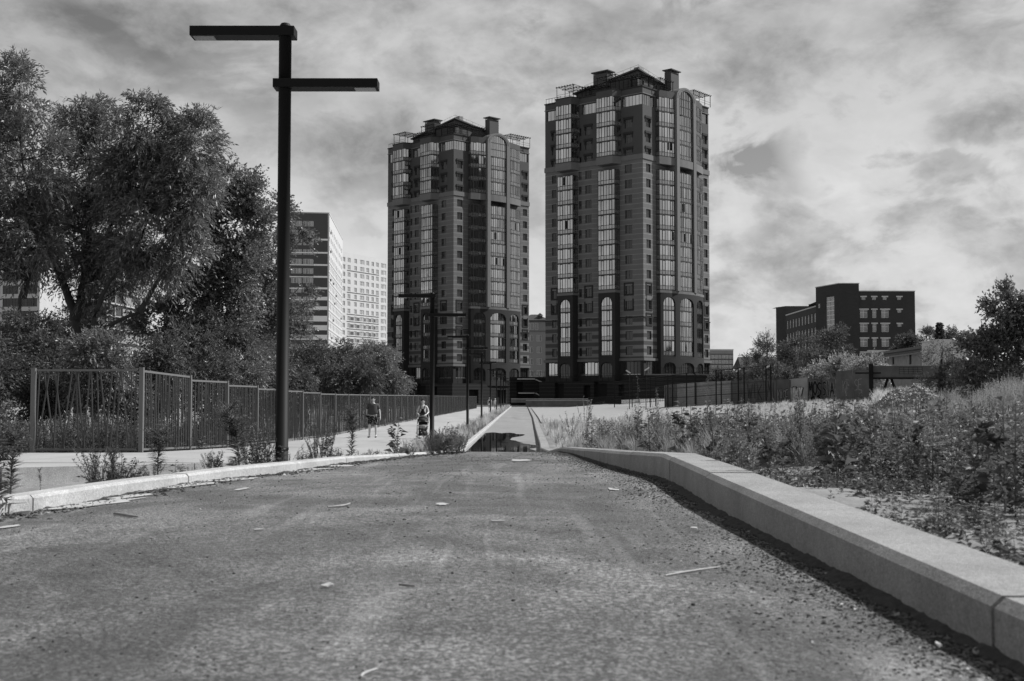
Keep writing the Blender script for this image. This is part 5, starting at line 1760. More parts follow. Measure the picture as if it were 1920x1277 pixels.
tree('maple_tree', 'smaller loose tree just behind the big lamp pole, showing on both sides of it', (470, 720), 56,
     [(520, 410, 32, 42), (500, 470, 45, 45), (545, 432, 34, 20), (548, 545, 34, 34), (490, 560, 50, 50), (540, 610, 36, 28), (470, 640, 60, 40), (560, 455, 20, 12)],
     [[(455, 800), (455, 700), (470, 640), (500, 520), (525, 400)], [(470, 640), (520, 590), (560, 540)], [(490, 560), (540, 480), (572, 440)]],
     2300, 10, (.11, .085), .2, seed=14, group=W_G, m=M_LEAF, bark=M_BARKL, r0=.10)
# understorey behind the fence
SHR = [(-20, 700, 70, 80, 36), (60, 640, 50, 60, 40), (110, 690, 60, 60, 38), (200, 690, 60, 55, 37), (280, 700, 60, 60, 39), (350, 680, 70, 60, 42), (430, 700, 60, 60, 44), (490, 700, 50, 55, 50), (150, 620, 50, 50, 47), (400, 640, 60, 50, 47)]
SL = ['dark shrub at the extreme left edge behind the fence end post', 'dark thin-stemmed shrub rising behind the left fence end post', 'low dark shrub behind the first wide fence panel', 'leafy shrub behind the second fence post', 'dark bush behind the second fence panel', 'dense bush behind the third and fourth fence panels', 'sunlit drooping bush left of the big lamp pole', 'bush directly behind the big lamp pole', 'shaded shrub around the foot of the forked willow', 'tall tangled shrub under the round-leaved tree']
for i, (px, py, rx, ry, d) in enumerate(SHR):
    lobes = [(px, py, rx, ry), (px + rx * .5, py + ry * .55, rx * .8, ry * .7), (px - rx * .5, py + ry * .6, rx * .7, ry * .7), (px, py + ry, rx, ry * .5)]
    tree('shrub', SL[i], (px, 780), d, lobes, [[(px, 800), (px - 8, py + 20), (px + 10, py - ry * .6)], [(px, 780), (px + rx * .4, py)], [(px, 780), (px - rx * .5, py + 10)]],
         1250, 10, (.13, .05), .3, seed=40 + i, m=M_LEAF if i in (3, 6, 8) else M_LEAFD, group='shrubs behind the metal fence', cat='shrub', r0=.03, nbr=25, bark=M_BARKL if i % 3 == 0 else M_BARK)
# mid distance trees between fence and left tower
MID = [(575, 690, 45, 42, 112, 'dark tree behind the fence just right of the big lamp pole'), (622, 672, 42, 38, 135, 'dark tree in front of the white block, second right of the pole'),
       (700, 668, 34, 30, 128, 'round pale-topped tree standing before the left edge of the left tower'), (722, 706, 40, 38, 116, 'low round tree at the foot of the left tower'), (655, 706, 52, 40, 108, 'dark broad tree behind the fence, above the walking man'), (540, 716, 40, 40, 86, 'low dark bush tree behind the pole and fence')]
for i, (px, py, rx, ry, d, lb) in enumerate(MID):
    tree('round_tree', lb, (px, 760), d, [(px, py, rx, ry), (px - rx * .5, py + ry * .4, rx * .7, ry * .8), (px + rx * .5, py + ry * .3, rx * .65, ry * .8), (px, py + ry * .7, rx * 1.1, ry * .6)],
         [[(px, 765), (px, py + 10), (px + 4, py - ry * .5)]], 1900, 9, (.26, .09), .35, .11, seed=60 + i, m=M_LEAF if i in (2, 3) else M_LEAFD, group='trees between the fence and the left tower', r0=.2, nbr=20)
# right side
RT = [('pine_tree', 'spiky dark pine standing alone at the left of the dark group by the brick building', 1437, 667, 20, 34, 168, M_LEAFD, (.3, .07), -.1),
      ('round_tree', 'dark tree hiding the low wing of the brick building', 1500, 668, 48, 48, 158, M_LEAFD, (.3, .12), .3),
      ('round_tree', 'tall dark tree in front of the stair tower', 1558, 655, 40, 46, 162, M_LEAFD, (.3, .12), .2),
      ('round_tree', 'wide dark tree behind the graffiti panels', 1455, 705, 52, 30, 130, M_LEAFD, (.26, .10), .2),
      ('poplar_sapling', 'pale-leaved poplar catching the sun above the tall fence panel', 1580, 680, 30, 22, 104, M_LEAFP, (.16, .13), .1),
      ('poplar_sapling', 'smaller pale-leaved poplar above the graffiti panels', 1545, 702, 22, 20, 106, M_LEAFP, (.16, .13), .1),
      ('poplar_sapling', 'low pale-leaved poplar behind the right end of the tall fence panels', 1625, 688, 30, 14, 100, M_LEAFP, (.15, .12), .1),
      ('round_tree', 'small dark tree against the right end of the brick building', 1699, 645, 18, 22, 230, M_LEAFD, (.3, .12), .1),
      ('birch_tree', 'thin feathery tree just right of the brick building', 1737, 640, 20, 30, 235, M_LEAFD, (.3, .08), .3),
      ('round_tree', 'dark tree behind the pale box building', 1790, 634, 26, 20, 250, M_LEAFD, (.34, .12), .1),
      ('feathery_bush', 'feathery light bush between the shed and the big right bush', 1765, 690, 34, 52, 66, M_WEED, (.16, .03), .1),
      ('round_tree', 'dark low tree rising behind the podium wall', 1365, 705, 30, 14, 190, M_LEAFD, (.26, .1), .1),
      ('round_tree', 'dark bushy tree between the gabled house and the pine', 1418, 698, 30, 30, 176, M_LEAFD, (.26, .1), .1)]
for i, (nm, lb, px, py, rx, ry, d, m_, lf, dr) in enumerate(RT):
    tree(nm, lb, (px, 760), d, [(px, py, rx, ry), (px - rx * .5, py + ry * .5, rx * .7, ry * .8), (px + rx * .45, py + ry * .4, rx * .7, ry * .8), (px, py + ry, rx * 1.1, ry * .7)],
         [[(px, 775), (px, py + 10), (px + 3, py - ry * .8)]], 1500 if m_ is not M_LEAFP else 520, 9, lf, dr, .10 if d > 90 else .05, seed=90 + i, m=m_, r0=.14, nbr=20, group='trees on the right', shell=.7 if m_ is M_LEAFP else .5,
         bark=M_BARKL if m_ is M_LEAFP else M_BARK)
tree('large_bush', 'big dark leafy bush at the right edge, sky showing through its ragged top', (1870, 760), 50,
     [(1893, 568, 34, 40), (1850, 612, 26, 36), (1930, 600, 50, 70), (1880, 650, 60, 50), (1825, 668, 34, 32), (1850, 705, 70, 35), (1930, 690, 60, 50), (1905, 545, 16, 20), (1876, 560, 10, 16)],
     [[(1880, 780), (1880, 700), (1890, 630), (1895, 540)], [(1880, 720), (1845, 650), (1838, 600)], [(1885, 700), (1930, 620)]],
     2600, 9, (.12, .085), .1, seed=130, m=M_LEAF, r0=.07, cat='bush', nbr=60, shell=.7)
tree('large_bush', 'dark dense bush at the right end of the trestle, before the big ragged bush', (1850, 740), 58, [(1858, 690, 34, 36), (1832, 712, 30, 26), (1880, 710, 40, 30)], [[(1855, 760), (1855, 680)]], 1300, 9, (.12, .07), .1, seed=131, m=M_LEAFD, r0=.05, cat='bush', nbr=30)
def spruce():
    D = 225; px = 1763
    b = Vector((xat(px, D), D, -.5)); top = zat(603, D) + .5
    t = thing('spruce_tree', 'narrow pointed spruce against the sky, right of the brick building', 'tree', b)
    rng = np.random.default_rng(7); n = 9000
    k = rng.uniform(0, 1, n) ** .8
    z = top * (1 - k) ; z = z + .12 * np.sin(z * 7)
    rr = (.10 + (top - z) * .19 * (1 + .25 * np.sin(z * 7))) * rng.uniform(.15, 1, n) ** .6
    a = rng.uniform(0, 2 * PI, n)
    P = np.stack([np.cos(a) * rr, np.sin(a) * rr, z - rr * .25], 1); P = P[(z > .5) & (z < top)]; a = a[(z > .5) & (z < top)]
    Dv = np.stack([np.cos(a), np.sin(a), -.35 + 0 * a], 1)
    link('crown', leaves_quad('crown', P, Dv, .6, .22, rng, M_LEAFD), t)
    MB().tube([(0, 0, 0), (0, 0, top * .98)], [.2, .02], 6).build('trunk', M_BARK, t)
spruce()

# ------------------------------------------------------------------ weeds: plant templates as arrays
class Tmpl:
    def __init__(s, V, Q): s.V = np.asarray(V, float); s.Q = np.asarray(Q, int)
def t_join(parts):
    V, Q, b = [], [], 0
    for v, q in parts:
        V.append(v); Q.append(q + b); b += len(v)
    return Tmpl(np.concatenate(V), np.concatenate(Q))
def leaf_arr(P, Dv, L, W, rng, up=.25, hang=0.15):
    n = len(P); Dv = unit(Dv)
    S = unit(np.cross(Dv, np.array([0, 0, 1.0]) + rng.normal(size=(n, 3)) * .35)); N = np.cross(S, Dv)
    L = np.asarray(L).reshape(-1, 1); W = np.asarray(W).reshape(-1, 1)
    c = P + Dv * L * .42; t = P + Dv * L - np.array([0, 0, 1]) * L * hang
    V = np.stack([P, c + S * W * .5 + N * W * up, t, c - S * W * .5 + N * W * up, c], 1).reshape(-1, 3)
    k = np.arange(n)[:, None] * 5
    Q = np.stack([k + np.array([[0, 4, 2, 1]]), k + np.array([[0, 3, 2, 4]])], 1).reshape(-1, 4)
    return V, Q
def stem_arr(P, r):
    P = np.asarray(P, float); n = len(P); V = []
    for i, p in enumerate(P):
        rr = r * (1 - .6 * i / (n - 1))
        for a in (0, 2.1, 4.2): V.append(p + np.array([math.cos(a) * rr, math.sin(a) * rr, 0]))
    Q = [(i * 3 + k, i * 3 + (k + 1) % 3, (i + 1) * 3 + (k + 1) % 3, (i + 1) * 3 + k) for i in range(n - 1) for k in range(3)]
    return np.array(V), np.array(Q)
def t_broad(rng, n=44, L=.19, h=1.0, branchy=True, wr=.55, lean=.08):
    """erect broad-leaved weed of height 1"""
    parts = []
    lx, ly = rng.normal(0, lean, 2)
    sp = lambda k: np.stack([lx * k ** 2, ly * k ** 2, k * h], -1)
    parts.append(stem_arr([sp(k) for k in np.linspace(0, 1, 5)], .012))
    k = rng.uniform(.12, 1, n); a = rng.uniform(0, 2 * PI, n)
    Dv = np.stack([np.cos(a), np.sin(a), rng.uniform(-.1, .7, n)], 1)
    pet = .10 * (1.2 - k)[:, None]
    P = sp(k) + unit(Dv) * pet * rng.uniform(.3, 1.4, (n, 1))
    LL = L * (1.15 - .7 * k) * rng.uniform(.7, 1.2, n)
    parts.append(leaf_arr(P, Dv, LL, LL * wr, rng))
    if branchy:
        for _ in range(5):
            k0 = rng.uniform(.15, .6); a0 = rng.uniform(0, 2 * PI); ln = rng.uniform(.25, .45)
            o = sp(np.array(k0)); d = unit(np.array([[math.cos(a0), math.sin(a0), rng.uniform(.6, 1.3)]]))[0]
            parts.append(stem_arr([o, o + d * ln * .5, o + d * ln], .007))
            m = 8; kk = rng.uniform(.2, 1, m); aa = rng.uniform(0, 2 * PI, m)
            P = o + d * ln * kk[:, None]; DD = np.stack([np.cos(aa), np.sin(aa), rng.uniform(0, .8, m)], 1)
            LL = L * .6 * rng.uniform(.6, 1.1, m); parts.append(leaf_arr(P, DD, LL, LL * wr, rng))
    return t_join(parts)
def t_fleabane(rng, n=90, fluffy=1.0):
    """narrow upright weed with thin leaves and a feathery head, height 1"""
    lx, ly = rng.normal(0, .05, 2)
    sp = lambda k: np.stack([lx * k ** 2, ly * k ** 2, k], -1)
    parts = [stem_arr([sp(k) for k in np.linspace(0, 1, 5)], .009)]
    k = rng.uniform(.08, .8, n); a = rng.uniform(0, 2 * PI, n)
    Dv = np.stack([np.cos(a), np.sin(a), rng.uniform(.2, 1.1, n)], 1)
    LL = .13 * rng.uniform(.7, 1.2, n); parts.append(leaf_arr(sp(k), Dv, LL, LL * .16, rng))
    for _ in range(int(16 * fluffy)):
        k0 = rng.uniform(.5, .95); a0 = rng.uniform(0, 2 * PI); ln = (.30 - .2 * abs(k0 - .65)) * rng.uniform(.5, 1)
        o = sp(np.array(k0)); d = unit(np.array([[math.cos(a0), math.sin(a0), rng.uniform(.8, 1.6)]]))[0]
        parts.append(stem_arr([o, o + d * ln], .004))
        m = 26; kk = rng.uniform(.2, 1.05, m)
        P = o + d * ln * kk[:, None] + rng.normal(0, .012, (m, 3)); DD = rng.normal(size=(m, 3)) + np.array([0, 0, 1.0])
        LL = .045 * rng.uniform(.6, 1.3, m); parts.append(leaf_arr(P, DD, LL, LL * .28, rng))
    return t_join(parts)
def t_tuft(rng, n=40, h=1.0, spread=.35, w=.012, seedy=False):
    V, Q = [], []; b = 0
    for _ in range(n):
        a = rng.uniform(0, 2 * PI); s = rng.uniform(0, spread); hh = h * rng.uniform(.5, 1.05)
        p0 = np.array([math.cos(a) * s * .25, math.sin(a) * s * .25, 0]); d = np.array([math.cos(a) * s, math.sin(a) * s, 0])
        sd = np.array([-math.sin(a + .5), math.cos(a + .5), 0]) * w
        pts = [p0, p0 + d * .3 + np.array([0, 0, hh * .55]), p0 + d + np.array([0, 0, hh])]
        for i, p in enumerate(pts):
            ww = sd * (1, .8, .12)[i]; V += [p - ww, p + ww]
        Q += [(b, b + 1, b + 3, b + 2), (b + 2, b + 3, b + 5, b + 4)]; b += 6
        if seedy and rng.random() < .5:
            t = pts[2]
            for j in range(5):
                q = t - np.array([0, 0, .035 * j]); o = rng.normal(0, .018, 3); o[2] = abs(o[2]) + .02
                V += [q, q + np.array([.006, 0, .01]), q + o, q + np.array([-.006, 0, .01])]; Q.append((b, b + 1, b + 2, b + 3)); b += 4
    return Tmpl(V, Q)
def t_wisp(rng, n=60):
    """branching airy wormwood-like plant of height 1"""
    parts = []
    for _ in range(7):
        a0 = rng.uniform(0, 2 * PI); tl = rng.uniform(.05, .4); hh = rng.uniform(.6, 1)
        tip = np.array([math.cos(a0) * tl, math.sin(a0) * tl, hh]); mid = tip * .5 + np.array([0, 0, .08])
        parts.append(stem_arr([np.zeros(3), mid, tip], .006))
        m = n; k = rng.uniform(.2, 1.0, m)[:, None]
        P = np.where(k < .5, mid * (k / .5), mid + (tip - mid) * ((k - .5) / .5))
        DD = rng.normal(size=(m, 3)) * np.array([1, 1, .4]) + np.array([0, 0, .9])
        LL = .075 * rng.uniform(.5, 1.3, m); parts.append(leaf_arr(P, DD, LL, LL * .22, rng))
    return t_join(parts)
RG = np.random.default_rng(77)
T_BROAD = [t_broad(RG) for _ in range(6)]
T_BIG = [t_broad(RG, 26, .26, wr=.6, lean=.12) for _ in range(4)]
T_SPIKE = [t_broad(RG, 80, .13, wr=.38, lean=.05) for _ in range(4)]
T_FLEA = [t_fleabane(RG) for _ in range(4)]
T_TUFT = [t_tuft(RG, 34, seedy=True) for _ in range(5)]
T_TUFTD = [t_tuft(RG, 60, spread=.6, w=.010) for _ in range(4)]
T_WISP = [t_wisp(RG) for _ in range(5)]
T_LOW = [t_broad(RG, 26, .36, branchy=False, wr=.45, lean=.2) for _ in range(4)]
def scatter(name, spots, tmpls, m, rng, kind='stuff'):
    """spots: array of x, y, z, height, widthscale"""
    VV, QQ, b = [], [], 0
    spots = np.asarray(spots, float)
    ti = rng.integers(0, len(tmpls), len(spots))
    for k, T in enumerate(tmpls):
        sp = spots[ti == k]
        if not len(sp): continue
        a = rng.uniform(0, 2 * PI, len(sp)); c, s = np.cos(a), np.sin(a)
        X = T.V[None, :, 0] * c[:, None] - T.V[None, :, 1] * s[:, None]
        Y = T.V[None, :, 0] * s[:, None] + T.V[None, :, 1] * c[:, None]
        h = sp[:, 3:4]; w = h * sp[:, 4:5]
        V = np.stack([X * w + sp[:, 0:1], Y * w + sp[:, 1:2], T.V[None, :, 2] * h + sp[:, 2:3]], -1)
        Q = T.Q[None] + (np.arange(len(sp)) * len(T.V))[:, None, None] + b
        VV.append(V.reshape(-1, 3)); QQ.append(Q.reshape(-1, 4)); b += V.shape[0] * V.shape[1]
    o = link(name, npmesh(name, np.concatenate(VV), np.concatenate(QQ), m))
    tag(o, kind='stuff'); return o

def field_spots(n, d0, d1, xmax, hfun, wfun, rng, dens=None, xmin=.35, power=.6):
    out = []
    while len(out) < n:
        u = rng.uniform(0, 1)
        d = (d0 ** (1 + power) + u * (d1 ** (1 + power) - d0 ** (1 + power))) ** (1 / (1 + power))
        xr = lerp(X_RIGHT, d) + xmin
        x = rng.uniform(xr, max(xr + 1, xmax(d)))
        if dens and rng.uniform() > dens(x, d): continue
        out.append((x, d, zfield(x, d) - .02, hfun(x, d, rng), wfun(rng)))
    return out
right = lambda d: .435 * d + 1.0
def clumpy(x, d, s=1.0, seed=0.0):
    import mathutils.noise as mn
    return .5 + .5 * mn.noise(Vector((x * s + seed, d * s * .6, seed)))
# dense broad-leaved weeds near the kerb
def dn(x, d):
    if d < 5.0 : return .10
    px = 960 + x / d * F
    bare = (x - 1.6) < .35 + .9 * clumpy(x, d, 1.3, 4) and d < 9.5
    return (.10 if bare else 1) * (clumpy(x, d, .9, 2) ** 1.5 * 1.4)
sp = field_spots(1700, 4.2, 24, right, lambda x, d, r: r.uniform(.22, .62) * (1 if d > 6 else .7), lambda r: r.uniform(.6, 1.05), RG, dn, .45, .45)
scatter('broadleaf_weeds', sp[:1050], T_BROAD + T_BIG, M_WEED, RG)
scatter('tall_leafy_weeds', sp[1050:], T_SPIKE + T_WISP, M_WEEDL, RG)
sp = field_spots(1500, 4.0, 16, right, lambda x, d, r: r.uniform(.06, .15), lambda r: r.uniform(.8, 1.3), RG, lambda x, d: clumpy(x, d, 1.5, 9), .38, .2)
scatter('low_ground_weeds', sp, T_LOW, M_WEED, RG)
sp = field_spots(1500, 11, 28, right, lambda x, d, r: r.uniform(.12, .40), lambda r: r.uniform(.8, 1.3), RG, lambda x, d: clumpy(x, d, 1.0, 12), .4, .5)
scatter('green_grass_tufts', sp, T_TUFTD, M_GRASSG, RG)
sp = field_spots(75, 9.5, 24, lambda d: .40 * d, lambda x, d, r: r.uniform(.5, .85), lambda r: r.uniform(.3, .5), RG, lambda x, d: clumpy(x, d, .8, 21) ** 2 * 1.5, .6, .6)
scatter('tall_dark_stalks', sp, T_SPIKE + T_BROAD, M_WEED, RG)
# pale dry grass of the middle field
def dry(x, d):
    px = 960 + x / d * F
    if d > 84 and px < 1350: return .06
    return min(1, .25 + 1.1 * clumpy(x, d, .35, 3) ** 2 + (.4 if px > 1600 else 0))
sp = field_spots(4200, 22, 100, right, lambda x, d, r: (r.uniform(.25, .6) + .6 * sm(6, 20, x) * r.uniform(.2, 1)) * (.42 if 1590 < 960 + x / d * F < 1815 and d > 28 and d < 66 else .38 if 1330 < 960 + x / d * F < 1640 and d > 42 else 1), lambda r: r.uniform(.8, 1.4), RG, dry, .5, .5)
scatter('dry_grass', sp[:3000], T_TUFT, M_GRASS, RG)
scatter('mixed_green_grass', sp[3000:], T_TUFTD + T_WISP, M_GRASSG, RG)
sp = field_spots(900, 18, 75, right, lambda x, d, r: r.uniform(.3, .75) * (.4 if 1330 < 960 + x / d * F < 1815 and d > 28 else 1), lambda r: r.uniform(.8, 1.2), RG, lambda x, d: (clumpy(x, d, .4, 30) > .5) * (.3 + .7 * sm(3, 10, x)), .6, .4)
scatter('scattered_field_weeds', sp, T_SPIKE + T_WISP, M_WEEDL, RG)
sp = [(x, d, z, h * 1.2, w) for x, d, z, h, w in field_spots(1100, 36, 75, right, lambda x, d, r: r.uniform(.45, .8) + .7 * sm(.33, .42, x / d) * r.uniform(.5, 1), lambda r: r.uniform(.6, .9), RG, lambda x, d: sm(.31, .40, x / d), .6, .5)]
scatter('tall_feather_grass', sp, T_TUFT + T_WISP, M_GRASSG, RG)
# strip between lamps and the path, and along the fence foot
def strip_spots(n, d0, d1, fa, fb, h, w, rng, dens=None, power=.0):
    out = []
    while len(out) < n:
        d = (d0 ** (1 - .6) + rng.uniform() * (d1 ** (1 - .6) - d0 ** (1 - .6))) ** (1 / .4)
        x = rng.uniform(fa(d), fb(d))
        if dens and rng.uniform() > dens(x, d): continue
        z = zleft(x, d)
        out.append((x, d, z, rng.uniform(*h), rng.uniform(*w)))
    return out
lw = lambda d: xwalk(d) + .1
lp = lambda d: lerp(X_LEFT, d) - .25
sp = strip_spots(1100, 33, 235, lw, lp, (.25, .62), (.8, 1.3), RG, lambda x, d: clumpy(x, d, .4, 5) ** .8)
scatter('strip_grass', sp[:600], T_TUFT, M_GRASS, RG)
scatter('strip_weeds', sp[600:], T_WISP + T_SPIKE, M_WEEDL, RG)
sp = strip_spots(240, 30.5, 45, lw, lp, (.25, .6), (.9, 1.3), RG)
scatter('strip_near_weeds', [(x, d, z, h * (.45 if x / d < -.068 else 1), w) for x, d, z, h, w in sp], T_WISP + T_FLEA, M_WEED, RG)
sp = strip_spots(260, 30, 170, lambda d: xfence(d) - .3, lambda d: xfence(d) + .25, (.15, .5), (.8, 1.4), RG)
scatter('fence_foot_weeds', [(x, d, lerp(Z_WALK, d) - .02, h, w) for x, d, z, h, w in sp], T_WISP + T_LOW, M_WEED, RG)
sp = strip_spots(500, 30.5, 60, lambda d: xfence(d) - 6, lambda d: xfence(d) - .3, (.4, 1.3), (.7, 1.2), RG)
scatter('undergrowth', sp, T_SPIKE + T_WISP, M_WEED, RG)
sp = [(RG.uniform(-16, -9.2), RG.uniform(29.8, 36), -1.6, RG.uniform(.4, 1.2), RG.uniform(.8, 1.3)) for _ in range(260)]
scatter('undergrowth_by_fence_end', sp, T_SPIKE + T_WISP, M_WEED, RG)
# clumps growing in the trough behind the left kerb
sp = []
for _ in range(60):
    d = RG.uniform(10.5, 21); x = RG.uniform(lerp(X_LEFT, d) - 1.0, lerp(X_LEFT, d) - .25)
    sp.append((x, d, zleft(x, d), RG.uniform(.08, .25), RG.uniform(.9, 1.6)))
scatter('kerbside_low_weeds', sp, T_LOW + T_WISP, M_WEED, RG)

# individually placed tall weeds
def weed(name, label, px, ybase, ytop, D, T, m, ws=1.0, rot=0, group=None):
    x = xat(px, D); zb = zat(ybase, D); h = zat(ytop, D) - zb
    t = T
    o = link(name, npmesh(name, t.V * np.array([h * ws, h * ws, h]), t.Q, m), None, (x, D, zb), (0, 0, rot))
    tag(o, label, 'weed', group); return o
KW = 'tall weeds growing behind the left kerb'
T_FLB = [t_fleabane(RG, 170, 2.2) for _ in range(4)]
T_BUSH = [t_join([(lambda T, a, q: (np.column_stack([T.V[:, 0] * .6 + math.cos(a) * .16 + T.V[:, 2] * math.cos(a) * .12, T.V[:, 1] * .6 + math.sin(a) * .16 + T.V[:, 2] * math.sin(a) * .12, T.V[:, 2] * q]), T.Q))((T_WISP + T_FLB + T_BROAD)[RG.integers(0, 15)], k * .8, RG.uniform(.5, 1.0)) for k in range(8)]) for _ in range(6)]
def W(nm, lb, px, yb, yt, D, T, ws, rot=0, m=None): weed(nm, lb, px, yb, yt, D, T, m or M_WEED, ws, rot, KW)
W('feathery_weed', 'blurred feathery weed at the far left edge, nearest the camera', 2, 985, 770, 7.2, T_FLB[0], 1.73, 1)
W('feathery_weed', 'second feathery weed close to the left picture edge', 24, 930, 800, 8.6, T_FLB[1], 1.62, 2)
W('bushy_weed', 'thick bushy weed clump in front of the pale kerb wall', 207, 925, 822, 12.2, T_BUSH[0], 1.44, 0)
W('bushy_weed', 'lower right half of the thick clump before the pale kerb wall', 232, 925, 848, 12.5, T_BUSH[1], 1.50, 1)
W('bushy_weed', 'twiggy left stalk of the clump before the pale kerb wall', 176, 925, 835, 11.9, T_WISP[2], 1.25, 3)
W('thin_weed', 'thin dark weed against the pale kerb wall, left of the thick clump', 80, 925, 880, 10.6, T_FLEA[2], 0.75, 3)
W('feathery_weed', 'round-topped feathery weed in front of the second fence post', 298, 895, 803, 13.2, T_FLB[2], 2.00, .5)
W('leafy_weed', 'short leafy weed halfway between the round-topped weed and the big one', 402, 884, 838, 13.8, T_BUSH[2], 1.19, 1.5)
W('leafy_weed', 'tiny leafy weed just right of the round-topped weed', 340, 888, 866, 13.4, T_BROAD[1], 1.50, .5)
W('feathery_weed', 'largest feathery weed, left of the big lamp pole', 450, 880, 760, 14.2, T_FLB[3], 1.90, 2.5)
W('feathery_weed', 'bushy weed filling in right beside the largest feathery weed', 474, 880, 790, 14.5, T_BUSH[3], 0.94, .2)
W('leafy_weed', 'leaning leafy weed touching the big lamp pole from the left', 512, 877, 784, 14.6, T_WISP[1], 0.94, 2.0)
W('leafy_weed', 'low dark leafy weed around the foot of the big lamp pole', 530, 876, 836, 13.7, T_BROAD[2], 1.62, 1)
W('feathery_weed', 'weed just right of the big lamp pole, left of the walking man', 604, 872, 766, 15.5, T_BUSH[4], 0.78, 1)
W('feathery_weed', 'thin tall weed in front of the fence, left of the walking man', 660, 868, 765, 16.5, T_FLB[1], 1.00, 2)
W('leafy_weed', 'leafy clump filling the gap left of the big lamp pole foot', 490, 878, 815, 13.9, T_BUSH[5], 1.1, 2)
W('leafy_weed', 'low bush right of the big lamp pole foot', 572, 874, 832, 14.6, T_BUSH[1], 1.2, 3)
W('leafy_weed', 'small bush between the thin tall weed and the one right of the pole', 630, 870, 838, 15.6, T_BUSH[3], 1.1, 3)
W('leafy_weed', 'low bushy weed below the walking man', 690, 866, 838, 16.5, T_BUSH[5], 1.25, 3)
W('leafy_weed', 'large-leaved weed between the man and the stroller', 745, 866, 784, 18.5, T_BIG[0], 1.00, 1)
W('leafy_weed', 'dense weed between the man and the stroller, below the large leaves', 757, 866, 824, 18.0, T_BUSH[1], 1.50, 2)
W('leafy_weed', 'low wide weed under the stroller', 788, 864, 848, 18.5, T_BUSH[0], 1.50, 2)
W('leafy_weed', 'dark leafy weed at the foot of the second lamp pole', 826, 864, 788, 19.5, T_BUSH[2], 1.25, 2)
W('leafy_weed', 'dark leafy weed right of the second lamp pole foot', 852, 862, 800, 20.5, T_BUSH[4], 1.25, 1)
RW = 'tall weeds standing out of the right field'
for i, (px, yb, yt, D, T, ws, lb) in enumerate([
        (1197, 850, 706, 17, T_SPIKE[0], .34, 'tallest weed stalk in the field, standing before the court fence'),
        (1232, 850, 733, 17, T_SPIKE[3], .36, 'second tallest weed stalk, just right of the tallest'),
        (1098, 838, 742, 33, T_WISP[2], .6, 'pale twiggy weed near the path, left of the tallest stalk'),
        (1070, 830, 768, 38, T_WISP[0], .9, 'pale round bush of grassy weed next to the path'),
        (1560, 900, 752, 9.5, T_BIG[1], .55, 'blurred broad-leaved weed in front of the graffiti panels'),
        (1382, 880, 760, 13, T_SPIKE[2], .45, 'dense weed stalk left of centre in the weedy field'),
        (1405, 880, 748, 14, T_SPIKE[1], .40, 'pale spiky weed stalk beside the dense one'),
        (1865, 960, 760, 8.5, T_SPIKE[0], .45, 'tall dark weed near the right picture edge'),
        (1735, 930, 775, 9.5, T_BROAD[0], .55, 'leafy weed below the rubble heap'),
        (1640, 920, 790, 9.0, T_BROAD[3], .6, 'leafy weed left of the rubble heap, midway to the kerb'),
        (1860, 1010, 890, 5.4, T_BIG[2], .7, 'blurred low broad-leaved weed near the kerb at right'),
        (1790, 990, 850, 6.6, T_BIG[3], .6, 'broad-leaved weed at the edge of the bare soil')]):
    weed('leafy_weed', lb, px, yb, yt, D, T, M_WEEDL if i in (2, 3, 6) else M_WEED, ws, i, RW)

# ------------------------------------------------------------------ litter on the road
rl = random.Random(31)
def ground_pt(px, py):
    z = -.7
    for _ in range(6):
        d = -z * F / (py - 745); z = lerp(Z_ROAD, d)
    return Vector((xat(px, d), d, z + .004 * math.sin(xat(px, d) * 2.1 + d * 1.3)))
M_TWIG = mat('dry_twig', .38, .8, 20, .3)
M_CHIP = mat('pale_chip', .33, .8, 20, .3, island=.5)
M_STONE = mat('pebble', .10, .9, 20, .4, island=.6)
def stick(name, label, a, b, r, bend=.0, m=None, cat='stick'):
    A, B = ground_pt(*a), ground_pt(*b)
    c = (A + B) / 2; c.z = max(A.z, B.z)
    d = B - A; nrm = Vector((-d.y, d.x, 0)) * bend
    A.z += r * .9; B.z += r * .9
    mb = MB()
    pts = [A - c, A.lerp(B, .33) - c + nrm, A.lerp(B, .66) - c + nrm * .8, B - c]
    r *= .7
    mb.tube(pts, [r * .8, r, r * .9, r * .6], 6)
    return tag(mb.build(name, m or M_TWIG, None, c), label, cat)
stick('split_stick', 'longest pale split stick lying on the asphalt at right', (1245, 1080), (1348, 1064), .006, .02)
stick('thin_stick', 'thin pale stick lying close beside the longest split stick', (1250, 1074), (1300, 1071), .004, .0)
stick('thin_stick', 'small dark stick right of the longest split stick', (1340, 1075), (1368, 1073), .003, 0, mat('dark_twig', .08))
stick('thick_stick', 'thick short stick lying by the left kerb', (218, 963), (264, 970), .012, .0, mat('grey_twig', .25, .8, 20, .4))
stick('curved_stick', 'curved twig on the asphalt left of centre', (616, 953), (658, 946), .010, -.12, mat('grey_twig', .25))
stick('short_stick', 'short pale stick lying in the centre of the asphalt', (921, 979), (948, 978), .008, 0)
stick('short_stick', 'tiny pale stick left of the centre stick', (479, 993), (497, 992), .008, 0)
stick('short_stick', 'short grey stick below centre', (750, 1093), (780, 1096), .006, 0, mat('grey_twig', .25))
stick('curved_straw', 'curved pale straw at the bottom edge', (680, 1266), (710, 1250), .005, .1)
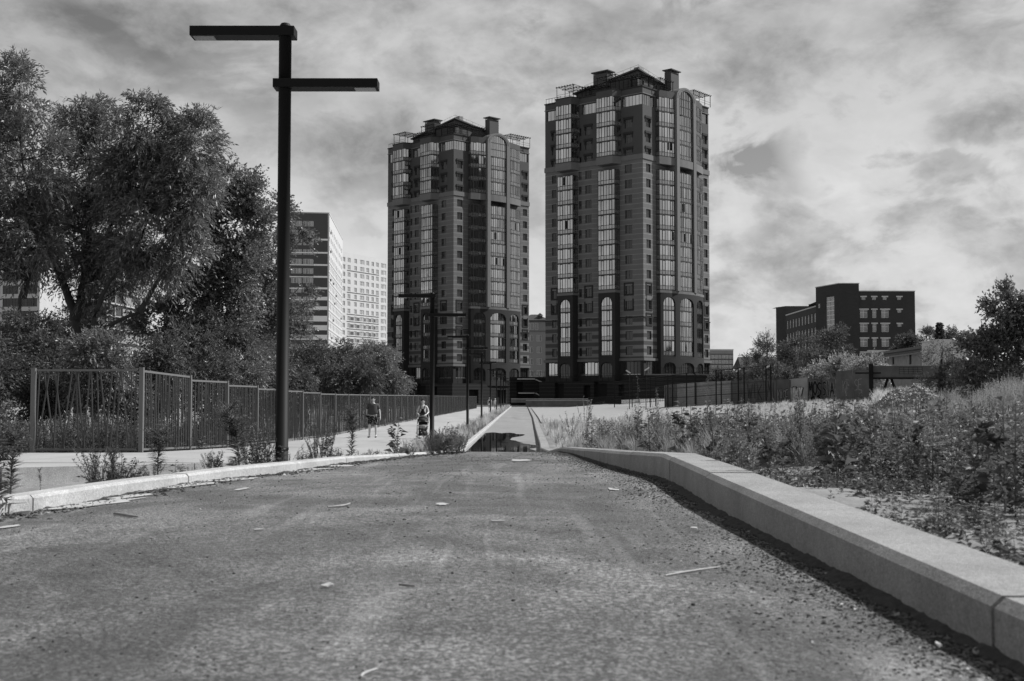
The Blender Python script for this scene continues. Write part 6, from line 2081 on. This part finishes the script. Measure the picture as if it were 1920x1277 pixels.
def leaflet(name, label, px, py, s, m=M_CHIP, group=None, cat='chip'):
    p = ground_pt(px, py); mb = MB(); n = 7; L_ = s * .75 * p.y / F
    P = []
    a0 = rl.uniform(0, PI)
    for i in range(n):
        a = 2 * PI * i / n; q = rl.uniform(.7, 1.1)
        x, y = math.cos(a) * L_ * .5 * q, math.sin(a) * L_ * .26 * q
        P.append((x * math.cos(a0) - y * math.sin(a0), x * math.sin(a0) + y * math.cos(a0), .006 + rl.uniform(0, .012)))
    Q = [(x, y, z - .005) for x, y, z in P]
    mb.add(P + Q, [tuple(range(n)), tuple(range(2 * n - 1, n - 1, -1))] + [(i, n + i, n + (i + 1) % n, (i + 1) % n) for i in range(n)])
    return tag(mb.build(name, m, None, p + Vector((0, 0, .004))), label, cat, group)
CH = [(1466, 1043, 16, 'pale chip in the kerb shadow, nearest the middle of the kerb'), (1600, 1150, 18, 'small bright chip lower right in the kerb shadow'), (1545, 1192, 15, 'roundish pale chip left of the kerb shadow, low right'), (1752, 1214, 30, 'largest pale leaf-like chip in the kerb shadow'), (1820, 1228, 22, 'pale chip beside the largest, nearest the kerb'), (1157, 918, 26, 'bright scrap on the asphalt near the kerb bend'), (1300, 992, 22, 'white scrap at the edge of the kerb shadow'), (1675, 1158, 16, 'standing bright splinter in the kerb shadow'), (1535, 1115, 14, 'thin chip midway along the kerb shadow'), (1210, 1010, 14, 'small pale chip left of the white scrap'), (615, 1098, 40, 'pale flat patch of grit at lower left of centre'), (1700, 1245, 24, 'pale flake near the lower right corner')]
for i, (px, py, s, lb) in enumerate(CH): leaflet('chip', lb, px, py, s, group='pale chips littering the asphalt')
rp = random.Random(17)
peb = []
for k in range(3):
    mb = MB(); n = 7
    bme = bpy.data.meshes.new('pebble')
    V = []
    for (zz, r) in ((0, .8), (.35, 1.0), (.7, .6)):
        for i in range(n):
            a = 2 * PI * i / n; q = r * rp.uniform(.8, 1.15); V.append((math.cos(a) * q, math.sin(a) * q * .8, zz))
    Fc = [tuple(2 * n + i for i in range(n))] + [(j * n + i, j * n + (i + 1) % n, (j + 1) * n + (i + 1) % n, (j + 1) * n + i) for j in range(2) for i in range(n)]
    bme.from_pydata(V, [], Fc); bme.materials.append([M_STONE, mat('dark_pebble', .03, .9), mat('pale_pebble', .4, .9)][k]); peb.append(bme)
fixed = [(1297, 1132, 11, 1), (849, 1072, 8, 1), (962, 1122, 9, 1), (845, 923, 6, 1), (442, 1072, 6, 1), (393, 1042, 6, 1), (655, 952, 5, 1), (850, 1120, 6, 1)]
for i in range(70):
    px, py = rp.uniform(30, 1500), rp.uniform(870, 1265)
    fixed.append((px, py, rp.uniform(2.5, 5.5), rp.choice([0, 0, 1, 2])))
n_ = 0
for i, (px, py, s, k) in enumerate(fixed):
    p = ground_pt(px, py)
    if p.x > lerp(X_RIGHT, p.y) - .05 or p.x < lerp(X_LEFT, p.y) + .05: continue
    r = s * p.y / F * .5
    o = link('pebble', peb[k], None, p + Vector((0, 0, .001)), (0, 0, rp.uniform(0, 6)), (r, r, r))
    row = 'far off near the crest' if py < 950 else 'in the middle distance' if py < 1100 else 'close to the camera'
    col = 'left' if px < 600 else 'middle' if px < 1050 else 'right'
    tag(o, '%s pebble on the %s part of the asphalt, %s' % (['grey', 'dark', 'pale'][k], col, row), 'pebble', '%s pebbles on the %s asphalt, %s' % (['grey', 'dark', 'pale'][k], col, row))
# grit and plant litter gathered along both kerbs
def kerb_litter():
    rng = np.random.default_rng(6)
    P, S, K = [], [], []
    for _ in range(15000):
        d = 2.3 + 24 * rng.uniform() ** 1.6
        off = abs(rng.normal(0, .09)) + .005
        if rng.uniform() < .30: off += abs(rng.normal(0, .22))
        P.append((lerp(X_RIGHT, d) - off, d)); S.append(rng.uniform(.0015, .0055) * (1 + d * .05))
    for _ in range(2600):
        d = 5 + 17 * rng.uniform() ** 1.2
        off = abs(rng.normal(.05, .12)) + .01
        P.append((lerp(X_LEFT, d) + off, d)); S.append(rng.uniform(.004, .016))
    N0 = len(P)
    for _ in range(2600):
        d = 2.5 + 17 * rng.uniform() ** 1.3
        a, b = max(lerp(X_LEFT, d), -.44 * d) + .05, lerp(X_RIGHT, d) - .05
        P.append((rng.uniform(a, b), d)); S.append(rng.uniform(.0015, .0045) * (1 + d * .06))
    P = np.array(P); S = np.array(S)
    z = np.array([lerp(Z_ROAD, d) + .004 * math.sin(x * 2.1 + d * 1.3) for x, d in P])
    def lay(sel, name, m, flat, asp):
        n = len(sel); p = np.column_stack([P[sel], z[sel]]); s = S[sel][:, None]
        a = rng.uniform(0, PI, n)[:, None]
        ax = np.column_stack([np.cos(a), np.sin(a), rng.normal(0, .25, (n, 1))]) * s * asp; bx = np.column_stack([-np.sin(a), np.cos(a), rng.normal(0, .3, (n, 1))]) * s
        up = np.array([0, 0, 1]) * s * flat
        V = np.stack([p + ax, p + bx, p - ax, p - bx, p + up], 1).reshape(-1, 3)
        k = np.arange(n)[:, None] * 5
        T = np.concatenate([k + np.array([[0, 1, 4]]), k + np.array([[1, 2, 4]]), k + np.array([[2, 3, 4]]), k + np.array([[3, 0, 4]])])
        tag(link(name, npmesh(name, V, T, m, k=3)), kind='stuff')
    idx = rng.permutation(len(P))
    lay(idx[:14800], 'dark_plant_litter', mat('rotten_litter', .035, .95, island=.6), .8, 1.8)
    lay(idx[14800:15600], 'pale_litter', mat('pale_litter', .35, .9, island=.6), .35, 1.6)
    lay(idx[15600:], 'grit', M_STONE, .9, 1.2)
kerb_litter()

# band of dark soil gathered against the right kerb and, patchily, the left one
def dirt_band(name, fx, side, d0, d1, wmax, seed):
    import mathutils.noise as mn
    V, Q = [], []; D = np.arange(d0, d1, .04); n = 9
    for i, d in enumerate(D):
        w = wmax * (.35 + .65 * abs(mn.fractal(Vector((d * 1.6, seed, 0)), 1.0, 2.0, 4)) * 1.6 + .25 * mn.noise(Vector((d * 9, seed, 1))))
        w = max(.015, w)
        for j in range(n):
            t = j / (n - 1); x = fx(d) - side * (w * t - .02)
            h = (.022 * (1 - t) ** 1.5 + .010 * (mn.noise(Vector((x * 40, d * 40, seed))) + .3) * (1 - t) ** .5) - .003 * t
            V.append((x, d, lerp(Z_ROAD, d) + .004 * math.sin(x * 2.1 + d * 1.3) + h - (.006 if j == n - 1 else 0)))
    for i in range(len(D) - 1):
        for j in range(n - 1):
            q = (i * n + j, i * n + j + 1, (i + 1) * n + j + 1, (i + 1) * n + j); Q.append(q if side > 0 else q)
    tag(link(name, npmesh(name, V, Q, mat('dark_gutter_soil', .045, .95, 25, .6, .6, 60), False)), kind='stuff')
dirt_band('gutter_soil', lambda d: lerp(X_RIGHT, d), 1, 2.0, 24, .17, 3.3)
dirt_band('left_gutter_soil', lambda d: lerp(X_LEFT, d), -1, 5, 21, .07, 8.1)
# ------------------------------------------------------------------ people and stroller
def skin_mesh(name, V, E, Rr, m, sub=1, flat=None):
    me = bpy.data.meshes.new(name + '_cage')
    me.from_pydata([tuple(v) for v in V], E, [])
    o = bpy.data.objects.new(name + '_cage', me); COL.objects.link(o)
    md = o.modifiers.new('skin', 'SKIN'); md.use_smooth_shade = True
    for i, r in enumerate(Rr):
        sv = me.skin_vertices[0].data[i]
        sv.radius = r if isinstance(r, tuple) else (r, r)
        sv.use_root = (i == 0)
    s = o.modifiers.new('sub', 'SUBSURF'); s.levels = sub; s.render_levels = sub
    dg = bpy.context.evaluated_depsgraph_get(); dg.update()
    out = bpy.data.meshes.new_from_object(o.evaluated_get(dg))
    bpy.data.objects.remove(o); bpy.data.meshes.remove(me)
    out.name = name; out.materials.clear(); out.materials.append(m)
    out.polygons.foreach_set('use_smooth', [True] * len(out.polygons))
    return out
M_SKIN = mat('skin', .5, .6, 8, .08); M_SKIND = mat('skin_tanned', .27, .6, 8, .08)
M_HAIR = mat('dark_hair', .02, .7, 60, .4)
M_SHOE = mat('dark_shoe', .04, .7)
def person(label, loc, rz, H, j, clothes, hairm, skinm, group=None, woman=False, bald=False, cap=None):
    """j: joint dict in metres for a 1.75 m body, y negative = towards what the person faces"""
    t = thing('person', label, 'person', loc, rz, group)
    k = H / 1.75; t.scale = (k, k, k)
    V, E, Rr, ix = [], [], [], {}
    def add(n, p, r, par=None):
        ix[n] = len(V); V.append(p); Rr.append(r)
        if par: E.append((ix[par], ix[n]))
    fat = j.get('fat', 1.0)
    add('pelvis', (0, 0, .95), (.15 * fat, .115 * fat))
    add('belly', (0, -.03 * fat, 1.10), (.145 * fat, .12 * fat), 'pelvis')
    add('chest', (0, -.01, 1.29), (.16 * (fat * .5 + .5), .115 * fat), 'belly')
    add('collar', (0, 0, 1.43), (.10, .07), 'chest')
    add('neck', (0, -.005, 1.50), .052, 'collar')
    add('chin', (0, -.02, 1.565), (.058, .066), 'neck')
    add('face', (0, -.02, 1.64), (.076, .092), 'chin')
    add('crown', (0, -.005, 1.705), (.062, .078), 'face')
    for s, sd in ((-1, 'l'), (1, 'r')):
        sh, el, wr = j['sh' + sd], j['el' + sd], j['wr' + sd]
        add('s' + sd, sh, .058, 'collar'); add('e' + sd, el, .042, 's' + sd); add('w' + sd, wr, .028, 'e' + sd)
        d = (Vector(wr) - Vector(el)).normalized(); hd = Vector(j.get('hd' + sd, d)).normalized()
        palm = Vector(wr) + hd * .065
        add('p' + sd, tuple(palm), (.036, .020), 'w' + sd)
        cr = hd.cross(Vector((1, 0, 0))).normalized() if abs(hd.x) < .9 else Vector((0, 1, 0))
        for q in range(4):
            o = cr * (.021 - .014 * q)
            l = (.066, .074, .070, .055)[q]
            add('f%s%d' % (sd, q), tuple(palm + hd * .035 + o), .0095, 'p' + sd)
            add('g%s%d' % (sd, q), tuple(palm + hd * (.035 + l * .6) + o + Vector((-s * .012, 0, 0))), .008, 'f%s%d' % (sd, q))
            add('h%s%d' % (sd, q), tuple(palm + hd * (.035 + l) + o + Vector((-s * .03, 0, 0))), .007, 'g%s%d' % (sd, q))
        add('t%s' % sd, tuple(palm - hd * .02 + cr * .035 + Vector((-s * .01, 0, 0))), .011, 'p' + sd)
        add('u%s' % sd, tuple(palm + hd * .015 + cr * .05 + Vector((-s * .02, 0, 0))), .009, 't' + sd)
        hp, kn, an, to = j['hp' + sd], j['kn' + sd], j['an' + sd], j['to' + sd]
        add('H' + sd, hp, .088 * (fat * .4 + .6), 'pelvis'); add('K' + sd, kn, .056, 'H' + sd); 
        mid = Vector(kn).lerp(Vector(an), .35) + Vector((0, .02, 0)); add('C' + sd, tuple(mid), .055, 'K' + sd)
        add('A' + sd, an, .038, 'C' + sd); add('T' + sd, to, (.042, .028), 'A' + sd)
    link('body', skin_mesh('body', V, E, Rr, skinm), t)
    def sub(name, names, mtl, grow, extra=None):
        vs = [V[ix[n]] for n in names]; mp = {ix[n]: i for i, n in enumerate(names)}
        es = [(mp[a], mp[b]) for a, b in E if a in mp and b in mp]
        rs = [(r[0] + grow, r[1] + grow) if isinstance(r, tuple) else (r + grow, r + grow) for r in (Rr[ix[n]] for n in names)]
        if extra: vs, es, rs = extra(vs, es, rs, names)
        link(name, skin_mesh(name, vs, es, rs, mtl), t)
    clothes(sub, V, ix, t)
    # shoes
    for sd in 'lr':
        a, b = Vector(V[ix['A' + sd]]), Vector(V[ix['T' + sd]])
        heel = a + (a - b).normalized() * .05; heel.z = b.z + .005
        link('shoe', skin_mesh('shoe', [heel, a.lerp(b, .5) - Vector((0, 0, .025)), b + (b - a).normalized() * .05 + Vector((0, 0, 0))], [(0, 1), (1, 2)], [(.04, .042), (.045, .045), (.045, .03)], M_SHOE), t)
    # head details
    hm = MB()
    rnd = random.Random(int(H * 100))
    n, mm = 14, 8
    b = len(hm.v)
    for i in range(mm + 1):
        ph = PI * .56 * i / mm
        for q in range(n):
            th = 2 * PI * q / n
            fr = -math.sin(th)                      # +1 at the face side
            cut = ph
            if fr > .35: cut = min(ph, PI * .30)
            r = 1.0 + rnd.uniform(-.02, .03)
            hm.v.append((.093 * r * math.sin(cut) * math.cos(th), -.008 + .108 * r * math.sin(cut) * math.sin(th), 1.66 + .112 * r * math.cos(cut)))
    for i in range(mm):
        for q in range(n): hm.f.append((i * n + q, i * n + (q + 1) % n, (i + 1) * n + (q + 1) % n, (i + 1) * n + q))
    hm.build('cap' if cap else 'hair', cap or hairm, t, smooth=True)
    if woman:
        link('hair_bun', skin_mesh('hair_bun', [(0, .10, 1.66), (0, .14, 1.63), (0, .15, 1.55)], [(0, 1), (1, 2)], [.03, .045, .02], hairm), t)
    m = MB().tube([(0, -.112, 1.655), (0, -.130, 1.625), (0, -.112, 1.615)], [.010, .016, .012], 6); m.build('nose', skinm, t, smooth=True)
    for s in (-1, 1):
        MB().box((s * .031, -.101, 1.655), (.028, .012, .012)).build('eye', M_HAIR, t)
        MB().box((s * .031, -.105, 1.672), (.036, .010, .007)).build('eyebrow', M_HAIR, t)
        MB().box((s * .083, .0, 1.64), (.016, .035, .055)).build('ear', skinm, t)
    MB().box((0, -.104, 1.592), (.045, .012, .010)).build('mouth', mat('lips', .14, .6), t)
    return t
zw = lambda d: lerp(Z_WALK, d)
# --- the man, walking towards the camera
def man_clothes(sub, V, ix, t):
    shirt = mat('grey_polo_shirt', .06, .9, 12, .1)
    def ex(vs, es, rs, names):
        vs = [Vector(v) for v in vs]
        for s, sd in ((-1, 'l'), (1, 'r')):
            a, b = Vector(V[ix['s' + sd]]), Vector(V[ix['e' + sd]])
            vs.append(a.lerp(b, .80)); es.append((names.index('s' + sd), len(vs) - 1)); rs.append((.062, .062))
        return vs, es, rs
    sub('polo_shirt', ['pelvis', 'belly', 'chest', 'collar', 'sl', 'sr'], shirt, .036, ex)
    def camo(nd, lk, M, N, tcn, val):
        n = N(14, 3, .6); return M('MULTIPLY_ADD', M('GREATER_THAN', n, .57), .28, val)
    sh = mat('patterned_shorts', .012, .9, extra=camo)
    def ex2(vs, es, rs, names):
        vs = [Vector(v) for v in vs]
        for sd in 'lr':
            i = names.index('K' + sd); vs[i] = vs[i] + Vector((0, 0, .03)); rs[i] = (.088, .088)
        return vs, es, rs
    sub('shorts', ['pelvis', 'Hl', 'Kl', 'Hr', 'Kr'], sh, .030, ex2)
    MB().tube([(-.10, -.10, 1.45), (-.05, -.135, 1.47), (.05, -.135, 1.47), (.10, -.09, 1.45)], .014, 6).build('shirt_collar', shirt, t)
    dk = mat('dark_bag', .02, .8, 10, .3)
    MB().tube([(.14, .02, 1.475), (.15, -.12, 1.38), (.16, -.13, 1.2), (.19, -.05, 1.02)], .018, 6).build('bag_strap', dk, t)
    link('backpack', skin_mesh('backpack', [(.20, .20, 1.28), (.24, .22, 1.12), (.27, .21, .97)], [(0, 1), (1, 2)], [(.08, .07), (.12, .09), (.10, .08)], dk), t)
jm = dict(fat=1.42, shl=(-.185, 0, 1.415), shr=(.185, 0, 1.415), ell=(-.285, .04, 1.16), elr=(.275, .03, 1.15), wrl=(-.25, -.03, .93), wrr=(.315, -.03, .91),
          hpl=(-.10, 0, .87), hpr=(.10, 0, .87), knl=(-.13, -.10, .50), knr=(.12, -.02, .48), anl=(-.15, -.05, .085), anr=(.11, .10, .10), tol=(-.17, -.18, .045), tor=(.12, -.03, .035))
man = person('man in grey polo shirt and dark patterned shorts walking towards the camera with a bag', (xat(700, 53.5), 53.5, zw(53.5)), R(-4), 1.76, jm, man_clothes, M_HAIR, M_SKIN)
# --- the woman with the stroller
def wom_clothes(sub, V, ix, t):
    tk = mat('black_tank_top', .012, .9)
    def ex(vs, es, rs, names):
        vs = [Vector(v) for v in vs]; i = names.index('chest'); vs[i] = vs[i] + Vector((0, 0, .03))
        for s in (-1, 1):
            vs.append(Vector((s * .07, -.085, 1.29))); es.append((i, len(vs) - 1)); rs.append((.062, .055))
        return vs, es, rs
    sub('tank_top', ['pelvis', 'belly', 'chest'], tk, .034, ex)
    for s in (-1, 1): MB().tube([(s * .09, -.13, 1.33), (s * .095, -.09, 1.43), (s * .09, -.01, 1.485), (s * .08, .09, 1.42)], .020, 6).build('shoulder_strap', tk, t)
    sub('leggings', ['pelvis', 'Hl', 'Kl', 'Cl', 'Al', 'Hr', 'Kr', 'Cr', 'Ar'], mat('dark_leggings', .02, .9), .010)
    MB().box((.24, .06, .92), (.12, .22, .26), .2).build('shoulder_bag', mat('dark_bag', .02), t)
jw = dict(fat=1.12, shl=(-.165, 0, 1.41), shr=(.165, 0, 1.41), ell=(-.25, -.03, 1.17), elr=(.25, -.03, 1.17), wrl=(-.175, -.28, 1.06), wrr=(.175, -.28, 1.06),
          hdl=(.3, -.8, -.2), hdr=(-.3, -.8, -.2),
          hpl=(-.09, 0, .87), hpr=(.09, 0, .87), knl=(-.10, -.08, .48), knr=(.10, .02, .48), anl=(-.11, -.05, .085), anr=(.11, .14, .11), tol=(-.12, -.17, .04), tor=(.12, .02, .035))
person('woman in a black tank top with tied-back hair, pushing the baby stroller', (xat(793.5, 51.8), 51.8, zw(51.8)), R(-2), 1.66, jw, wom_clothes, M_HAIR, M_SKIN, woman=True)
def stroller():
    D = 51.15
    t = thing('baby_stroller', 'pale framed baby stroller with a dark striped hood, pushed by the woman', 'stroller', (xat(793.5, D), D, zw(D)))
    fr = mat('stroller_frame', .55, .35); fb = mat('stroller_fabric', .03, .85, 20, .2); gl = mat('stroller_hood', .16, .8, 10, .1); tr = mat('stroller_trim', .45, .8)
    for s in (-1, 1):
        MB().tube([(s * .20, .38, 1.0), (s * .23, .22, .86), (s * .245, -.02, .52), (s * .23, -.38, .14)], .016, 8).build('frame_tube', fr, t, smooth=True)
        MB().tube([(s * .24, .0, .50), (s * .24, .30, .12)], .014, 8).build('rear_leg', fr, t, smooth=True)
    MB().tube([(-.20, .38, 1.0), (-.1, .40, 1.01), (.1, .40, 1.01), (.20, .38, 1.0)], .018, 8).build('handlebar', fb, t)
    MB().tube([(-.23, .30, .13), (.23, .30, .13)], .012, 6).build('rear_axle', fb, t)
    # hood of four overlapping bands
    for k in range(4):
        a0, a1 = R(15 + 30 * k), R(15 + 30 * (k + 1) - 2)
        m = MB(); n = 10; V = []
        for a in (a0, (a0 + a1) / 2, a1):
            for i in range(n + 1):
                th = PI * i / n; r = math.sin(th)
                V.append((-.245 * math.cos(th), .05 - .30 * r * math.cos(a), .62 + .36 * r ** .7 * math.sin(a)))
        Q = [(j * (n + 1) + i, j * (n + 1) + i + 1, (j + 1) * (n + 1) + i + 1, (j + 1) * (n + 1) + i) for j in range(2) for i in range(n)]
        m.add(V, Q)
        o = m.build('hood_panel', (fb, tr if False else fb, gl, gl)[k], t, smooth=True)
        sd_ = o.modifiers.new('thick', 'SOLIDIFY'); sd_.thickness = .012
    MB().tube([(-.22, -.12, .70), (-.12, -.19, .74), (0, -.21, .755), (.12, -.19, .74), (.22, -.12, .70)], .010, 6).build('hood_edge', tr, t)
    MB().box((0, .10, .62), (.38, .05, .42), rx=-.35).build('seat_back', fb, t, bevel=.02)
    MB().box((0, -.06, .42), (.38, .28, .06), rx=.1).build('seat', fb, t, bevel=.02)
    MB().box((0, -.22, .31), (.34, .04, .22), rx=.25).build('footrest', fb, t, bevel=.01)
    MB().tube([(-.24, -.02, .54), (-.2, -.2, .56), (0, -.26, .57), (.2, -.2, .56), (.24, -.02, .54)], .018, 8).build('bumper_bar', tr, t)
    bl = MB().box((0, -.10, .50), (.30, .20, .12), rx=.3).build('blanket', mat('patterned_blanket', .30, .9, 14, .9), t, bevel=.04)
    m = MB()
    for x, z in ((-.09, .36), (.06, .41), (.12, .30), (-.04, .27)): m.box((x, -.248, z), (.045, .012, .04), rx=.25)
    tag(m.build('printed_dots', tr, t), kind='stuff')
    MB().box((0, .06, .20), (.36, .34, .12)).build('basket', fb, t, bevel=.02)
    for sx in (-1, 1):
        for y, r in ((-.38, .085), (.30, .105)):
            for o_ in (-.028, .028) if y < 0 else (0,):
                w = MB(); n = 20
                c = Vector((sx * .22 + o_, y, r))
                ring_ = [c + Vector((0, math.cos(2 * PI * i / n) * (r - .014), math.sin(2 * PI * i / n) * (r - .014))) for i in range(n)]
                V = []; 
                for i in range(n):
                    a = 2 * PI * i / n
                    for q in range(6):
                        b = 2 * PI * q / 6; rr = (r - .014) + .014 * math.cos(b)
                        V.append((c.x + .012 * math.sin(b), c.y + rr * math.cos(a), c.z + rr * math.sin(a)))
                Q = [(i * 6 + q, i * 6 + (q + 1) % 6, ((i + 1) % n) * 6 + (q + 1) % 6, ((i + 1) % n) * 6 + q) for i in range(n) for q in range(6)]
                w.add(V, Q); wo_ = w.build('wheel', M_SHOE, t, smooth=True)
                MB().tube([c - Vector((.009, 0, 0)), c + Vector((.009, 0, 0))], r - .03, 12).build('hub', fr, wo_)
        MB().tube([(sx * .23, -.38, .15), (sx * .22, -.38, .085)], .014, 6).build('fork', fb, t)
stroller()
# --- two distant walkers
def far_clothes(top, bottom, pack):
    def fn(sub, V, ix, t):
        sub('shirt', ['pelvis', 'belly', 'chest', 'collar', 'sl', 'sr'], top, .014)
        sub('trousers', ['pelvis', 'Hl', 'Kl', 'Hr', 'Kr'], bottom, .018)
        if pack: link('backpack', skin_mesh('backpack', [(0, .17, 1.38), (0, .20, 1.22), (0, .18, 1.05)], [(0, 1), (1, 2)], [(.13, .07), (.16, .10), (.14, .08)], pack), t)
    return fn
jf = dict(fat=1.05, shl=(-.18, 0, 1.42), shr=(.18, 0, 1.42), ell=(-.23, .02, 1.15), elr=(.23, .03, 1.15), wrl=(-.24, -.08, .92), wrr=(.24, .0, .90),
          hpl=(-.095, 0, .87), hpr=(.095, 0, .87), knl=(-.10, -.12, .50), knr=(.10, .02, .48), anl=(-.10, -.05, .085), anr=(.10, .18, .14), tol=(-.10, -.18, .04), tor=(.10, .07, .05))
wt = mat('white_cotton', .65, .9); dk = mat('dark_cloth', .02, .9); bg_ = mat('beige_cloth', .35, .9)
person('distant walker with a white cap and a dark backpack, seen from behind', (xat(918.5, 150), 150, zw(150)), R(182), 1.75, jf, far_clothes(wt, bg_, dk), M_HAIR, M_SKIN, 'distant walkers', cap=wt)
person('distant walker in a white top, to the right of the one with the backpack', (xat(928.5, 156), 156, zw(156)), R(170), 1.62, jf, far_clothes(wt, bg_, None), mat('fair_hair', .4, .8), M_SKIN, 'distant walkers', woman=True)
